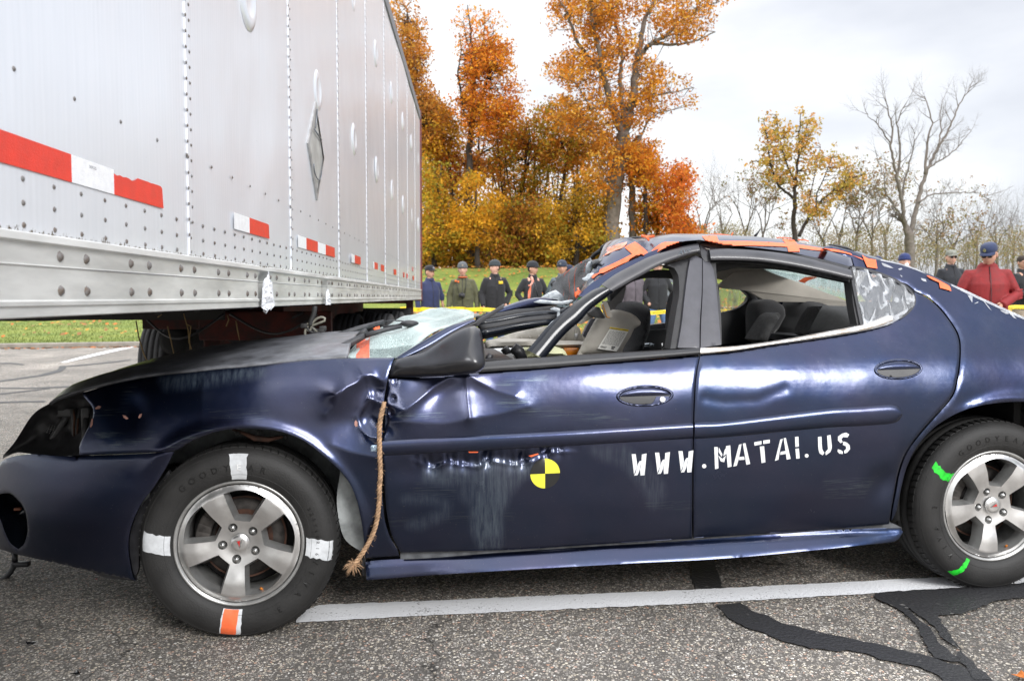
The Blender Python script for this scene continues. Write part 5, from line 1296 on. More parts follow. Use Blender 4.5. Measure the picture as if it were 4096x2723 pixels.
# upright shard at the left end
slab('upright_shard', px('H', (328,890), (338,820), (352,740), (362,690), (385,658), (402,655), (404,680), (380,730), (365,790), (352,890)), .9, .01, M['guard'], car)
scrap('torn_tape', 'H', [(318,885),(332,830),(336,760),(352,690),(375,640),(362,600),(352,585)], .014, .88, M['paleorange'], car)
scrap('torn_tape', 'H', [(322,690),(345,690),(362,665)], .01, .87, M['paleorange'], car)
scrap('torn_tape', 'H', [(292,885),(315,878),(345,885)], .016, .87, og, car)
mb = MB(); mb.tube([carpt(p, .9) for p in px('H', (398,670), (420,760), (438,838))], .003, 5); mb.build('wire', M['black'], car)
# ---------------- wipers
def barp(mb, fr, pts, ys, wd, th):
    P3 = [carpt(p, y) for p, y in zip(px(fr, *pts), ys)]; mb.tube(P3, [w_/2 for w_ in wd], 8, flat=th)
wp = mat('dusty_wiper', (.045, .046, .05), .5, noise=.4, nscale=40, bump=.2, bscale=300)
mb = MB(); barp(mb, 'I', [(150,600),(230,535),(290,480)], (.85, .85, .85), (.030, .034, .034), 1); barp(mb, 'I', [(285,478),(550,388),(790,320)], (.85, .9, .95), (.030, .026, .018), 1); barp(mb, 'I', [(780,318),(900,310),(1050,325),(1180,342)], (.95, .95, 1, 1), (.006, .006, .005, .004), 1)
mb.build('wiper_arm', wp, car)
mb = MB(); barp(mb, 'I', [(240,632),(400,560),(560,480),(640,440)], (.22, .24, .26, .28), (.030, .030, .026, .02), 1); barp(mb, 'I', [(620,450),(780,405),(960,368)], (.26, .28, .3), (.022, .018, .012), 1)
barp(mb, 'I', [(545,468),(590,425),(630,398)], (.3, .3, .3), (.02, .022, .016), 1); mb.build('wiper_arm', wp, car)
mb = MB(); c = carpt(px('I', (1032,345))[0], .33); b_ = bmesh.new(); bmesh.ops.create_uvsphere(b_, u_segments=16, v_segments=10, radius=1)
mb.add([c+Vector((v.co.x*.036, v.co.y*.03, v.co.z*.0135+.002)) for v in b_.verts], [[v.index for v in f.verts] for f in b_.faces]); b_.free(); mb.tube([c+Vector((-.03,0,0)), c+Vector((-.10,.0,-.010))], .004, 6); mb.build('mirror_mount', M['black'], car)
scrap('torn_tape', 'I', [(700,400),(720,385),(745,395),(738,365)], .016, .3, og, car)
# rear glimpse: brown leaf by the cowl
mb = MB(); 
for k in range(7):
    a = k*.9; c = carpt(px('I', (165,598))[0], .6); mb.add([c, c+Vector((.03*cos(a), .01, .022*abs(sin(a)))), c+Vector((.03*cos(a+.4), -.01, .03*abs(sin(a+.5))))], [(0,1,2)])
mb.build('dry_leaf', mat('leaf_brown', (.22, .08, .02), .8), car, False)
# ---------------- the rope hanging from the door gap
rp = px('E', (352,300), (342,340), (328,400), (322,470), (322,560), (324,640), (328,720), (322,800), (320,880), (312,960), (298,1030), (272,1100), (240,1160), (205,1210), (170,1250))
P_ = curve_smooth(rp, False, 8)
P3 = []
for i, p in enumerate(P_):
    x_, z_ = surf_pt(p, W); P3.append(Vector((x_, float(Wbase(x_, z_))-.014-.02*smooth(i/len(P_), .75, 1), z_)))
P3 = [CO+CX*p.x+CY*p.y+Vector((0,0,p.z)) for p in P3]
mb = MB(); L = 0; strands = [[], [], []]
Q = []
for i in range(len(P3)-1):
    k = 3
    for j in range(k): Q.append(P3[i]+(P3[i+1]-P3[i])*j/k)
for i, p in enumerate(Q):
    if i: L += (Q[i]-Q[i-1]).length
    t = (Q[min(i+1, len(Q)-1)]-Q[max(i-1, 0)]).normalized(); a = t.orthogonal().normalized() if False else (Vector((1,0,0))-t*t.x).normalized(); b_ = t.cross(a)
    rr = .0048*(.85 if i > 12 else .5+.35*i/12)
    for s in range(3):
        ph = L*2*pi/.042+s*2*pi/3; strands[s].append(p+(a*cos(ph)+b_*sin(ph))*rr)
for s in strands: mb.tube(s, .0048, 7)
rg = random.Random(2)
for k in range(90):   # fibres
    i = rg.randrange(len(Q)-1); p = Q[i]; d = Vector((rg.uniform(-1,1), rg.uniform(-.6,.3), rg.uniform(-1.2,.6))).normalized()
    mb.tube([p, p+d*.010, p+d*.018+Vector((0,0,-.004))], .0005, 3)
e_ = Q[-1]
for k in range(60):   # frayed end
    d = Vector((rg.uniform(-1.2,.5), rg.uniform(-.7,.7), rg.uniform(-.9,.5))).normalized(); q = e_+Vector((rg.uniform(-.006,.006), rg.uniform(-.006,.006), rg.uniform(-.006,.006)))
    mb.tube([q, q+d*.02, q+d*.034+Vector((0,0,-.008))], [.0016, .0012, .0004], 4)
rope = mb.build('rope', M['rope'], None)
setp(rope, 'frayed brown rope hanging out of the gap ahead of the blue front door', 'rope')
# ================================================================== TRAILER
TL, TLEAN, TPIT = .76426, .01251, .00292
tr = empty('semi_trailer', (-TL, 6, 1.1), (TPIT, TLEAN, 0))
setp(tr, 'long white riveted semi trailer with red and white reflective tape standing over the car', 'trailer')
def T(x, y, z): return Vector((x, y-6, z-1.1))          # trailer space: x=0 side wall, y along, z up
Y0, Y1 = -4.40, 11.80; ZB, ZR, ZT = 1.13392, 1.27683, 3.812
S0, SD = 2.2264, 1.2192
def yat(fx):                       # position along the wall of a column fx of the photo (full pixels)
    d = ray((fx, 1195)); return -TL/(d.x/d.y)
def wallmat():
    m_ = mat('trailer_wall', (.58, .60, .625), .24, .35, .5); t, nd, lk, b = nodes(m_); tc = nd.new('ShaderNodeTexCoord')
    mp = nd.new('ShaderNodeMapping'); mp.inputs['Scale'].default_value = (1, 26, .9); lk.new(tc.outputs['Object'], mp.inputs[0])
    n = nd.new('ShaderNodeTexNoise'); n.inputs['Scale'].default_value = 3; n.inputs['Detail'].default_value = 7; n.inputs['Roughness'].default_value = .7; lk.new(mp.outputs[0], n.inputs[0])
    r = nd.new('ShaderNodeValToRGB'); lk.new(n.outputs[0], r.inputs[0]); r.color_ramp.elements[0].position = .3; r.color_ramp.elements[0].color = (.77, .80, .85, 1); r.color_ramp.elements[1].position = .75; r.color_ramp.elements[1].color = (.84, .865, .91, 1)
    # grime along the bottom edge
    sp_ = nd.new('ShaderNodeSeparateXYZ'); lk.new(tc.outputs['Object'], sp_.inputs[0])
    n2 = nd.new('ShaderNodeTexNoise'); n2.inputs['Scale'].default_value = 60; n2.inputs['Detail'].default_value = 6; n2.inputs['Roughness'].default_value = .7; lk.new(tc.outputs['Object'], n2.inputs[0])
    mr = nd.new('ShaderNodeMapRange'); lk.new(sp_.outputs['Z'], mr.inputs[0]); mr.inputs[1].default_value = .176; mr.inputs[2].default_value = .196; mr.inputs[3].default_value = .17; mr.inputs[4].default_value = -.14
    a = nd.new('ShaderNodeMath'); a.operation = 'ADD'; lk.new(n2.outputs[0], a.inputs[0]); lk.new(mr.outputs[0], a.inputs[1])
    g = nd.new('ShaderNodeMapRange'); lk.new(a.outputs[0], g.inputs[0]); g.inputs[1].default_value = .56; g.inputs[2].default_value = .64
    mx = nd.new('ShaderNodeMix'); mx.data_type = 'RGBA'; lk.new(g.outputs[0], mx.inputs[0]); lk.new(r.outputs[0], mx.inputs[6]); mx.inputs[7].default_value = (.12, .09, .055, 1); lk.new(mx.outputs[2], b.inputs['Base Color'])
    # thin vertical flutes and slight oil-canning of the skin
    wv = nd.new('ShaderNodeTexWave'); wv.bands_direction = 'Y'; wv.inputs['Scale'].default_value = 16; wv.inputs['Distortion'].default_value = .3; lk.new(tc.outputs['Object'], wv.inputs[0])
    b1 = nd.new('ShaderNodeBump'); b1.inputs['Strength'].default_value = .05; b1.inputs['Distance'].default_value = .002; lk.new(wv.outputs[1], b1.inputs['Height'])
    n3 = nd.new('ShaderNodeTexNoise'); n3.inputs['Scale'].default_value = 1.7; n3.inputs['Detail'].default_value = 2; lk.new(tc.outputs['Object'], n3.inputs[0])
    b2 = nd.new('ShaderNodeBump'); b2.inputs['Strength'].default_value = .5; b2.inputs['Distance'].default_value = .02; lk.new(n3.outputs[0], b2.inputs['Height']); lk.new(b1.outputs[0], b2.inputs['Normal']); lk.new(b2.outputs[0], b.inputs['Normal'])
    return m_
Mw = wallmat()
Mrail = mat('rail_aluminium', (.70, .70, .67), .42, .35, noise=.22, nscale=3, stretch=(1, 1, 6), bump=.06, bscale=200)
Mtop = mat('top_rail', (.22, .23, .25), .45, .4, noise=.2, nscale=8)
Mred = mat('trailer_red', (.20, .035, .028), .6, noise=.45, nscale=9, col2=(.07, .025, .02))
Mred2 = mat('slider_rust_red', (.10, .018, .012), .8, noise=.5, nscale=7, col2=(.025, .012, .01))
Mrivet = mat('rivet', (.26, .26, .26), .5, .5, noise=.5, nscale=80, col2=(.17, .13, .10))
Mtr = mat('reflective_red', (.80, .045, .022), .3, noise=.10, nscale=30, bump=.25, bscale=350)
Mtw = mat('reflective_white', (.93, .94, .95), .3, noise=.08, nscale=60, bump=.25, bscale=350)
# wall sheets, one per bay
Ypan = [Y0]+[S0+SD*k for k in range(-5, 8)]+[Y1]
Ypan = [Y0]+[y for y in Ypan[1:-1] if Y0+.2 < y < Y1-.2]+[Y1]
for a, b_ in zip(Ypan[:-1], Ypan[1:]):
    ny, nz = 14, 24; vs = []
    for i in range(ny+1):
        for j in range(nz+1):
            y = a+.001+(b_-a-.002)*i/ny; z = ZR+(ZT-ZR)*j/nz; s = sin(pi*i/ny)
            vs.append(T(.003*s*sin(z*2.3+a*3)+.0025*s*sin(z*5.1+a), y, z))
    mesh_obj('side_panel', vs, [(i*(nz+1)+j, (i+1)*(nz+1)+j, (i+1)*(nz+1)+j+1, i*(nz+1)+j+1) for i in range(ny) for j in range(nz)], Mw, tr)
# overlapping seam strips
for y in Ypan[1:-1]:
    mb = MB(); mb.box(T(.0015, y+.006, (ZR+ZT)/2), (.003, .032, ZT-ZR-.01)); mb.build('seam_strip', Mw, tr, False)
# bottom rail with its ledge and ribs
prof = [(-.05, ZR+.004), (.004, ZR+.004), (.016, ZR), (.018, ZR-.012), (.010, ZR-.016), (.010, ZR-.051), (.013, ZR-.053), (.010, ZR-.056), (.010, ZR-.112), (.015, ZR-.115), (.015, ZR-.122), (.011, ZR-.124), (.012, ZB+.002), (.009, ZB), (-.04, ZB), (-.04, ZB+.012), (-.006, ZB+.012), (-.006, ZR-.02), (-.05, ZR-.02)]
def rail_piece(y0_, y1_, dx=lambda y, z: 0, nseg=1):
    vs = []; fs = []; n = len(prof)
    for k in range(nseg+1):
        y = y0_+(y1_-y0_)*k/nseg
        for x, z in prof: vs.append(T(x+dx(y, z), y, z))
    for k in range(nseg):
        for i in range(n): fs.append((k*n+i, (k+1)*n+i, (k+1)*n+(i+1) % n, k*n+(i+1) % n))
    fs += [tuple(range(n))[::-1], tuple(nseg*n+i for i in range(n))]
    return vs, fs
yd1, yd2 = yat(1057), yat(1300)
def dentf(y, z):
    return (-.05*math.exp(-((y-yd1)/.07)**2)-.035*math.exp(-((y-yd2)/.10)**2))*(1 if z < ZR-.04 else .3)
vs, fs = rail_piece(Y0, Y1, dentf, 420)
o = mesh_obj('bottom_rail', vs, fs, Mrail, tr); autosmooth(o, 30)
# crushed rail sections where the roof pillars struck
Mcr = mat('crumpled_aluminium', (.84, .85, .88), .4, .15, noise=.25, nscale=40, bump=1, bscale=40)
for yc, w_, hgt in ((yd1, .19, .135), (yd2, .11, .09)):
    rg = random.Random(int(yc*10)); nx_, nz_ = 22, 16; vs = []
    top = [hgt*(1-.35*abs(2*i/nx_-1)**1.5)*rg.uniform(.82, 1) for i in range(nx_+1)]; bot = [-.030*sin(pi*min(1, i/nx_*1.15))*rg.uniform(.3, 1) if yc == yd1 else -.004 for i in range(nx_+1)]
    for i in range(nx_+1):
        for j in range(nz_+1):
            a = i/nx_; b__ = j/nz_
            vs.append(T(.013+(.010*rg.uniform(-1, 1)+.010*sin(a*9+b__*5))*sin(pi*a)*(1-b__*.6), yc+w_*(a-.5)*(1-.25*b__)+.006*sin(b__*9)*(a > .1)*(a < .9), ZB+bot[i]*(1-b__)+top[i]*b__))
    mesh_obj('crushed_section', vs, [(i*(nz_+1)+j, (i+1)*(nz_+1)+j, (i+1)*(nz_+1)+j+1, i*(nz_+1)+j+1) for i in range(nx_) for j in range(nz_)], Mcr, tr, False)
# top rail
mb = MB(); mb.box(T(.006, (Y0+Y1)/2, ZT-.05), (.012, Y1-Y0, .10), bev=.003); mb.box(T(-.02, (Y0+Y1)/2, ZT+.006), (.06, Y1-Y0, .02), bev=.003); mb.build('top_rail', Mtop, tr, False)
# rivets
def dome(mb, c, r, h, n=8):
    vs = [Vector(c)+Vector((h, 0, 0))]; 
    for k, (rr, hh) in enumerate(((.6, .8), (1, 0))):
        for j in range(n): vs.append(Vector(c)+Vector((h*hh, r*rr*cos(2*pi*j/n), r*rr*sin(2*pi*j/n))))
    fs = [(0, 1+j, 1+(j+1) % n) for j in range(n)]+[(1+j, 1+n+j, 1+n+(j+1) % n, 1+(j+1) % n) for j in range(n)]
    mb.add(vs, fs)
mb = MB()
for y in Ypan[1:-1]:
    z = ZR+.06
    while z < ZT-.1:
        dome(mb, T(.003, y-.012, z), .0052, .003, 6)
        if z > ZR+.10: dome(mb, T(.003, y+.014, z-.006), .0052, .003, 6)
        z += .0413
y = .4
while y < Y1-.05:                   # three rows above the rail, and one higher row
    near_ = y < 7
    for z in (1.3695, 1.329, 1.2915): dome(mb, T(.001, y, z), .006, .0035, 8 if near_ else 5)
    y += .1016
y = 1.603-.2032*5
while y < Y1: dome(mb, T(.001, y, 1.548), .0055, .0035, 8); y += .2032
setp(mb.build('wall_rivets', Mrivet, tr), kind='stuff')
mb = MB(); mh = MB()
y = 1.515-.305*16
while y < Y1-.1:
    if y > -.2:
        for dy in (0, .10):
            for z in (1.243, 1.181): dome(mb, T(.010, y+dy, z), .0105, .006, 8)
    y += .305
setp(mb.build('rail_bolts', Mrivet, tr), kind='stuff')
# grey stains round the bolts: thin grime spots on the rail skin
gm = mat('bolt_grime', (.2, .19, .17), .8, alpha=.35)
# pressed domes in the wall
for z in (2.18, 3.08):
    for k in range(-2, 8):
        y = 2.84+SD*k
        if y > Y1-.2 or y < .5: continue
        mb = MB(); mb.lathe([(.105, -.001), (.098, .003), (.085, .008), (.068, .010), (.055, .0085), (.045, .006), (0, .006)], 28, axis='x', c=T(0, y, z)); mb.build('pressed_dome', Mw, tr)
# diamond placard frame
yc, zc_ = 3.98+.0, 1.872
def diam(s, x): return [T(x, yc, zc_+.236*s), T(x, yc+.205*s, zc_), T(x, yc, zc_-.236*s), T(x, yc-.205*s, zc_)]
d1, d2, d3 = diam(1, .010), diam(.86, .012), diam(1, .001)
Mpl = mat('placard_metal', (.42, .41, .40), .4, .5, noise=.3, nscale=20)
mb = MB(); mb.add(d1+d2+d3, [(i, (i+1) % 4, 4+(i+1) % 4, 4+i) for i in range(4)]+[(8+i, 8+(i+1) % 4, (i+1) % 4, i) for i in range(4)])
pf = mb.build('placard_frame', Mpl, tr, False)
mesh_obj('placard_plate', diam(.86, .006), [(0,1,2,3)], mat('placard_face', (.5, .49, .46), .5, .3, noise=.2, nscale=10), pf, False)
mb = MB(); mb.tube([T(.014, yc-.08, zc_+.09), T(.014, yc+.10, zc_+.075)], .004, 6); mb.tube([T(.014, yc+.1*cos(a), zc_-.075+.06*sin(a)) for a in np.linspace(pi, 2*pi, 9)], .003, 6); mb.tube([T(.014, yc+.005, zc_+.20), T(.014, yc-.05, zc_+.10)], .004, 6); mb.build('placard_clip', Mtop, pf)
mesh_obj('placard_tear', [T(.0135, yc+.075, zc_+.10), T(.0135, yc+.095, zc_+.09), T(.0135, yc+.10, zc_+.05), T(.0135, yc+.08, zc_+.045), T(.0135, yc+.088, zc_+.07)], [(0,1,2,3,4)], M['ink'], pf, False)
# conspicuity tape
segs = [(-400, 290, 'r'), (290, 458, 'w'), (458, 654, 'r'), (935, 997, 'w'), (997, 1076, 'r'), (1190, 1224, 'w'), (1224, 1270, 'r'), (1270, 1301, 'w'), (1301, 1338, 'r'), (1404, 1417, 'w'), (1417, 1441, 'r'), (1490, 1496, 'w'), (1496, 1510, 'r'), (1522, 1535, 'r'), (1574, 1584, 'r'), (1612, 1617, 'r'), (1625, 1630, 'r'), (1650, 1655, 'r')]
rg = random.Random(8)
for a, b_, c in segs:
    ya, yb = yat(a), yat(b_); n = 18
    up = [(ya+(yb-ya)*i/n, ZR+.162) for i in range(n+1)]; lo = [(ya+(yb-ya)*i/n, ZR+.1095) for i in range(n+1)]
    if c == 'r' and a == 458: up = [(y, z-(.004*rg.random()+.007 if i < 8 else .0015*rg.random())) for i, (y, z) in enumerate(up)]
    if b_ in (654, 1076, 1338): up[-1] = (up[-1][0]-.006, up[-1][1]-.004)
    vs = [T(.0045, y, z) for y, z in up]+[T(.0045, y, z) for y, z in lo]
    for (z_, k) in ((0, 0),): pass
    mesh_obj('red_reflective_tape' if c == 'r' else 'white_reflective_tape', vs, [(i, n+1+i, n+2+i, i+1) for i in range(n)], Mtr if c == 'r' else Mtw, tr, False)
v, f = text_mesh('DOT-C2', .008, .0001); yq = yat(374)
mesh_obj('tape_print', [T(.0052+q.z, yq+q.x, ZR+.148+q.y) for q in v], f, mat('print_grey', (.3, .3, .32), .6), tr, False)
for k in range(3):
    mb = MB(); mb.box(T(.003, 10.15+.09*k, 1.52), (.002, .06, .05)); mb.build('red_print', mat('faded_red', (.5, .2, .18), .5), tr, False)
# front, roof, far wall, floor
mb = MB(); mb.box(T(-2.58, (Y0+Y1)/2, (ZB+ZT)/2), (.02, Y1-Y0, ZT-ZB)); mb.build('far_wall', Mw, tr, False)
mb = MB(); mb.box(T(-1.30, (Y0+Y1)/2, ZT-.012), (2.5, Y1-Y0, .02)); mb.build('trailer_roof', Mtop, tr, False)
mb = MB(); mb.box(T(-1.30, Y0+.02, (ZB+ZT)/2), (2.5, .04, ZT-ZB-.03)); mb.build('front_wall', Mw, tr, False)
mb = MB(); mb.box(T(-1.30, (Y0+Y1)/2, ZB+.09), (2.46, Y1-Y0-.1, .03))
y = Y0+.2
while y < Y1-.2: mb.box(T(-1.30, y, ZB+.035), (2.44, .05, .09)); y += .305
setp(mb.build('floor_and_crossmembers', mat('undercarriage', (.018, .016, .015), .8, noise=.4, nscale=10), tr, False))
# rear frame and door, red
mb = MB(); mb.box(T(-.055, Y1+.045, (ZB+ZT)/2+.01), (.15, .09, ZT-ZB+.06), bev=.004); mb.box(T(-2.5, Y1+.045, (ZB+ZT)/2), (.15, .09, ZT-ZB), bev=.004); mb.box(T(-1.3, Y1+.045, ZT-.03), (2.3, .09, .10)); mb.box(T(-1.3, Y1+.045, ZB), (2.3, .09, .12)); mb.build('rear_frame', Mred, tr, False)
mb = MB(); mb.box(T(-1.28, Y1+.03, (ZB+ZT)/2), (2.3, .04, ZT-ZB-.15)); mb.build('rear_door', Mw, tr, False)
mb = MB()
for x in (-.16, -2.3): mb.box(T(x, Y1+.02, .86), (.10, .10, .56), bev=.004)
mb.box(T(-1.28, Y1+.02, .58), (2.36, .10, .10), bev=.004); mb.build('rear_guard', mat('guard_dark_red', (.07, .02, .018), .6, noise=.4), tr, False)
# slider frame and suspension, rust red
mb = MB()
for x in (-.78, -1.45):
    mb.box(T(x, 8.7, 1.02), (.12, 4.6, .16), bev=.006)
    for y in (7.1, 9.1, 10.4): mb.box(T(x, y, .80), (.14, .36, .36), bev=.02)
for y in (6.4, 7.2, 8.4, 9.6, 10.4): mb.box(T(-1.29, y, .99), (1.0, .10, .14), bev=.006)
mb.box(T(-.82, 6.25, .95), (1.0, .06, .22), bev=.01)
mb.build('slider_frame', Mred2, tr, False)
mb = MB()
for x, y in ((-.95, 6.7), (-1.6, 6.75)): mb = MB(); mb.tube([T(x, y-.30, .82), T(x, y-.28, .82), T(x, y, .82)], [.07, .11, .11], 14); mb.build('brake_chamber', M['dark'], tr)
mb = MB(); mb.box(T(-1.8, 6.05, 1.06), (1.45, .05, .12)); mb.box(T(-2.4, 6.6, 1.03), (.06, 1.1, .08)); mb.build('sliding_rail', mat('black_rail', (.02, .018, .016), .7), tr, False)
# hoses
mb = MB(); rg = random.Random(12)
for k in range(4):
    x0 = rg.uniform(-1.7, -.6); y0 = rg.uniform(5.6, 6.6); P_ = []
    for i in range(14):
        t = i/13; P_.append(T(x0+t*.65, y0+.1*sin(t*4+k), 1.05-(.10+.04*k)*sin(pi*t)))
    mb.tube(P_, .009, 6)
mb.build('air_hose', M['black'], tr)
Mtt = mat('trailer_tyre_rubber', (.034, .034, .036), .75, noise=.3, nscale=12, bump=.2, bscale=60)
Mtg = mat('tyre_groove', (.008, .008, .008), .8)
tw0 = None
def trailer_wheel():
    w_ = empty('wheel', parent=tr); mb = MB()
    p_ = [(.29, -.11), (.36, -.135), (.44, -.135), (.475, -.125), (.492, -.11), (.497, -.085), (.4945, -.083), (.4945, -.073), (.499, -.071), (.500, -.034), (.4945, -.032), (.4945, -.022), (.501, -.02), (.501, .02), (.4945, .022), (.4945, .032), (.500, .034), (.499, .071), (.4945, .073), (.4945, .083), (.497, .085), (.492, .11), (.475, .125), (.44, .135), (.36, .135), (.29, .11)]
    mb.lathe(p_, 48, axis='x'); mb.build('tyre', Mtt, w_)
    mb = MB(); mb.lathe([(.29, -.11), (.27, -.08), (.25, -.02), (.1, 0), (0, 0)], 32, axis='x'); mb.lathe([(.29, .11), (.27, .08), (.25, .02)], 32, axis='x'); mb.build('rim', mat('steel_rim', (.2, .2, .2), .5, .5), w_)
    return w_
tw0 = trailer_wheel(); first = True
for y in (8.45, 9.75):
    for x in (-.20, -.53, -2.04, -2.37):
        c = tw0 if first else copy_tree(tw0, tr); first = False
        c.location = T(x, y, .50)
    mb = MB(); mb.tube([T(-.1, y, .5), T(-2.45, y, .5)], .065, 12); mb.build('axle', M['dark'], tr)
mb = MB()
for x in (-.36, -2.2):
    mb.box(T(x, 10.6, .65), (.62, .02, .75))
mb.build('mud_flap', M['black'], tr, False)
# landing gear far forward is out of view. Dangling cable loop by the second crushed section
cx_ = carpt(px('I', (120,200))[0], 0)
yc_ = 3.9
def tp(fr, pts, Y): return [at_depth(p, Y) for p in px(fr, *pts)]
def to_tr(P3): 
    inv = (Matrix.Translation(Vector((-TL,6,1.1))) @ Matrix.Rotation(TLEAN, 4, 'Y') @ Matrix.Rotation(TPIT, 4, 'X')).inverted(); return [inv @ p for p in P3]
cg = mat('grey_cable', (.22, .21, .17), .6, noise=.4, nscale=30); ck = mat('black_cable', (.03, .03, .03), .6)
mb = MB()
for pts, r, mi in ((((138,175),(132,240),(110,300),(95,360)), .012, 1), (((95,360),(150,300),(200,280),(235,290),(230,315),(180,335),(110,360),(80,355)), .006, 0), (((90,350),(55,390),(48,440),(70,490),(130,520),(180,510),(195,470),(180,430),(120,380),(90,355)), .006, 0),
                   (((60,360),(80,400),(130,430),(160,440)), .007, 1), (((70,350),(110,370),(150,400),(215,400)), .006, 1), (((40,370),(70,345),(100,350),(105,390),(85,410),(60,395)), .006, 0), (((100,370),(130,400),(150,440),(200,440)), .006, 1)):
    mb.tube(to_tr(tp('I', [(a, b_) for a, b_ in curve_smooth(pts, False, 15)], 3.9)), r, 6, mi=mi)
for p in ((215,385), (165,435), (40,360), (205,410)): mb.box(to_tr(tp('I', [p], 3.9))[0], (.03, .03, .022), mi=1, bev=.003)
mb.build('dangling_cable', None, tr, True, [cg, ck])
for pts in (((1020,630),(1045,720),(1050,790),(1068,845)), ((930,700),(945,760),(968,870)), ((755,670),(770,760),(800,860),(825,905)), ((1310,670),(1318,720),(1330,780)), ((1255,700),(1270,665),(1262,640)), ((875,650),(900,635)), ((1035,690),(1060,700),(1052,760),(1055,845))):
    mb = MB(); mb.tube(to_tr(tp('G', pts, 5.6)), [.0045]*(len(pts)-1)+[.002], 5); mb.build('straw_stalk', M['twig'], tr)
# ================================================================== GROUND
def terr(x, y):
    """height of the ground, metres: flat car park, then gently rising lawn and a bank"""
    x = np.asarray(x, float); y = np.asarray(y, float)
    z = .10+.05*smooth(x, -4, -1.5)*smooth(y, 15, 17)+(.40-.0*x)*smooth(y, 22, 40)
    bank = 2.1*smooth(y, 41.5, 49.5)*(1-smooth(x, 14, 26))+.4*smooth(y, 42, 50)
    return z+bank+.04*np.sin(x*.7)*np.sin(y*.5)*smooth(y, 23, 30)
def asphalt():
    m_ = mat('asphalt', (.15, .145, .14), .8); t, nd, lk, b = nodes(m_); tc = nd.new('ShaderNodeTexCoord')
    P_ = tc.outputs['Object']
    # slight warp so that stones are not regular
    v = nd.new('ShaderNodeTexVoronoi'); v.inputs['Scale'].default_value = 108; v.inputs['Randomness'].default_value = 1; lk.new(P_, v.inputs[0])
    ve = nd.new('ShaderNodeTexVoronoi'); ve.feature = 'DISTANCE_TO_EDGE'; ve.inputs['Scale'].default_value = 108; lk.new(P_, ve.inputs[0])
    sp_ = nd.new('ShaderNodeSeparateColor'); lk.new(v.outputs['Color'], sp_.inputs[0])
    # stone colour from a ramp: greys, tans, a few reds
    r = nd.new('ShaderNodeValToRGB'); lk.new(sp_.outputs[0], r.inputs[0]); e = r.color_ramp.elements
    e[0].position = 0; e[0].color = (.12, .112, .102, 1); e[1].position = 1; e[1].color = (.47, .455, .43, 1)
    for p_, c in ((.22, (.17, .155, .14)), (.42, (.23, .21, .185)), (.56, (.30, .26, .205)), (.70, (.33, .315, .29)), (.79, (.33, .20, .14)), (.82, (.36, .345, .325)), (.93, (.42, .37, .29))):
        q = e.new(p_); q.color = (*c, 1)
    # dark binder between stones; only part of the cells are exposed stones
    ed = nd.new('ShaderNodeMapRange'); lk.new(ve.outputs['Distance'], ed.inputs[0]); ed.inputs[1].default_value = .05; ed.inputs[2].default_value = .16
    sel = nd.new('ShaderNodeMapRange'); lk.new(sp_.outputs[1], sel.inputs[0]); sel.inputs[1].default_value = .22; sel.inputs[2].default_value = .30
    n1 = nd.new('ShaderNodeTexNoise'); n1.inputs['Scale'].default_value = 1.3; n1.inputs['Detail'].default_value = 6; n1.inputs['Roughness'].default_value = .6; lk.new(P_, n1.inputs[0])
    ml = nd.new('ShaderNodeMath'); ml.operation = 'MULTIPLY'; lk.new(ed.outputs[0], ml.inputs[0]); lk.new(sel.outputs[0], ml.inputs[1])
    mx = nd.new('ShaderNodeMix'); mx.data_type = 'RGBA'; lk.new(ml.outputs[0], mx.inputs[0]); mx.inputs[6].default_value = (.068, .062, .055, 1); lk.new(r.outputs[0], mx.inputs[7])
    # damp / worn patches
    r1 = nd.new('ShaderNodeMapRange'); lk.new(n1.outputs[0], r1.inputs[0]); r1.inputs[1].default_value = .35; r1.inputs[2].default_value = .65; r1.inputs[3].default_value = 1.35; r1.inputs[4].default_value = 1.95
    n6 = nd.new('ShaderNodeTexNoise'); n6.inputs['Scale'].default_value = .55; n6.inputs['Detail'].default_value = 3; lk.new(P_, n6.inputs[0])
    r6 = nd.new('ShaderNodeMapRange'); lk.new(n6.outputs[0], r6.inputs[0]); r6.inputs[1].default_value = .3; r6.inputs[2].default_value = .7; r6.inputs[3].default_value = .72; r6.inputs[4].default_value = 1.25
    mm = nd.new('ShaderNodeMath'); mm.operation = 'MULTIPLY'; lk.new(r1.outputs[0], mm.inputs[0]); lk.new(r6.outputs[0], mm.inputs[1])
    sc = nd.new('ShaderNodeMix'); sc.data_type = 'RGBA'; sc.blend_type = 'MULTIPLY'; sc.inputs[0].default_value = 1; lk.new(mx.outputs[2], sc.inputs[6]); lk.new(mm.outputs[0], sc.inputs[7])
    # thin dark hairline cracks
    vc = nd.new('ShaderNodeTexVoronoi'); vc.feature = 'DISTANCE_TO_EDGE'; vc.inputs['Scale'].default_value = .8
    nw = nd.new('ShaderNodeTexNoise'); nw.inputs['Scale'].default_value = 5; nw.inputs['Detail'].default_value = 5; lk.new(P_, nw.inputs[0])
    va = nd.new('ShaderNodeMix'); va.data_type = 'RGBA'; va.blend_type = 'ADD'; va.inputs[0].default_value = .35; lk.new(P_, va.inputs[6]); lk.new(nw.outputs[1], va.inputs[7]); lk.new(va.outputs[2], vc.inputs[0])
    rc = nd.new('ShaderNodeMapRange'); lk.new(vc.outputs['Distance'], rc.inputs[0]); rc.inputs[1].default_value = .0015; rc.inputs[2].default_value = .006; rc.inputs[3].default_value = .35; rc.inputs[4].default_value = 1
    s2 = nd.new('ShaderNodeMix'); s2.data_type = 'RGBA'; s2.blend_type = 'MULTIPLY'; s2.inputs[0].default_value = 1; lk.new(sc.outputs[2], s2.inputs[6]); lk.new(rc.outputs[0], s2.inputs[7])
    lk.new(s2.outputs[2], b.inputs['Base Color'])
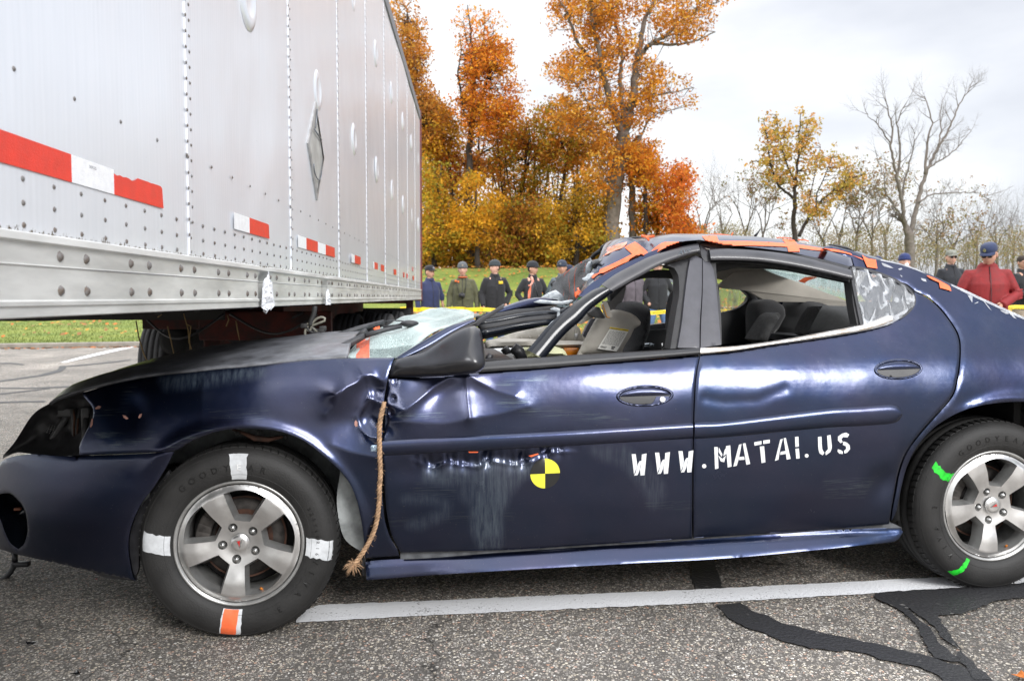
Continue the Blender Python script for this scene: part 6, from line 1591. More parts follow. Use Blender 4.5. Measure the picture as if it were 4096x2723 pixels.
    bp = nd.new('ShaderNodeBump'); bp.inputs['Strength'].default_value = .8; bp.inputs['Distance'].default_value = .003; lk.new(ml.outputs[0], bp.inputs['Height']); lk.new(bp.outputs[0], b.inputs['Normal'])
    rr = nd.new('ShaderNodeMapRange'); lk.new(sp_.outputs[2], rr.inputs[0]); rr.inputs[3].default_value = .5; rr.inputs[4].default_value = .9; lk.new(rr.outputs[0], b.inputs['Roughness'])
    return m_
Ma = asphalt()
mb = MB(); mb.add([(-300,-120,0),(300,-120,0),(300,24,0),(-300,24,0)], [(0,1,2,3)]); o = mb.build('parking_lot', Ma, None, False); setp(o, kind='structure')
# lawn
gr = mat('lawn_grass', (.10, .13, .025), .95); t, nd, lk, b = nodes(gr); tc = nd.new('ShaderNodeTexCoord')
n1 = nd.new('ShaderNodeTexNoise'); n1.inputs['Scale'].default_value = .5; n1.inputs['Detail'].default_value = 8; n1.inputs['Roughness'].default_value = .7; lk.new(tc.outputs['Object'], n1.inputs[0])
r = nd.new('ShaderNodeValToRGB'); lk.new(n1.outputs[0], r.inputs[0]); r.color_ramp.elements[0].position = .35; r.color_ramp.elements[0].color = (.12, .18, .028, 1); r.color_ramp.elements[1].position = .68; r.color_ramp.elements[1].color = (.25, .28, .05, 1)
n2 = nd.new('ShaderNodeTexNoise'); n2.inputs['Scale'].default_value = 30; n2.inputs['Detail'].default_value = 4; lk.new(tc.outputs['Object'], n2.inputs[0])
r2 = nd.new('ShaderNodeMapRange'); lk.new(n2.outputs[0], r2.inputs[0]); r2.inputs[1].default_value = .3; r2.inputs[2].default_value = .7; r2.inputs[3].default_value = .7; r2.inputs[4].default_value = 1.3
m2 = nd.new('ShaderNodeMix'); m2.data_type = 'RGBA'; m2.blend_type = 'MULTIPLY'; m2.inputs[0].default_value = 1; lk.new(r.outputs[0], m2.inputs[6]); lk.new(r2.outputs[0], m2.inputs[7]); lk.new(m2.outputs[2], b.inputs['Base Color'])
bp = nd.new('ShaderNodeBump'); bp.inputs['Strength'].default_value = 1; bp.inputs['Distance'].default_value = .05; lk.new(n2.outputs[0], bp.inputs['Height']); lk.new(bp.outputs[0], b.inputs['Normal'])
xs = np.concatenate([np.linspace(-300, -60, 13), np.linspace(-56, 60, 117), np.linspace(66, 300, 14)]); ys = np.concatenate([np.linspace(0, 10, 20)**1.0, np.linspace(11, 46, 70), np.linspace(50, 500, 20)])
def kerbline(x): return 15.0+6.9*(1-smooth(x, -4.2, -2.6))
X, Y = np.meshgrid(xs, ys); Y = Y+kerbline(X); Z = terr(X, Y); ny_, nx_ = X.shape
vs = list(zip(X.ravel(), Y.ravel(), Z.ravel()))
o = mesh_obj('lawn', vs, [(j*nx_+i, j*nx_+i+1, (j+1)*nx_+i+1, (j+1)*nx_+i) for j in range(ny_-1) for i in range(nx_-1)], gr); setp(o, kind='structure')
# short grass tufts near the kerb and across the lawn
rg = np.random.RandomState(3)
def tufts(n, x0, x1, y0, y1, h, w_):
    v = []; f = []
    xx = rg.uniform(x0, x1, n); yy = y0+(y1-y0)*rg.uniform(0, 1, n)**1.4; zz = terr(xx, yy); a = rg.uniform(0, pi, n); hh = h*rg.uniform(.5, 1.3, n)
    for i in range(n):
        c, s = cos(a[i])*w_, sin(a[i])*w_; k = len(v); lx, ly = rg.uniform(-.6, .6, 2)*hh[i]
        v += [(xx[i]-c, yy[i]-s, zz[i]-.01), (xx[i]+c, yy[i]+s, zz[i]-.01), (xx[i]+lx, yy[i]+ly, zz[i]+hh[i])]; f.append((k, k+1, k+2))
    return v, f
v, f = tufts(42000, -22, 26, 22, 44, .055, .016)
v2, f2 = tufts(16000, -1.2, 18, 15.2, 24, .07, .014); f += [tuple(i+len(v) for i in q) for q in f2]; v += v2
o = mesh_obj('grass_tufts', v, f, mat('grass_blade', (.13, .17, .03), .9, noise=.5, nscale=.8), smoothf=False); setp(o, kind='stuff')
# fallen leaves on the lawn
lm = []
for nm, c in (('leaf_ochre', (.42, .22, .03)), ('leaf_orange', (.45, .13, .02)), ('leaf_brown', (.22, .10, .03))): lm.append(mat(nm, c, .8))
v = []; f = []; fm_ = []; n = 9000
xx = np.where(rg.rand(n) < .12, rg.uniform(-24, -3, n), rg.uniform(-3, 30, n)); yy = np.where(xx < -3, 23, 16)+40*rg.uniform(0, 1, n)**.8; zz = terr(xx, yy)
for i in range(n):
    s = .05+.05*rg.rand(); a = rg.uniform(0, 6.3); k = len(v); tl = rg.uniform(0, .8)
    for q in range(4):
        aa = a+q*pi/2; v.append((xx[i]+s*cos(aa)*(1 if q % 2 else .7), yy[i]+s*sin(aa)*(1 if q % 2 else .7), zz[i]+.04+s*.8*(1+sin(aa))*tl+.03))
    f.append((k, k+1, k+2, k+3)); fm_.append(rg.randint(3))
o = mesh_obj('fallen_leaves', v, f, None, None, False, lm, fm_); setp(o, kind='stuff')
v = []; f = []; fm_ = []; n = 700
xx = rg.uniform(-16, -4, n); yy = 21.9-abs(rg.normal(0, .35, n))
for i in range(n):
    s = .03+.04*rg.rand(); a = rg.uniform(0, 6.3); k = len(v)
    for q in range(4): v.append((xx[i]+s*cos(a+q*pi/2), yy[i]+s*sin(a+q*pi/2), .005+.02*(q == 1)))
    f.append((k, k+1, k+2, k+3)); fm_.append(rg.choice([1, 2, 2]))
o = mesh_obj('leaf_litter', v, f, None, None, False, lm, fm_); setp(o, kind='stuff')
# kerb, walk
mk = mat('kerb_concrete', (.24, .22, .19), .85, noise=.3, nscale=3, bump=.4, bscale=30)
kx_ = np.concatenate([[-300, -60, -20, -10, -6], np.linspace(-5, -2, 25), [0, 5, 10, 30, 60, 300]]); vs = []
for x in kx_:
    yk = float(kerbline(x)); vs += [(x, yk-.17, 0), (x, yk-.17, .10), (x, yk-.15, .125), (x, yk-.02, .13), (x, yk+.01, .05)]
o = mesh_obj('kerb', vs, [(5*i+j, 5*i+5+j, 5*i+6+j, 5*i+1+j) for i in range(len(kx_)-1) for j in range(4)], mk, None, False); setp(o, kind='structure')
vs = []; 
for i in range(121):
    x = -60+i
    for y in (38.6, 40.4): vs.append((x, y, float(terr(x, y))+.05))
o = mesh_obj('sidewalk', vs, [(2*i, 2*i+2, 2*i+3, 2*i+1) for i in range(120)], mat('walk_concrete', (.42, .38, .32), .85, noise=.15, nscale=1)); setp(o, kind='structure')
# ---- painted line beside the car, worn
def groundpoly(fr, pts, z): return [ground(p, z) for p in px(fr, *pts)]
def flat(name, poly, z, mt, kind='structure', rag=0, res=.02, seed=0):
    rg_ = random.Random(seed); P2 = [(p.x, p.y) for p in poly]; Q_ = []
    n = len(P2)
    for i in range(n):
        a, b_ = P2[i], P2[(i+1) % n]; L_ = math.hypot(b_[0]-a[0], b_[1]-a[1]); k = max(1, int(L_/res)); nx__, ny__ = -(b_[1]-a[1])/(L_+1e-9), (b_[0]-a[0])/(L_+1e-9)
        for j in range(k):
            q = rg_.uniform(-1, 1)*rag if rag else 0; Q_.append(Vector((a[0]+(b_[0]-a[0])*j/k+nx__*q, a[1]+(b_[1]-a[1])*j/k+ny__*q, z)))
    b__ = bmesh.new(); fc = b__.faces.new([b__.verts.new(p) for p in Q_])
    if fc.normal.z < 0: fc.normal_flip()
    bmesh.ops.triangulate(b__, faces=[fc])
    for f_ in b__.faces:
        f_.normal_update()
        if f_.normal.z < 0: f_.normal_flip()
    me = bpy.data.meshes.new(name); b__.to_mesh(me); b__.free(); me.materials.append(mt); o = bpy.data.objects.new(name, me); C.objects.link(o)
    if kind: o['kind'] = kind
    return o
lw = mat('road_paint', (.55, .56, .57), .7); t, nd, lk, b = nodes(lw); tc = nd.new('ShaderNodeTexCoord')
va = nd.new('ShaderNodeTexNoise'); va.inputs['Scale'].default_value = 110; va.inputs['Detail'].default_value = 3; lk.new(tc.outputs['Object'], va.inputs[0])
vb = nd.new('ShaderNodeTexNoise'); vb.inputs['Scale'].default_value = 4; vb.inputs['Detail'].default_value = 5; lk.new(tc.outputs['Object'], vb.inputs[0])
aa_ = nd.new('ShaderNodeMath'); aa_.operation = 'MULTIPLY_ADD'; lk.new(vb.outputs[0], aa_.inputs[0]); aa_.inputs[1].default_value = .8; lk.new(va.outputs[0], aa_.inputs[2])
rr = nd.new('ShaderNodeValToRGB'); lk.new(aa_.outputs[0], rr.inputs[0]); rr.color_ramp.elements[0].position = .60; rr.color_ramp.elements[0].color = (.16, .155, .15, 1); rr.color_ramp.elements[1].position = .76; rr.color_ramp.elements[1].color = (.78, .79, .81, 1); lk.new(rr.outputs[0], b.inputs['Base Color'])
v5 = nd.new('ShaderNodeTexVoronoi'); v5.inputs['Scale'].default_value = 110; lk.new(tc.outputs['Object'], v5.inputs[0]); bp = nd.new('ShaderNodeBump'); bp.inputs['Strength'].default_value = .5; bp.inputs['Distance'].default_value = .003; lk.new(v5.outputs[0], bp.inputs['Height']); lk.new(bp.outputs[0], b.inputs['Normal'])
flat('painted_line', groundpoly('V', [(680,1436),(700,1410),(735,1395),(1000,1385),(1300,1372),(1600,1360),(1900,1345),(2200,1329),(2359,1319),(2900,1288),(2900,1312),(2359,1345),(2020,1368),(1640,1390),(1300,1405),(1000,1419)], 0), .005, lw, rag=.004, seed=1)
flat('painted_line', groundpoly('A', [(315,196),(420,168),(560,135),(735,101),(740,107),(600,138),(450,172),(345,196)], 0), .005, lw, rag=.01, seed=2)
tm = mat('crack_sealant', (.022, .022, .023), .55); t, nd, lk, b = nodes(tm); tc = nd.new('ShaderNodeTexCoord')
v5 = nd.new('ShaderNodeTexVoronoi'); v5.inputs['Scale'].default_value = 75; lk.new(tc.outputs['Object'], v5.inputs[0])
n5 = nd.new('ShaderNodeTexNoise'); n5.inputs['Scale'].default_value = 9; n5.inputs['Detail'].default_value = 5; lk.new(tc.outputs['Object'], n5.inputs[0])
s5 = nd.new('ShaderNodeSeparateColor'); lk.new(v5.outputs['Color'], s5.inputs[0]); a5 = nd.new('ShaderNodeMath'); a5.operation = 'MULTIPLY'; lk.new(s5.outputs[0], a5.inputs[0]); lk.new(n5.outputs[0], a5.inputs[1])
r5 = nd.new('ShaderNodeValToRGB'); lk.new(a5.outputs[0], r5.inputs[0]); r5.color_ramp.elements[0].position = .56; r5.color_ramp.elements[0].color = (.024, .024, .026, 1); r5.color_ramp.elements[1].position = .60; r5.color_ramp.elements[1].color = (.13, .125, .12, 1); lk.new(r5.outputs[0], b.inputs['Base Color'])
bp = nd.new('ShaderNodeBump'); bp.inputs['Strength'].default_value = .6; bp.inputs['Distance'].default_value = .004; lk.new(v5.outputs[0], bp.inputs['Height']); lk.new(bp.outputs[0], b.inputs['Normal'])
flat('sealed_crack', groundpoly('M', [(250,-60),(256,100),(262,180),(290,268),(470,262),(440,180),(412,80),(400,-60)], 0), .0035, tm, rag=.005, seed=3)
flat('sealed_crack', groundpoly('M', [(418,352),(575,338),(640,392),(740,418),(830,465),(1000,512),(1100,530),(1300,575),(1400,592),(1600,640),(1800,690),(1880,720),(1950,735),(2150,825),(2300,900),(1900,900),(1820,800),(1700,745),(1450,695),(1370,665),(1240,635),(1190,650),(1080,632),(1010,628),(900,592),(840,580),(760,545),(600,490),(480,425)], 0), .006, tm, rag=.005, seed=4)
flat('sealed_crack', groundpoly('M', [(1420,290),(1450,278),(1600,265),(1800,255),(2050,235),(2359,215),(2700,195),(2700,260),(2359,308),(2200,325),(2060,375),(1960,412),(1815,418),(1850,480),(1900,560),(1960,625),(2000,690),(2060,740),(2160,830),(2050,830),(1985,740),(1930,680),(1960,640),(1890,590),(1840,560),(1790,490),(1700,420),(1640,375),(1625,380),(1690,440),(1760,500),(1810,560),(1830,600),(1900,660),(1960,710),(1900,712),(1800,690),(1755,640),(1720,560),(1670,470),(1600,400),(1500,345),(1425,315)], 0), .0075, tm, rag=.005, seed=5)
flat('sealed_crack', groundpoly('A', [(-40,402),(100,398),(235,396),(235,403),(100,406),(-40,410)], 0), .004, tm, rag=.01, seed=6)
flat('sealed_crack', groundpoly('A', [(-40,327),(150,328),(345,320),(400,318),(400,323),(345,327),(150,334),(-40,333)], 0), .004, tm, rag=.01, seed=7)
flat('sealed_crack', groundpoly('A', [(-40,362),(60,352),(180,338),(260,330),(260,334),(180,344),(60,358),(-40,370)], 0), .0045, tm, rag=.01, seed=8)
flat('sealed_crack', groundpoly('A', [(-60,298),(60,282),(200,262),(300,235),(310,215),(345,213),(345,225),(320,245),(230,266),(60,290),(-60,306)], 0), .004, tm, rag=.012, seed=9)
flat('sealed_crack', groundpoly('A', [(330,215),(450,205),(600,190),(680,180),(680,184),(600,196),(450,212),(340,220)], 0), .0045, tm, rag=.012, seed=10)
flat('sealed_crack', groundpoly('A', [(-40,198),(60,196),(130,206),(120,210),(50,203),(-40,204)], 0), .004, tm, rag=.012, seed=11)
# small loose things on the asphalt
def leaf(p, s, ang, mt, label):
    c = ground(p, .004); vs = []; n = 7
    for i in range(n):
        a = ang+2*pi*i/n; r_ = s*(1 if i % 2 else .55); vs.append(c+Vector((r_*cos(a), r_*sin(a)*.8, .004+.010*abs(sin(i*1.7)))))
    vs.append(c+Vector((0, 0, .012))); o = mesh_obj('fallen_leaf', vs, [(i, (i+1) % n, n) for i in range(n)], mt, None, False)
    setp(o, label, 'leaf'); return o
leaf(px('F', (4092,2712))[0], .035, .3, lm[1], 'orange leaf on the asphalt at the bottom right corner')
leaf(px('V', (178,1556))[0], .02, 1.0, mat('wet_black', (.01, .01, .01), .1), 'shiny black scrap on the asphalt at the bottom left')
leaf(px('V', (72,1486))[0], .022, 2.0, mat('wet_black_b', (.01, .01, .012), .15), 'dark scrap on the asphalt below the bumper at left')
leaf(px('J', (672,1436))[0], .007, .5, mat('red_chip', (.35, .03, .02), .6), 'tiny red chip on the asphalt ahead of the front wheel')
# dark part lying at the left edge (broken grille ring)
mb = MB(); c = ground(px('J', (-20,1400))[0], 0)+Vector((0,0,.06)); mb.tube([c+Vector((.075*cos(a), .03*sin(a), .075*sin(a))) for a in np.linspace(0, 2*pi, 24)], .012, 8); mb.box(c+Vector((.10, 0, -.01)), (.07, .03, .02), bev=.004)
o = mb.build('broken_trim', M['black'], None); setp(o, 'broken black trim ring lying on the asphalt below the front bumper', 'car part')
# yellow barrier tape on its line of stakes
o = None
mt_t = mat('barrier_yellow', (.80, .60, .015), .4, noise=.05)
P_ = [at_depth(p, d) for p, d in (((1600, 1236), 15.4), ((1690, 1236), 15.4), ((1870, 1238), 15.4), ((2060, 1243), 15.4), ((2200, 1246), 15.4), ((2560, 1249), 15.4), ((2680, 1249), 15.4), ((3000, 1243), 15.2), ((3500, 1235), 14.8), ((4060, 1230), 14.4), ((4400, 1228), 14.2))]
P_ = [Vector(q) for q in P_]; R_ = []
for i in range(len(P_)-1):
    for j in range(12):
        t = j/12; q = P_[i]+(P_[i+1]-P_[i])*t; R_.append(q+Vector((0, .02*sin(i*5+t*4), .012*sin(i*3+t*6))))
vs = []
for q in R_: vs += [q+Vector((0, 0, .037)), q-Vector((0, .01, .037))]
bt_ = empty('barrier_tape', R_[0]); setp(bt_, 'yellow printed barrier tape strung low in front of the onlookers', 'barrier tape')
mesh_obj('tape', [q-R_[0] for q in vs], [(2*i, 2*i+2, 2*i+3, 2*i+1) for i in range(len(R_)-1)], mt_t, bt_, False)
L = 0; k = 0
for i in range(2, len(R_)-8, 7):
    v, f = text_mesh('SHERIFF LINE DO NOT CROSS', .05, .0003, align='LEFT'); wd = max(q.x for q in v); a, b_ = R_[i], R_[i+5]; ex = (b_-a).normalized(); sc_ = (b_-a).length/wd
    mesh_obj('tape_print', [a+ex*q.x*min(1, sc_)+Vector((0, -.014-q.z, q.y-.016))-R_[0] for q in v], f, mat('tape_ink', (.28, .2, .02), .6), bt_, False)
# ================================================================== TREES
def fol_mat(name):
    m_ = bpy.data.materials.new(name); m_.use_nodes = True; t = m_.node_tree; t.nodes.clear(); nd = t.nodes; lk = t.links
    o = nd.new('ShaderNodeOutputMaterial'); d = nd.new('ShaderNodeBsdfDiffuse'); tr_ = nd.new('ShaderNodeBsdfTranslucent'); mx = nd.new('ShaderNodeMixShader'); mx.inputs[0].default_value = .5
    a = nd.new('ShaderNodeAttribute'); a.attribute_name = 'leafcol'
    lk.new(a.outputs['Color'], d.inputs[0]); lk.new(a.outputs['Color'], tr_.inputs[0]); lk.new(d.outputs[0], mx.inputs[1]); lk.new(tr_.outputs[0], mx.inputs[2]); lk.new(mx.outputs[0], o.inputs[0]); return m_
FOL = fol_mat('autumn_foliage')
BK = {'grey': mat('grey_bark', (.16, .135, .115), .9, noise=.35, nscale=4, bump=.6, bscale=12), 'dark': mat('dark_bark', (.045, .035, .03), .9, noise=.3, nscale=5), 'bare': mat('bare_bark', (.17, .145, .13), .9, noise=.3, nscale=5)}
def limb_pts(fr, pts, Y, dy=0, rng=None):
    n = len(pts); return [at_depth(p, Y+dy*(i/(n-1))) for i, p in enumerate(px(fr, *pts))]
def leaf_mesh(name, cen, nrm_spread, per, size, cols, rng, parent, loc, flat=.75):
    """leaf clumps: each centre gets a handful of small four-sided leaves"""
    n = len(cen)*per; c = np.repeat(np.array(cen), per, 0); rad = nrm_spread
    off = rng.normal(0, 1, (n, 3)); off /= np.linalg.norm(off, axis=1)[:, None]+1e-9; off *= (rng.uniform(0, 1, (n, 1))**.5)*rad; off[:, 2] *= flat
    p = c+off; a = rng.normal(0, 1, (n, 3)); a /= np.linalg.norm(a, axis=1)[:, None]; b_ = rng.normal(0, 1, (n, 3)); b_ -= a*(a*b_).sum(1)[:, None]; b_ /= np.linalg.norm(b_, axis=1)[:, None]
    s = size*rng.uniform(.4, 1.6, (n, 1)); V_ = np.empty((n, 4, 3)); V_[:, 0] = p-a*s; V_[:, 1] = p+b_*s*.55; V_[:, 2] = p+a*s; V_[:, 3] = p-b_*s*.55
    V_ = V_.reshape(-1, 3)-np.array(loc)
    me = bpy.data.meshes.new(name); me.vertices.add(len(V_)); me.vertices.foreach_set('co', V_.ravel()); me.loops.add(4*n); me.loops.foreach_set('vertex_index', np.arange(4*n)); me.polygons.add(n); me.polygons.foreach_set('loop_start', np.arange(0, 4*n, 4)); me.polygons.foreach_set('loop_total', np.full(n, 4)); me.update()
    ca = np.array(cols); ci = np.repeat(rng.randint(0, len(ca), len(cen)), per); sw = rng.uniform(0, 1, n) < .25; ci[sw] = rng.randint(0, len(ca), sw.sum())
    cl = ca[ci]*rng.uniform(.7, 1.3, (n, 1)); at = me.attributes.new('leafcol', 'FLOAT_COLOR', 'FACE'); at.data.foreach_set('color', np.concatenate([cl, np.ones((n, 1))], 1).astype(np.float32).ravel())
    me.materials.append(FOL); o = bpy.data.objects.new(name, me); C.objects.link(o); o.parent = parent; return o
def tree(name, label, base, Y, limbs, crown, nclump, per, size, cols, bark='dark', seed=0, spread=.5, depth=3.0, group=None, twig=True, twr=.03, holes=.35, fr='N', cat='tree'):
    """limbs: [(points in photo detail fr, r0, r1, dy)], crown: [(polygon, weight)]"""
    rng = np.random.RandomState(seed); b0 = at_depth(px(fr, base)[0], Y); b0.z = float(terr(b0.x, b0.y))-.05
    t = empty(name, b0); setp(t, label, cat, group); mb = MB(); nodes_ = []
    for pts, r0, r1, dy in limbs:
        P3 = limb_pts(fr, pts, Y, dy)
        if pts[0] == base or pts[0][1] > base[1]-5: P3[0] = Vector((P3[0].x, P3[0].y, b0.z))
        Q_ = []
        for i in range(len(P3)-1):
            for j in range(4):
                q = P3[i].lerp(P3[i+1], j/4)
                if i or j: q = q+Vector(rng.uniform(-.07, .07, 3))*min(1, 4*r0)
                Q_.append(q)
        Q_.append(P3[-1]); k = len(Q_)
        mb.tube([q-b0 for q in Q_], [r0+(r1-r0)*(i/(k-1))**.8 for i in range(k)], 8 if r0 > .12 else 5)
        nodes_ += [(q, r0+(r1-r0)*i/(k-1)) for i, q in enumerate(Q_) if i > k*.25 or pts[0] != base]
    cen = []; wts = np.array([w_ for _, w_ in crown], float); wts /= wts.sum()
    for (pl, w_), frac in zip(crown, wts):
        P_ = px(fr, *pl); a = np.array(P_); x0, y0 = a.min(0); x1, y1 = a.max(0); want = int(nclump*frac); got = 0; tries = 0; ph = rng.uniform(0, 9, 4)
        while got < want and tries < want*40:
            tries += 1; x = rng.uniform(x0, x1); y = rng.uniform(y0, y1)
            if not inpoly(np.array([x]), np.array([y]), P_)[0]: continue
            g = sin(x*.021+ph[0]+1.3*sin(y*.017))+sin(y*.024+ph[1]+1.1*sin(x*.013+ph[2]))
            if g < -2+holes*4*rng.uniform(.3, 1) and rng.uniform() < .8: continue
            jx, jy = rng.normal(0, 15, 2); cen.append(at_depth((x+jx, y+jy), Y+rng.normal(0, depth*.5))); got += 1
    if nodes_ and twig:
        NP_ = np.array([tuple(q) for q, _ in nodes_]); 
        for i, c in enumerate(cen):
            if rng.uniform() < twig:
                d = NP_-np.array(c); dd = (d**2).sum(1)+np.where(d[:, 2] > 0, 3*d[:, 2]**2, 0); j = int(np.argmin(dd)); q = Vector(NP_[j]); r_ = min(twr, nodes_[j][1]*.8)
                m_ = q.lerp(c, .5)+Vector(rng.uniform(-.15, .15, 3))*(c-q).length*.5+Vector((0, 0, -.06*(c-q).length)); mb.tube([q-b0, m_-b0, c-b0], [r_, r_*.6, r_*.25], 4, cap=False)
    mb.build('trunk', BK[bark], t)
    if per: leaf_mesh('crown', [tuple(c) for c in cen], spread, per, size, cols, rng, t, tuple(b0))
    return t
OC = [(0.609, 0.246, 0.036), (0.522, 0.189, 0.029), (0.725, 0.319, 0.043), (0.406, 0.174, 0.043), (0.667, 0.377, 0.072)]
OR = [(.70,.24,.035),(.60,.18,.03),(.72,.30,.035),(.48,.16,.035),(.70,.36,.045)]
YE = [(.66,.36,.035),(.58,.32,.04),(.42,.29,.04),(.70,.34,.03),(.55,.25,.03)]
OL = [(0.36, 0.3, 0.045), (0.48, 0.33, 0.038), (0.27, 0.24, 0.038), (0.57, 0.3, 0.038), (0.45, 0.195, 0.03)]
YG = [(.52,.34,.05),(.36,.31,.05),(.60,.32,.04),(.40,.24,.05)]
BR = [(0.408, 0.17, 0.051), (0.51, 0.238, 0.06), (0.306, 0.153, 0.051), (0.578, 0.272, 0.051)]
RD = [(.74,.22,.05),(.66,.17,.045),(.70,.30,.05),(.55,.16,.04)]
tree('oak_tree', 'tall golden brown oak with a thick pale trunk and spreading limbs', (1290,1320), 50,
  [([(1290,1320),(1292,1150),(1310,1020),(1330,900),(1348,800),(1352,730)], .52, .42, 0), ([(1352,730),(1318,660),(1285,560),(1255,460),(1240,380),(1215,250),(1180,100),(1160,-60)], .30, .08, -1.5), ([(1352,735),(1380,640),(1402,540),(1418,430),(1428,330),(1450,220),(1468,120),(1520,20),(1560,-80)], .34, .08, 1),
   ([(1366,700),(1350,600),(1340,500),(1335,420),(1345,330),(1330,200),(1300,60)], .22, .06, .5), ([(1240,400),(1200,350),(1150,300),(1110,240),(1085,180),(1055,90),(1010,10),(980,-60)], .17, .05, -1), ([(1430,320),(1480,262),(1520,238),(1600,243),(1680,240),(1760,222),(1855,175)], .17, .04, 1.5),
   ([(1475,265),(1530,222),(1590,200),(1640,140),(1700,90),(1790,40),(1880,10)], .13, .03, 1), ([(1425,810),(1450,740),(1490,660),(1540,620),(1620,600)], .10, .03, .5), ([(1290,580),(1230,590),(1180,590),(1140,530),(1110,470),(1050,430),(1000,420)], .10, .03, -1.5), ([(1405,540),(1460,500),(1540,520),(1640,500),(1740,480)], .10, .03, 1), ([(1300,640),(1240,700),(1180,720),(1100,690),(1000,660)], .08, .03, -1)],
  [([(945,-120),(1260,-120),(1300,60),(1230,160),(1180,260),(1060,120),(960,130)], 1.6), ([(1180,-120),(1640,-120),(1900,-60),(1910,60),(1800,90),(1640,210),(1480,240),(1420,300),(1220,300),(1180,160)], 3.0), ([(960,380),(1040,270),(1200,260),(1400,320),(1560,360),(1580,440),(1700,440),(1790,490),(1740,560),(1620,620),(1480,640),(1400,700),(1300,640),(1180,590),(1120,500),(960,430)], 3.0),
   ([(940,560),(1040,540),(1180,600),(1280,660),(1330,720),(1280,780),(1120,760),(980,700)], 1.0), ([(1640,140),(1740,100),(1860,90),(1780,200),(1620,230)], .3), ([(1110,860),(1240,780),(1400,760),(1440,860),(1400,960),(1300,1060),(1180,1040),(1120,950)], 1.1)],
  1150, 28, .085, OC, 'grey', 11, .62, 3.5, twig=.5, holes=.5)
tree('maple_tree', 'slender grey trunk with orange leaves just right of the big oak', (1404,1310), 51, [([(1404,1310),(1402,1150),(1400,1000),(1410,900),(1425,820),(1440,740)], .28, .10, 0), ([(1410,1230),(1440,1280),(1480,1260),(1530,1180),(1560,1120)], .12, .05, 1)], [([(1300,820),(1400,740),(1480,780),(1540,860),(1530,960),(1440,1010),(1400,960),(1320,960)], 1)], 130, 30, .085, OR, 'grey', 12, .6, 2)
tree('maple_tree', 'tall orange maple with a bare twiggy top behind the trailer corner', (520,1420), 53, [([(520,1420),(515,1200),(510,1000),(515,850),(522,720),(530,600),(538,480),(535,350),(528,230),(520,120),(505,30)], .30, .03, 0), ([(525,700),(480,600),(465,480),(450,400),(470,300),(460,180)], .12, .02, -1), ([(530,640),(580,540),(610,430),(640,330),(650,230),(640,120)], .12, .02, 1), ([(520,760),(560,740),(640,700),(700,660)], .09, .02, .5), ([(535,450),(560,330),(590,220),(600,100)], .07, .02, .5), ([(530,330),(500,220),(480,120)], .06, .02, -.5)],
  [([(480,290),(620,230),(720,240),(730,330),(680,400),(790,520),(780,640),(620,740),(520,740),(450,620),(480,500),(500,400)], 1), ([(430,60),(540,20),(640,80),(690,200),(600,230),(470,230)], .07)], 560, 28, .085, OR, 'dark', 13, .65, 2.5, twig=.9)
tree('maple_tree', 'brown orange tree rising along the rear edge of the trailer', (150,1420), 55, [([(150,1420),(160,900),(170,600),(175,400),(180,200),(170,40)], .28, .04, 0), ([(175,500),(230,420),(280,330)], .08, .02, 0)], [([(85,10),(240,20),(245,180),(290,300),(300,480),(340,540),(280,620),(180,600),(150,300)], 1), ([(225,560),(380,560),(390,700),(300,800),(235,800)], .7)], 520, 28, .085, BR+OC, 'dark', 14, .65, 2.5, twig=.8)
specs = [
 ('yellow olive tree filling the gap beside the trailer rear edge', (300,1440), 56, (235,640,200,420), YE, 15, [([(230,580),(420,600),(470,720),(440,860),(330,880),(230,860)], 1)], 250),
 ('rust brown tree with dark trunks right of the trailer', (440,1440), 57, None, BR+OR[:2], 16, [([(300,790),(430,740),(600,740),(720,700),(830,640),(840,760),(700,860),(640,960),(500,980),(360,1160),(320,1000)], 1)], 480),
 ('bright yellow tree low in front of the wood', (560,1450), 50, None, YE, 17, [([(480,1020),(540,935),(600,990),(665,1060),(660,1150),(610,1200),(640,1330),(520,1340),(420,1250),(420,1180),(470,1110)], 1)], 300),
 ('ochre and olive tree in the middle of the wood', (780,1450), 56, None, OL+OC[:2], 18, [([(640,860),(720,760),(850,640),(960,660),(980,820),(920,1000),(900,1200),(760,1300),(650,1120)], 1)], 560),
 ('orange and olive tree left of the big oak', (1000,1450), 55, None, OC+OL[:2], 19, [([(860,620),(930,570),(1080,560),(1210,640),(1290,760),(1230,860),(1110,900),(1000,960),(900,880)], 1)], 480),
 ('yellow green tree low between the wood and the oak trunk', (1090,1450), 51, None, YG+YE[:2], 20, [([(900,1120),(1000,1010),(1140,980),(1250,1080),(1260,1300),(1180,1420),(960,1430),(900,1300)], 1)], 460),
 ('olive tree low at the foot of the wood beside the trailer', (330,1450), 52, None, OL+YE[:1], 21, [([(235,860),(360,900),(420,1100),(440,1300),(420,1420),(250,1420)], 1)], 380),
 ('brown and olive tree at the centre foot of the wood', (700,1450), 53, None, OL+BR, 22, [([(600,1160),(760,1060),(920,1080),(940,1300),(900,1430),(560,1440),(540,1340)], 1)], 430),
 ('orange and yellow tree with a bent dark trunk right of the oak', (1530,1320), 52, None, YE+OR[:2], 23, [([(1430,1010),(1520,960),(1560,1060),(1620,1160),(1640,1260),(1440,1280),(1400,1150)], 1)], 230),
 ('flame red maple at the right end of the wood', (1640,1330), 50, None, RD+OR[:2], 24, [([(1600,960),(1630,890),(1690,890),(1705,960),(1725,1040),(1700,1120),(1690,1180),(1760,1240),(1770,1300),(1600,1300),(1570,1200),(1600,1120),(1560,1040),(1580,1000)], 1)], 330),
 ('orange shrub tree under the red maple and the oak', (1480,1320), 50, None, OR, 25, [([(1430,830),(1530,850),(1540,980),(1460,1010),(1420,940)], 1)], 120)]
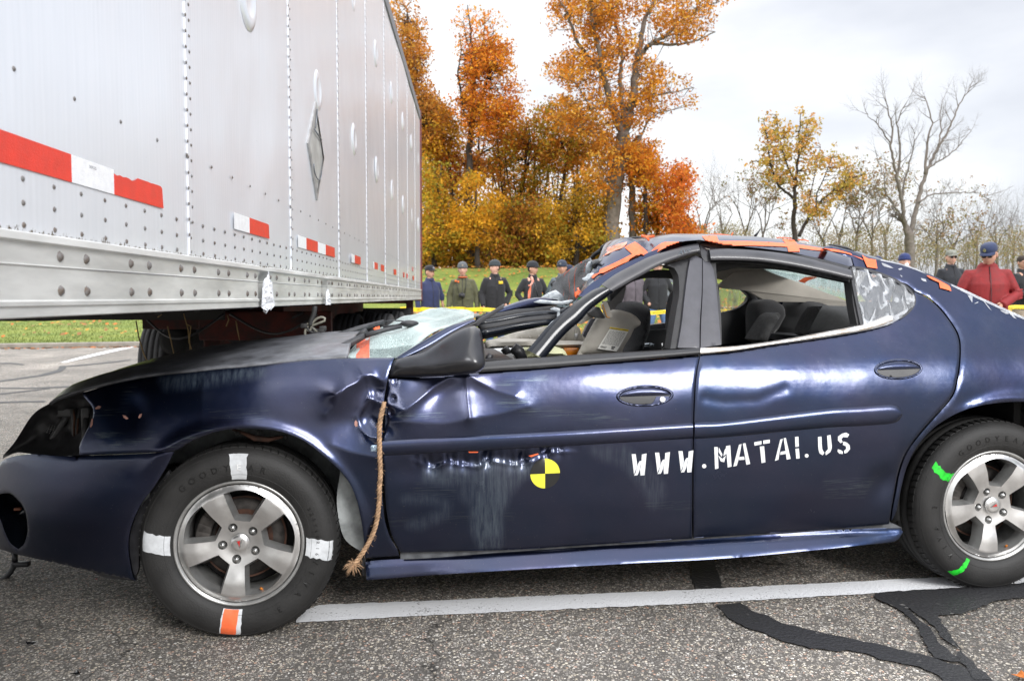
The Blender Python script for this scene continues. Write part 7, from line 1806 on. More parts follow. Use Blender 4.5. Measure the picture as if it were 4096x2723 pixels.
for lab, base, Y, _, cols, sd_, cr_, n in specs:
    rr = random.Random(sd_); cx_ = sum(p[0] for p in cr_[0][0])/len(cr_[0][0]); cy_ = sum(p[1] for p in cr_[0][0])/len(cr_[0][0]); ty_ = min(p[1] for p in cr_[0][0])
    L_ = [([base, (base[0]+rr.uniform(-20, 20), (base[1]+cy_)/2), (cx_, cy_), (cx_+rr.uniform(-20, 20), ty_+40)], .20, .04, 0)]
    for k in range(5):
        q = rr.choice(cr_[0][0]); L_.append(([(cx_*.6+base[0]*.4, cy_+rr.uniform(0, 120)), ((cx_+q[0])/2+rr.uniform(-15, 15), (cy_+q[1])/2+30), ((cx_+3*q[0])/4, (cy_+3*q[1])/4)], .09, .03, rr.uniform(-1.5, 1.5)))
    tree('maple_tree' if cols[0] in (RD[0], OR[0]) else 'woodland_tree', lab, base, Y, L_, cr_, int(n*.75), 28, .088, cols, 'dark', sd_, .75, 3, group='autumn trees of the wood', twig=.35)
# undergrowth and far trunks of the wood, one mass nobody could count
rng = np.random.RandomState(77); cen = []
for k in range(2100):
    x, y = rng.uniform(225, 1300), rng.uniform(1180, 1458)
    if rng.uniform() < .35+.65*(y-1180)/265: cen.append(tuple(at_depth(px('N', (x, y))[0], rng.uniform(51, 64))))
ug = leaf_mesh('undergrowth', cen, .8, 14, .13, OL+BR+YG+YE[:2], rng, None, (0, 0, 0)); setp(ug, kind='stuff')
ug = leaf_mesh('far_woodland', [tuple(at_depth(px('N', (rng.uniform(230, 1280), rng.uniform(820, 1440)))[0], rng.uniform(64, 74))) for k in range(750)], 1.2, 15, .14, OL+BR+OC[:2], rng, None, (0, 0, 0)); setp(ug, kind='stuff')
mb = MB()
for k in range(46):
    x = rng.uniform(235, 1300); p0 = at_depth(px('N', (x, 1440))[0], rng.uniform(55, 66)); p0.z = 3.2; h = rng.uniform(5, 11); mb.tube([p0, p0+Vector((rng.uniform(-.3, .3), 0, h*.5)), p0+Vector((rng.uniform(-.8, .8), 0, h))], [rng.uniform(.07, .16), .09, .04], 5)
setp(mb.build('undergrowth_stems', BK['dark'], None), kind='stuff')
# ---- trees on the right: a sparse yellow one, a big bare one, and smaller bare ones
tree('ash_tree', 'sparse ochre leaved tree standing alone between the oak and the bare tree', (808,1260), 62,
  [([(808,1260),(808,1100),(803,960),(806,830),(815,720),(828,620),(840,480),(842,380),(850,260)], .26, .03, 0), ([(806,840),(760,800),(700,750),(660,660),(640,560),(620,420),(600,300)], .13, .03, -1), ([(815,720),(770,640),(730,520),(700,400),(680,270)], .10, .03, 0), ([(840,1090),(880,1000),(930,930),(1000,840),(1090,760),(1180,700),(1290,665)], .15, .03, 1), ([(950,910),(960,800),(1010,690),(1060,560),(1080,520)], .07, .02, 1), ([(835,560),(880,420),(900,300)], .07, .02, .5), ([(905,980),(900,860),(940,700),(960,560),(985,490)], .06, .02, 1), ([(640,600),(580,580),(505,590)], .05, .02, 0)],
  [([(580,270),(640,240),(740,300),(780,400),(800,560),(760,640),(740,740),(600,720),(580,600),(500,590),(580,560),(600,440)], 2.4), ([(815,260),(910,250),(960,350),(930,460),(860,560),(830,600),(820,420)], 1.0), ([(740,660),(860,640),(910,700),(860,780),(940,860),(1060,880),(1000,980),(900,960),(860,860),(740,800)], 1.2), ([(960,640),(1060,510),(1190,590),(1180,650),(1000,680)], .6), ([(1060,740),(1160,690),(1290,640),(1310,680),(1180,760),(1080,860),(1000,860)], .9), ([(900,600),(980,490),(960,600),(920,640)], .3)],
  430, 12, .12, [(.54, .38, .09), (.60, .36, .08), (.42, .33, .09), (.62, .32, .11)], 'dark', 31, .45, 2, twig=.8, fr='O')
def grow(mb, b0, p, d, L_, r, lv, rr, nodes_, up=.25):
    q = p; n = 4; pts = [p]
    for i in range(n):
        d = (d+Vector((rr.uniform(-1, 1), rr.uniform(-1, 1), rr.uniform(-.6, 1)))*.16+Vector((0, 0, up*.12))).normalized(); q = q+d*L_/n; pts.append(q)
        if lv > 0 and i >= 1:
            for k in range(rr.choice([1, 1, 2])):
                a = rr.uniform(0, 2*pi); sd = (d.orthogonal().normalized()); sd = Matrix.Rotation(a, 3, d) @ sd; grow(mb, b0, q, (d*.75+sd*.8).normalized(), L_*rr.uniform(.5, .72), r*.5*(1-.1*i), lv-1, rr, nodes_, up)
    mb.tube([x-b0 for x in pts], [r*(1-.6*i/n) for i in range(n+1)], 4 if lv > 1 else 3, cap=False); nodes_.append(q)
    if lv > 0: grow(mb, b0, q, d, L_*.7, r*.42, lv-1, rr, nodes_, up)
def bare(name, label, base, Y, limbs, bark, seed, sublen=1.6, lv=2, every=5, group=None, fr='O', leafcols=None, nl=0, rtw=.035):
    rr = random.Random(seed); b0 = at_depth(px(fr, base)[0], Y); b0.z = float(terr(b0.x, b0.y))-.05; t = empty(name, b0); setp(t, label, 'tree', group); mb = MB(); nodes_ = []
    for pts, r0, r1, dy in limbs:
        P3 = limb_pts(fr, pts, Y, dy)
        if pts[0] == base: P3[0] = Vector((P3[0].x, P3[0].y, b0.z))
        Q_ = []
        for i in range(len(P3)-1):
            for j in range(4): Q_.append(P3[i].lerp(P3[i+1], j/4)+Vector([rr.uniform(-.06, .06) for _ in range(3)]))
        Q_.append(P3[-1]); k = len(Q_); mb.tube([q-b0 for q in Q_], [r0+(r1-r0)*i/(k-1) for i in range(k)], 7 if r0 > .1 else 5)
        for i in range(3 if pts[0] != base else int(k*.5), k):
            if rr.random() < every/10:
                d = (Q_[i]-Q_[i-1]).normalized(); sd = Matrix.Rotation(rr.uniform(0, 2*pi), 3, d) @ d.orthogonal().normalized(); grow(mb, b0, Q_[i], (d*.7+sd*.8+Vector((0, 0, .2))).normalized(), sublen*rr.uniform(.5, 1.1), rtw, lv, rr, nodes_)
        grow(mb, b0, Q_[-1], (Q_[-1]-Q_[-2]).normalized(), sublen, max(r1, .02), lv, rr, nodes_)
    mb.build('trunk', BK[bark], t)
    if nl:
        sel = [tuple(q) for q in rr.sample(nodes_, min(nl, len(nodes_)))]; leaf_mesh('crown', sel, .35, 5, .10, leafcols, np.random.RandomState(seed), t, tuple(b0))
    return t
bare('bare_tree', 'tall leafless tree with two forked stems standing above the thicket', (1590,1260), 62,
  [([(1590,1260),(1588,1150),(1580,1060)], .40, .35, 0), ([(1572,1090),(1552,1000),(1540,900),(1525,800),(1500,690),(1478,580),(1460,480),(1472,370),(1440,240),(1420,150)], .19, .03, -1), ([(1590,1070),(1615,980),(1640,880),(1665,760),(1695,660),(1745,560),(1790,470),(1840,390),(1880,300),(1920,200),(1990,90)], .21, .03, 1),
   ([(1535,860),(1545,740),(1580,620),(1610,500),(1620,400)], .10, .02, -.5), ([(1500,690),(1520,560),(1515,440),(1500,330),(1540,220),(1570,180)], .10, .02, -1), ([(1690,670),(1700,560),(1705,430),(1740,330),(1700,180),(1690,150)], .12, .02, .5), ([(1780,480),(1800,380),(1790,260),(1820,150)], .07, .02, 1), ([(1655,860),(1700,820),(1760,800),(1860,795),(1960,795),(2060,800),(2120,840)], .08, .02, 1.5), ([(1700,640),(1760,600),(1850,540),(1930,470),(2000,380)], .08, .02, 1), ([(1540,960),(1480,880),(1430,800),(1410,680),(1370,570)], .09, .02, -1), ([(1460,470),(1400,370),(1340,310),(1280,260)], .06, .02, -1), ([(1560,1010),(1450,840),(1330,810)], .05, .02, -1)],
  'bare', 41, 1.15, 2, 5)
rb = random.Random(60)
kinds = [(190,1250,250,760), (330,1250,300,780), (480,1240,520,770), (600,1240,620,800), (1000,1250,960,900), (1110,1240,1150,860), (1230,1250,1260,790), (1330,1250,1340,830), (1430,1250,1450,800), (1760,1260,1780,950), (1880,1260,1930,990), (2030,1260,2060,960), (2180,1260,2160,980), (2290,1260,2310,980)]
for i, (bx, by, tx, ty_) in enumerate(kinds):
    mxp = (bx+tx)/2; Y = rb.uniform(66, 80); leaf = i in (3, 5, 6, 8, 10)
    lab = ['pale leafless tree in the hazy thicket', 'tan leafed thin tree in the thicket'][leaf]+' '+['at its far left end', 'second from its left end', 'third from its left end, behind the car aerial', 'left of the ochre tree', 'just right of the ochre tree trunk', 'below the long right branch of the ochre tree', 'midway between the ochre tree and the bare tree', 'close left of the tall bare tree, shorter one', 'close left of the tall bare tree, taller one', 'close right of the tall bare tree', 'above the man in the camouflage cap', 'above the man in the red jacket', 'right of the red jacketed man', 'at the far right edge'][i]
    bare('thicket_tree', lab, (bx, by), Y, [([(bx, by), (bx+rb.uniform(-15, 15), (by*2+ty_)/3), (mxp, (by+ty_)/2), (tx, ty_+60)], .14, .02, 0), ([(bx, (by*2+ty_)/3), (bx-rb.uniform(30, 60), (by+ty_*2)/3), (bx-rb.uniform(40, 90), ty_+rb.uniform(60, 120))], .07, .02, 1), ([(bx, (by*1.5+ty_)/2.5), (bx+rb.uniform(30, 60), (by+ty_*2)/3), (bx+rb.uniform(40, 90), ty_+rb.uniform(50, 120))], .07, .02, -1)],
      'bare', 70+i, 2.2, 2, 5, 'leafless trees of the far thicket' if not leaf else 'tan leaved trees of the far thicket', leafcols=[(.36, .22, .12), (.30, .20, .10), (.25, .22, .06)], nl=260 if leaf else 0)
# the low thicket itself: olive and tan scrub
cen = []
for k in range(3300):
    x = rng.uniform(-40, 2700); y = rng.uniform(1010, 1270); lim = 1080-60*sin(x*.006)-40*sin(x*.019)
    if y > lim or rng.uniform() < .12: cen.append(tuple(at_depth(px('O', (x, y))[0], rng.uniform(62, 84))))
th = leaf_mesh('thicket_scrub', cen, .9, 16, .065, [(.24, .21, .07), (.32, .25, .12), (.36, .26, .16), (.20, .19, .07), (.40, .31, .22)], rng, None, (0, 0, 0)); setp(th, kind='stuff')
mb = MB()
for k in range(560):
    x = rng.uniform(-40, 2700)+60*sin(k*1.7); p0 = at_depth(px('O', (x, 1260))[0], rng.uniform(66, 95)); p0.z = .7; h = rng.uniform(3, 8.5); a = Vector((rng.uniform(-.6, .6), rng.uniform(-.5, .5), h*.55)); b_ = a+Vector((rng.uniform(-.8, .8), 0, h*.45)); r_ = rng.uniform(.012, .05)
    mb.tube([p0, p0+a, p0+b_], [r_, r_*.7, r_*.2], 3, cap=False)
    for j in range(5):
        t_ = rng.uniform(.35, .95); q = p0+(a*t_/.55 if t_ < .55 else a+(b_-a)*(t_-.55)/.45); mb.tube([q, q+Vector((rng.uniform(-1, 1), rng.uniform(-.6, .6), rng.uniform(.3, 1.2)))], [r_*.45, r_*.12], 3, cap=False)
setp(mb.build('thicket_stems', mat('thicket_stem_bark', (.19, .16, .14), .9, noise=.3, nscale=.3), None), kind='stuff')
# ================================================================== PEOPLE
SK = [mat('skin_light', (.62, .36, .27), .55, noise=.12, nscale=12), mat('skin_tan', (.54, .30, .21), .55, noise=.12, nscale=12)]
EYE = mat('eye_dark', (.02, .015, .012), .3); LIP = mat('lip', (.36, .14, .11), .5); HAIR = mat('dark_hair', (.03, .02, .015), .8)
def cloth(name, c, ns=14): return mat(name, c, .85, noise=.22, nscale=ns, bump=.5, bscale=26, sheen=.15)
def remesh(mb, vox, smooth_it=4):
    me = bpy.data.meshes.new('r'); me.from_pydata([tuple(v) for v in mb.v], [], mb.f); o = bpy.data.objects.new('r', me); C.objects.link(o)
    md = o.modifiers.new('r', 'REMESH'); md.mode = 'VOXEL'; md.voxel_size = vox
    ms = o.modifiers.new('s', 'SMOOTH'); ms.iterations = smooth_it; ms.factor = .5
    bpy.context.view_layer.update(); m2 = bpy.data.meshes.new_from_object(o.evaluated_get(bpy.context.evaluated_depsgraph_get()))
    v = [x.co.copy() for x in m2.vertices]; f = [tuple(p.vertices) for p in m2.polygons]
    bpy.data.objects.remove(o); bpy.data.meshes.remove(me); bpy.data.meshes.remove(m2); return v, f
def rings(mb, rr, n=20, p=2.4):
    """closed loft of rounded sections: (z, half width, half depth, centre x, centre y)"""
    vs = []; fs = []
    for z, a, b_, cx, cy in rr:
        for j in range(n):
            t = 2*pi*j/n; c, s = cos(t), sin(t); vs.append(Vector((cx+a*math.copysign(abs(c)**(2/p), c), cy+b_*math.copysign(abs(s)**(2/p), s), z)))
    for i in range(len(rr)-1):
        for j in range(n): fs.append((i*n+j, i*n+(j+1) % n, (i+1)*n+(j+1) % n, (i+1)*n+j))
    fs += [tuple(range(n))[::-1], tuple((len(rr)-1)*n+j for j in range(n))]; mb.add(vs, fs)
def ellip(mb, c, r, seg=12, mi=0, rot=None):
    b_ = bmesh.new(); bmesh.ops.create_uvsphere(b_, u_segments=seg, v_segments=max(6, seg*2//3), radius=1)
    vs = [Vector((v.co.x*r[0], v.co.y*r[1], v.co.z*r[2])) for v in b_.verts]
    if rot is not None: vs = [rot @ v for v in vs]
    mb.add([v+Vector(c) for v in vs], [[v.index for v in f.verts] for f in b_.faces], mi); b_.free()
def hand(mb, w_, d, out, mi=0, curl=.5):
    """palm with four unequal fingers and a thumb; d = pointing direction, out = thumb side"""
    d = d.normalized(); out = (out-d*out.dot(d)).normalized(); nn = d.cross(out); R3 = Matrix((out, nn, d)).transposed()
    ellip(mb, w_+d*.045, (.040, .017, .052), 10, mi, R3)
    for k, L_ in enumerate((.070, .078, .073, .058)):
        b0 = w_+d*.085+out*(.028-.0185*k); m_ = b0+d*L_*.5+nn*.012*curl; e_ = b0+d*L_*(.95-.3*curl)+nn*.04*curl; mb.tube([b0-d*.02, b0, m_, e_], [.0085, .009, .008, .006], 6, mi)
    t0 = w_+d*.03+out*.032; mb.tube([t0, t0+out*.022+d*.022, t0+out*.026+d*.055+nn*.012], [.011, .010, .0075], 6, mi)
def make_head(mb, hc, yaw, pitch, s, mi=0):
    """head with brow, nose, mouth, ears; looks along -y before turning"""
    R3 = Matrix.Rotation(yaw, 3, 'Z') @ Matrix.Rotation(pitch, 3, 'X'); b_ = bmesh.new(); bmesh.ops.create_uvsphere(b_, u_segments=28, v_segments=20, radius=1); vs = []
    for v in b_.verts:
        x, y, z = v.co; X_ = x*.076; Y_ = y*.095; Z_ = z*.118
        if z < 0: X_ *= 1-.30*(-z)**1.5; Y_ = Y_*(1-.16*(-z))-.010*(-z)*(1 if y < 0 else -.6)
        if y < 0:
            Y_ -= .022*math.exp(-((x)/.14)**2-((z+.12)/.16)**2)      # nose
            Y_ -= .006*math.exp(-((z-.26)/.12)**2-(x/.6)**2)         # brow
            Y_ += .009*math.exp(-((abs(x)-.36)/.15)**2-((z-.08)/.10)**2)   # eye hollows
            Y_ -= .007*math.exp(-(x/.25)**2-((z+.48)/.08)**2)        # lips
            Y_ -= .010*math.exp(-(x/.30)**2-((z+.78)/.16)**2)        # chin
        vs.append(Vector((X_, Y_, Z_)))
    fs = [[v.index for v in f.verts] for f in b_.faces]; b_.free()
    tr_ = lambda v: hc+(R3 @ (Vector(v)*s)); mb.add([tr_(v) for v in vs], fs, mi)
    for sx in (-1, 1):
        ellip(mb, tr_((sx*.077, .008, -.004)), (.011*s, .022*s, .032*s), 8, mi, R3)
        ellip(mb, tr_((sx*.029, -.078, .010)), (.012*s, .006*s, .006*s), 8, 1, R3)
        ellip(mb, tr_((sx*.030, -.086, .028)), (.017*s, .005*s, .0035*s), 6, 2, R3)
    ellip(mb, tr_((0, -.091, -.055)), (.020*s, .005*s, .005*s), 8, 3, R3)
    return tr_, R3
LK_ = {}
def person(label, xF, topF, d, facing, jacket, trousers, hat, hatc, head=(0, 0), arms=('down', 'down'), skin=0, extras=(), group='onlookers behind the barrier tape', vox=.018, sh=.0, bulk=1.0, sleeves=True, gloves=None, lean=0, bare_forearm=False, jl=.80):
    q = at_depth((xF, topF), d); gz = float(terr(q.x, q.y)) if (q.y > float(kerbline(q.x))) else 0.; bulk = bulk*.94; base = Vector((q.x, q.y, gz)); H = q.z-gz; k = (H-.02)/1.78
    root = empty('person', base, (0, 0, facing)); setp(root, label, 'person', group)
    rr = random.Random(int(xF)); inv = Matrix.Rotation(-facing, 3, 'Z')
    hc = Vector((0, -.01-lean*.9, 1.655-.02*abs(lean)))*k if not lean else Vector((0, -.12*lean-.02, 1.655-.03*lean))*k
    SH = lambda s: Vector((s*.172*bulk, .0, 1.405))*k
    arm_j = {}
    for s, a in ((-1, arms[0]), (1, arms[1])):
        if a == 'down': E_, W_ = Vector((s*.265*bulk, .02, 1.13)), Vector((s*.275*bulk, -.05, .88))
        elif a == 'pocket': E_, W_ = Vector((s*.315*bulk, .06, 1.14)), Vector((s*.20*bulk, -.08, .93))
        elif a == 'front': E_, W_ = Vector((s*.27*bulk, -.02, 1.15)), Vector((s*.10, -.27, 1.02))
        elif a == 'cup': E_, W_ = Vector((s*.26*bulk, -.12, 1.20)), Vector((s*.08, -.22, 1.47))
        elif a == 'phone': E_, W_ = Vector((s*.27*bulk, .03, 1.13)), Vector((s*.26*bulk, -.10, .90))
        arm_j[s] = (SH(s), E_*k, W_*k, a)
    # ---- body: trunk, neck, arms, legs in one surface, with head and hands joined on
    mb = MB(); rings(mb, [(z*k, a*k, b_*k, 0, cy*k) for z, a, b_, cy in ((.86,.15,.10,0), (.95,.16,.105,0), (1.10,.145,.095,0), (1.28,.165,.105,-.005), (1.42,.175,.095,0), (1.49,.10,.07,.005), (1.52,.062,.062,.0))], 18)
    mb.tube([Vector((0, .005, 1.46))*k, Vector((0, 0, 1.54))*k, hc-Vector((0, -.012, .05))*k], [.062*k, .058*k, .056*k], 12)
    legs = {}
    for s in (-1, 1):
        sp_ = .10+.05*sh; legs[s] = (Vector((s*.09, 0, .90))*k, Vector((s*(sp_+.01), -.02, .50))*k, Vector((s*(sp_+.04*sh+.02), .02, .09))*k)
        mb.tube([legs[s][0], legs[s][1], legs[s][2]], [.085*k, .055*k, .042*k], 10); mb.tube(list(arm_j[s][:3]), [.048*k, .038*k, .026*k], 10)
    v, f = remesh(mb, .02, 3); B_ = MB(); B_.add(v, f)
    tr_, R3 = make_head(B_, hc, head[0], head[1], k*1.10)
    for s in (-1, 1):
        S_, E_, W_, a = arm_j[s]
        if a != 'pocket': hand(B_, W_, (W_-E_) if a not in ('front',) else Vector((-s*.5, -.7, -.4)), Vector((0, -1, 0)) if a in ('down', 'phone') else Vector((0, 0, 1)), 0, .5)
        else: ellip(B_, W_+(W_-E_).normalized()*.03, (.035*k, .03*k, .04*k), 8, 0)
    B_.build('body', None, root, True, [SK[skin], EYE, HAIR, LIP])
    # ---- jacket
    jm = jacket if not isinstance(jacket, tuple) else cloth('jacket_cloth', jacket); w1_ = bulk
    mb = MB(); rings(mb, [(z*k, a*w1_*k, b_*w1_*k, 0, cy*k) for z, a, b_, cy in ((jl,.195,.135,0), (jl+.06,.20,.14,0), (1.0,.19,.14,-.005), (1.12,.192,.14,-.01), (1.28,.195,.14,-.01), (1.38,.175,.115,0), (1.44,.125,.092,.0), (1.49,.10,.078,.005), (1.535,.082,.076,.0))], 22)
    for s in (-1, 1):
        S_, E_, W_, a = arm_j[s]; ins = S_+Vector((-s*.06, 0, -.01))*k; end = W_ if sleeves and not (bare_forearm and s == 1) else E_.lerp(W_, .15)
        P_ = [ins, S_]; 
        for t in (.35, .7): P_.append(S_.lerp(E_, t)+Vector((rr.uniform(-.006, .006), rr.uniform(-.006, .006), 0)))
        P_.append(E_); 
        if end is not E_: P_ += [E_.lerp(end, .45)+Vector((rr.uniform(-.006, .006), rr.uniform(-.006, .006), 0)), end]
        mb.tube(P_, list(np.interp(np.linspace(0, 1, len(P_)), [0, .2, .5, 1], [.076*k, .076*k, .066*k, .052*k])), 12)
        # folds at elbow and waist
        for j in range(4):
            c = E_+Vector((0, 0, (j-1.5)*.035*k)); mb.tube([c+Vector((-.058*k, -.02*k, .01)), c+Vector((0, -.060*k, -.008)), c+Vector((.058*k, -.02*k, .012))], .012*k, 6)
    for j in range(7):
        z = (jl+.05+j*.075)*k; x0 = rr.uniform(-.12, .05); x1 = x0+rr.uniform(.05, .12); yb = -.135*w1_*k; mb.tube([Vector((x0*k, yb+.004, z)), Vector(((x0+x1)/2*k, yb-.004, z-.012)), Vector((x1*k, yb+.006, z+rr.uniform(-.03, .03)))], .012*k, 6)
    v, f = remesh(mb, vox*.8, 3); jo = mesh_obj('jacket', v, f, jm, root)
    mb = MB(); mb.lathe([(.072*k, 0), (.086*k, .0), (.088*k, .035*k), (.078*k, .055*k), (.072*k, .05*k)], 20, axis='z', c=(0, 0, 1.50*k), closed=True)
    for i in range(len(mb.v)):
        if mb.v[i].y < 0: mb.v[i].z += mb.v[i].y*.35
    mb.build('collar', jm, jo); mb = MB(); mb.tube([Vector((0, -.085*k, 1.50*k)), Vector((.0, -.140*w1_*k, 1.34*k)), Vector((.002, -.158*w1_*k, 1.15*k)), Vector((0, -.148*w1_*k, .92*k)), Vector((0, -.138*w1_*k, jl*k))], .0045, 5); mb.build('zip', M['black'], jo)
    # ---- trousers and shoes
    mb = MB(); rings(mb, [(z*k, a*k, b_*k, 0, 0) for z, a, b_ in ((.80,.165,.115), (.90,.17,.12), (1.0,.16,.115))], 18)
    for s in (-1, 1):
        a, b_, c = legs[s]; mb.tube([a+Vector((0, 0, .03)), a.lerp(b_, .5), b_, b_.lerp(c, .5), c-Vector((0, 0, .03))], [.108*k, .098*k, .080*k, .074*k, .072*k], 14)
        for j in range(3): z = b_+Vector((0, -.07*k, (j-1)*.05)); mb.tube([z+Vector((-.06, .03, .01)), z, z+Vector((.06, .03, -.01))], .010, 5)
    v, f = remesh(mb, .02, 3); mesh_obj('trousers', v, f, trousers if not isinstance(trousers, tuple) else cloth('trouser_cloth', trousers), root)
    for s in (-1, 1):
        c = legs[s][2]; mb = MB(); ellip(mb, Vector((c.x, c.y-.055, .045)), (.048, .135, .045), 12); ellip(mb, Vector((c.x, c.y+.02, .07)), (.045, .06, .06), 10)
        for vv in mb.v: vv.z = max(vv.z, .004)
        mb.build('shoe', M['black'], root)
    # ---- hat
    if hat:
        hm = cloth('hat_cloth', hatc, 40) if not isinstance(hatc, bpy.types.Material) else hatc; mb = MB(); n = 22; vs = []; fs = []; top = .155 if hat == 'beanie' else .135
        prof_ = [(1.10, .030), (1.12, .045), (1.12, .075), (1.03, .105), (.80, .130), (.45, top-.008), (.0, top)] if hat == 'beanie' else [(1.05, .045), (1.07, .06), (1.05, .09), (.90, .118), (.6, .134), (.3, top+.003), (0, top+.005)]
        m2 = MB(); m2.lathe([(r_*.081, h_) for r_, h_ in prof_], n, axis='z')
        mb.add([tr_((v_.x*1.0, v_.y*1.24+.004, v_.z)) for v_ in m2.v], m2.f)
        if hat == 'beanie': m2 = MB(); m2.lathe([(.088, .028), (.096, .034), (.097, .062), (.090, .070)], n, axis='z'); mb.add([tr_((v_.x, v_.y*1.22+.004, v_.z)) for v_ in m2.v], m2.f)
        ho_ = mb.build('hat', hm, root)
        if hat in ('cap', 'beaniecap') or 'brim' in extras:
            vs = []
            for lay in (0, -.004):
                for i in range(9):
                    a = pi*(1.12+.76*i/8); vs.append(tr_((.080*cos(a), .100*sin(a), .052+lay))); vs.append(tr_((.084*cos(a), .100*sin(a)-.065*abs(sin(a))**.6, .040+lay-.010*abs(cos(a)))))
            fs = [(2*i, 2*i+2, 2*i+3, 2*i+1) for i in range(8)]+[(18+2*i, 18+2*i+1, 18+2*i+3, 18+2*i+2) for i in range(8)]+[(2*i+1, 2*i+3, 18+2*i+3, 18+2*i+1) for i in range(8)]
            mesh_obj('brim', vs, fs, hm, ho_)
        for e_ in extras:
            if e_[0] == 'hatlogo':
                mb = MB(); c = tr_((e_[2], -.108, .085)); m3 = MB(); m3.lathe([(.013, 0), (.017, -.002), (.017, .002)], 14, axis='y', closed=True); mb.add([c+R3 @ v_ for v_ in m3.v], m3.f); mb.add([c+R3 @ Vector(v_) for v_ in ((-.006,-.002,-.008),(.006,-.002,-.008),(0,-.002,.009))], [(0,1,2)]); mb.build('hat_badge', e_[1], ho_)
    else:
        mb = MB(); m2 = MB(); m2.lathe([(.078, .0), (.084, .04), (.08, .08), (.055, .112), (0, .125)], 18, axis='z'); mb.add([tr_((v_.x, v_.y*1.2+.012, v_.z)) for v_ in m2.v], m2.f); mb.build('hair', HAIR, root)
    # hair under the hat
    mb = MB(); m2 = MB(); m2.lathe([(.0775, .045), (.079, .0), (.070, -.045)], 18, axis='z', a0=radians(8), a1=radians(172)); mb.add([tr_((v_.x, v_.y*1.24+.004, v_.z)) for v_ in m2.v], m2.f); mb.build('hair', HAIR, root)
    if gloves:
        mb = MB()
        for s in (-1, 1):
            S_, E_, W_, a = arm_j[s]; hand(mb, W_, (W_-E_), Vector((0, -1, 0)), 0, .4)
        for v_ in mb.v: pass
        g_ = mb.build('gloves', gloves, root); md = g_.modifiers.new('t', 'DISPLACE'); md.strength = .006; md.mid_level = 0
    for e_ in extras:
        if e_[0] == 'glasses':
            mb = MB()
            for sx in (-1, 1): ellip(mb, tr_((sx*.032, -.098, .008)), (.026*k, .006*k, .019*k), 10, 0, R3)
            mb.tube([tr_((-.01, -.104, .012)), tr_((.01, -.104, .012))], .003, 5)
            for sx in (-1, 1): mb.tube([tr_((sx*.055, -.088, .012)), tr_((sx*.078, .0, .012))], .003, 5)
            mb.build('glasses', mat('lens', (.006, .006, .008), .08), root)
        if e_[0] == 'patch':
            _, m_, x, z, w_, h_ = e_; mb = MB(); mb.box(Vector((x*k, -.150*w1_*k, z*k)), (w_, .02, h_), bev=.004); mb.build('chest_patch', m_, jo)
        if e_[0] == 'band':
            _, m_, s, = e_; S_, E_, W_, a = arm_j[s]; c = S_.lerp(E_, .35); mb = MB(); mb.tube([c-(E_-S_)*.10, c+(E_-S_)*.10], .086*k, 14); mb.build('sleeve_band', m_, jo)
        if e_[0] == 'collarcol':
            mb = MB(); mb.lathe([(.084*k, .012*k), (.098*k, .0), (.10*k, .028*k), (.086*k, .036*k)], 20, axis='z', c=(0, -.004, 1.485*k), closed=True); mb.build('collar_trim', e_[1], jo)
        if e_[0] == 'shoulder':
            mb = MB(); mb.box(Vector((e_[2]*k, -.10*k, 1.42*k)), (.09, .05, .035), Matrix.Rotation(.3, 3, 'Y'), bev=.006); mb.build('shoulder_tab', e_[1], jo)
    root['_tr'] = 1; del root['_tr']
    LK_[label] = (root, tr_, arm_j, k)
    return root
def held(root, label, cat, build, name):
    mb = MB(); build(mb); R3 = Matrix.Rotation(root.rotation_euler.z, 3, 'Z'); mb.v = [root.location+R3 @ v_ for v_ in mb.v]; return mb
G1 = 'onlookers behind the barrier tape'
DEN = cloth('blue_denim', (.055, .10, .22)); DEN2 = cloth('light_denim', (.10, .17, .33))
org = mat('orange_trim', (.75, .16, .03), .6); yel = mat('gold_patch', (.75, .5, .03), .6); blu = mat('blue_patch', (.02, .25, .6), .5)
person('person in a navy sweater, dark cap and brown trousers next to the trailer rear', 1718, 1062, 15.9, .5, (.022, .030, .085), (.085, .048, .03), 'cap', (.014, .014, .02), (.3, 0), ('down', 'down'), 1, [('hatlogo', mat('white_logo', (.7, .7, .75), .5), 0)], bare_forearm=True, bulk=1.12)
p2 = person('person in an olive jacket and grey knit hat with a camera on the chest', 1850, 1050, 15.9, -.05, (.085, .085, .045), (.34, .26, .16), 'beanie', (.09, .10, .11), (.05, .05), ('down', 'down'), 0, [('hatlogo', mat('tan_logo', (.6, .5, .4), .6), 0), ('collarcol', cloth('orange_lining', (.5, .11, .03))), ('shoulder', org, -.11)], gloves=cloth('dark_glove', (.035, .04, .05)), bulk=1.12)
p3 = person('person in a black jacket and jeans, looking left, one hand in a pocket', 1978, 1042, 15.9, .25, (.014, .014, .017), DEN, 'beanie', (.03, .04, .045), (-1.15, .0), ('phone', 'pocket'), 0, [('patch', yel, .08, 1.36, .085, .055)], bulk=1.1)
p4 = person('person in black with a brimmed knit cap, facing right, behind the upright shard', 2130, 1047, 15.9, .25, (.016, .017, .021), (.012, .014, .022), 'beanie', (.014, .016, .022), (.75, 0), ('pocket', 'pocket'), 1, ['brim'], bulk=1.05)
person('person in a grey blue fleece and navy knit hat just left of the torn windshield', 2248, 1043, 15.9, -.1, (.10, .13, .15), (.03, .03, .035), 'beanie', (.025, .035, .06), (0, .1), ('pocket', 'pocket'), 1, [('hatlogo', mat('pale_logo', (.5, .5, .5), .6), -.03)])
person('person in a dark navy coat half hidden behind the fleece wearer', 2275, 1062, 17.2, .3, (.012, .018, .04), (.02, .02, .03), 'beanie', (.012, .018, .05), (.4, 0), ('pocket', 'pocket'), 1, [])
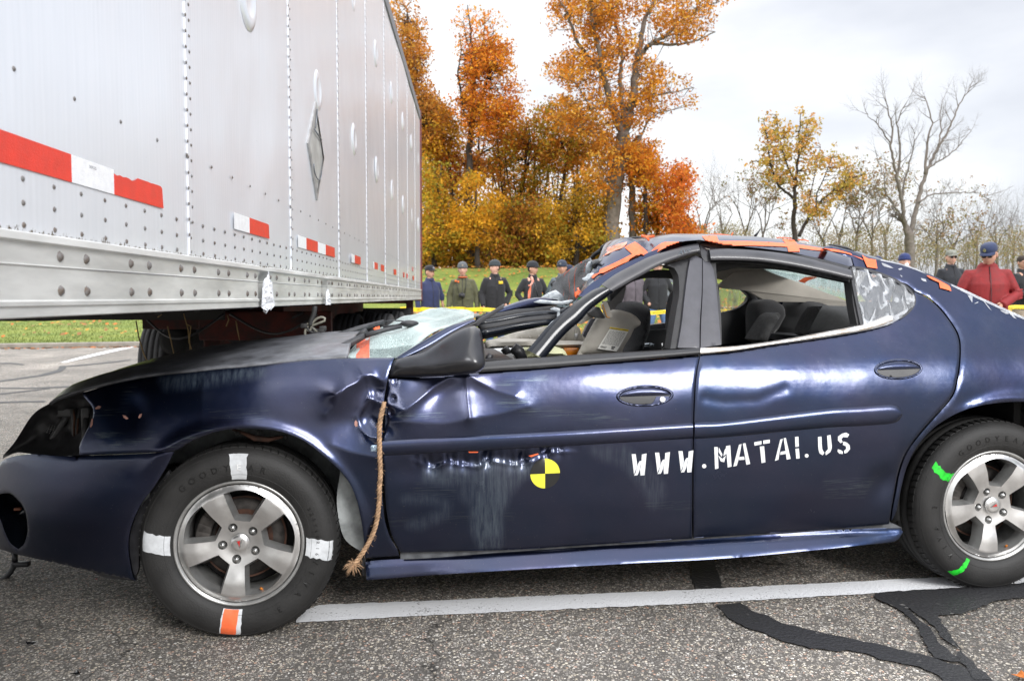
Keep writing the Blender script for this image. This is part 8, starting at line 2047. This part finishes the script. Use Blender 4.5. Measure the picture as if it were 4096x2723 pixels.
person('person in a purplish grey jacket and jeans seen through the front window, left one', 2530, 1050, 15.9, .2, (.095, .08, .095), DEN, 'beanie', (.03, .03, .035), (0, 0), ('down', 'down'), 0, [], bulk=1.15)
person('person in a black jacket and blue jeans seen through the front window, hands in pockets', 2630, 1040, 15.9, 0, (.014, .015, .018), DEN2, 'cap', (.02, .02, .03), (0, 0), ('pocket', 'pocket'), 0, [], sh=1.0, bulk=1.1)
person('person in a grey coat with a lime sleeve band, seen through the front window', 2710, 1045, 17, .3, (.18, .20, .22), (.03, .03, .04), 'cap', (.02, .02, .03), (0, 0), ('down', 'down'), 0, [('band', mat('lime_band', (.55, .8, .05), .5), -1)], bulk=1.1)
person('person with only a navy hat showing above the rear roof slope', 3508, 1028, 15.4, 0, (.012, .016, .035), (.02, .02, .03), 'beanie', (.012, .02, .07), (0, .1), ('pocket', 'pocket'), 0, [])
p9 = person('person in a blue knit hat and black coat drinking from a white cup', 3618, 1017, 14.9, -.1, (.010, .013, .022), (.02, .02, .03), 'beanie', (.015, .028, .12), (-.1, -.05), ('cup', 'down'), 0, [('band', blu, 1)], bulk=1.1)
person('person in a camouflage cap and black jacket left of the red jacket', 3804, 1001, 15.3, .05, (.014, .016, .022), (.03, .03, .04), 'cap', mat('camouflage', (.30, .30, .26), .8, noise=.5, nscale=70, col2=(.12, .13, .11)), (-.15, 0), ('down', 'down'), 0, [('glasses',)], bulk=1.12)
person('person in a red quilted jacket, navy cap and dark glasses looking down', 3952, 970, 9.6, -.35, mat('red_quilt', (.22, .012, .014), .7, noise=.15, nscale=16, bump=.9, bscale=20), (.03, .03, .04), 'cap', cloth('navy_cap', (.020, .032, .085), 40), (-.45, .34), ('front', 'front'), 1, [('glasses',), ('hatlogo', mat('cap_badge', (.45, .42, .12), .6), -.018)], group='people inside the taped area', vox=.012, bulk=1.27, lean=.35)
person('person in a dark jacket, glasses and tan trousers at the right edge', 4092, 1020, 14.9, .3, (.012, .013, .016), (.30, .25, .19), None, None, (-.3, 0), ('front', 'down'), 1, [('glasses',)], bulk=1.08)
# things held or worn as separate things
R0 = p2; mb = MB(); c = p2.location+Vector((-.02, -.20, 1.10*1.0)); mb.box(c, (.12, .05, .08), bev=.01); mb.tube([c+Vector((0, -.02, 0)), c+Vector((0, -.09, 0))], [.034, .036], 14); mb.box(c+Vector((0, 0, .048)), (.05, .04, .025), bev=.006)
mb.tube([c+Vector((-.06, 0, .03)), c+Vector((-.09, .07, .28)), c+Vector((-.06, .17, .40))], .006, 5); mb.tube([c+Vector((.06, 0, .03)), c+Vector((.09, .07, .28)), c+Vector((.06, .17, .40))], .006, 5)
setp(mb.build('camera', M['black'], None), 'black camera hanging on the chest of the olive jacket wearer', 'camera')
rt_, tr_, aj, k_ = LK_['person in a blue knit hat and black coat drinking from a white cup']; R3 = Matrix.Rotation(p9.rotation_euler.z, 3, 'Z'); c = p9.location+R3 @ tr_((-.0, -.135, -.075))
mb = MB(); mb.lathe([(0, -.05), (.028, -.05), (.037, .05), (.035, .052), (.0, .048)], 20, axis='z'); Rt = Matrix.Rotation(radians(-50), 3, 'X'); mb.v = [c+Rt @ v_ for v_ in mb.v]
setp(mb.build('paper_cup', mat('cup_white', (.8, .8, .8), .5), None), 'white paper cup raised to the mouth of the blue hatted person', 'cup')
rt_, tr_, aj, k_ = LK_['person in a black jacket and jeans, looking left, one hand in a pocket']; R3 = Matrix.Rotation(p3.rotation_euler.z, 3, 'Z'); W_ = aj[-1][2]; c = p3.location+R3 @ (W_+Vector((.0, -.05, -.09)))
mb = MB(); mb.box(c, (.012, .07, .14), bev=.004); setp(mb.build('phone', M['black'], None), 'dark phone held low by the black jacketed person looking left', 'phone')
# far car roof glimpsed at the right edge behind the trunk
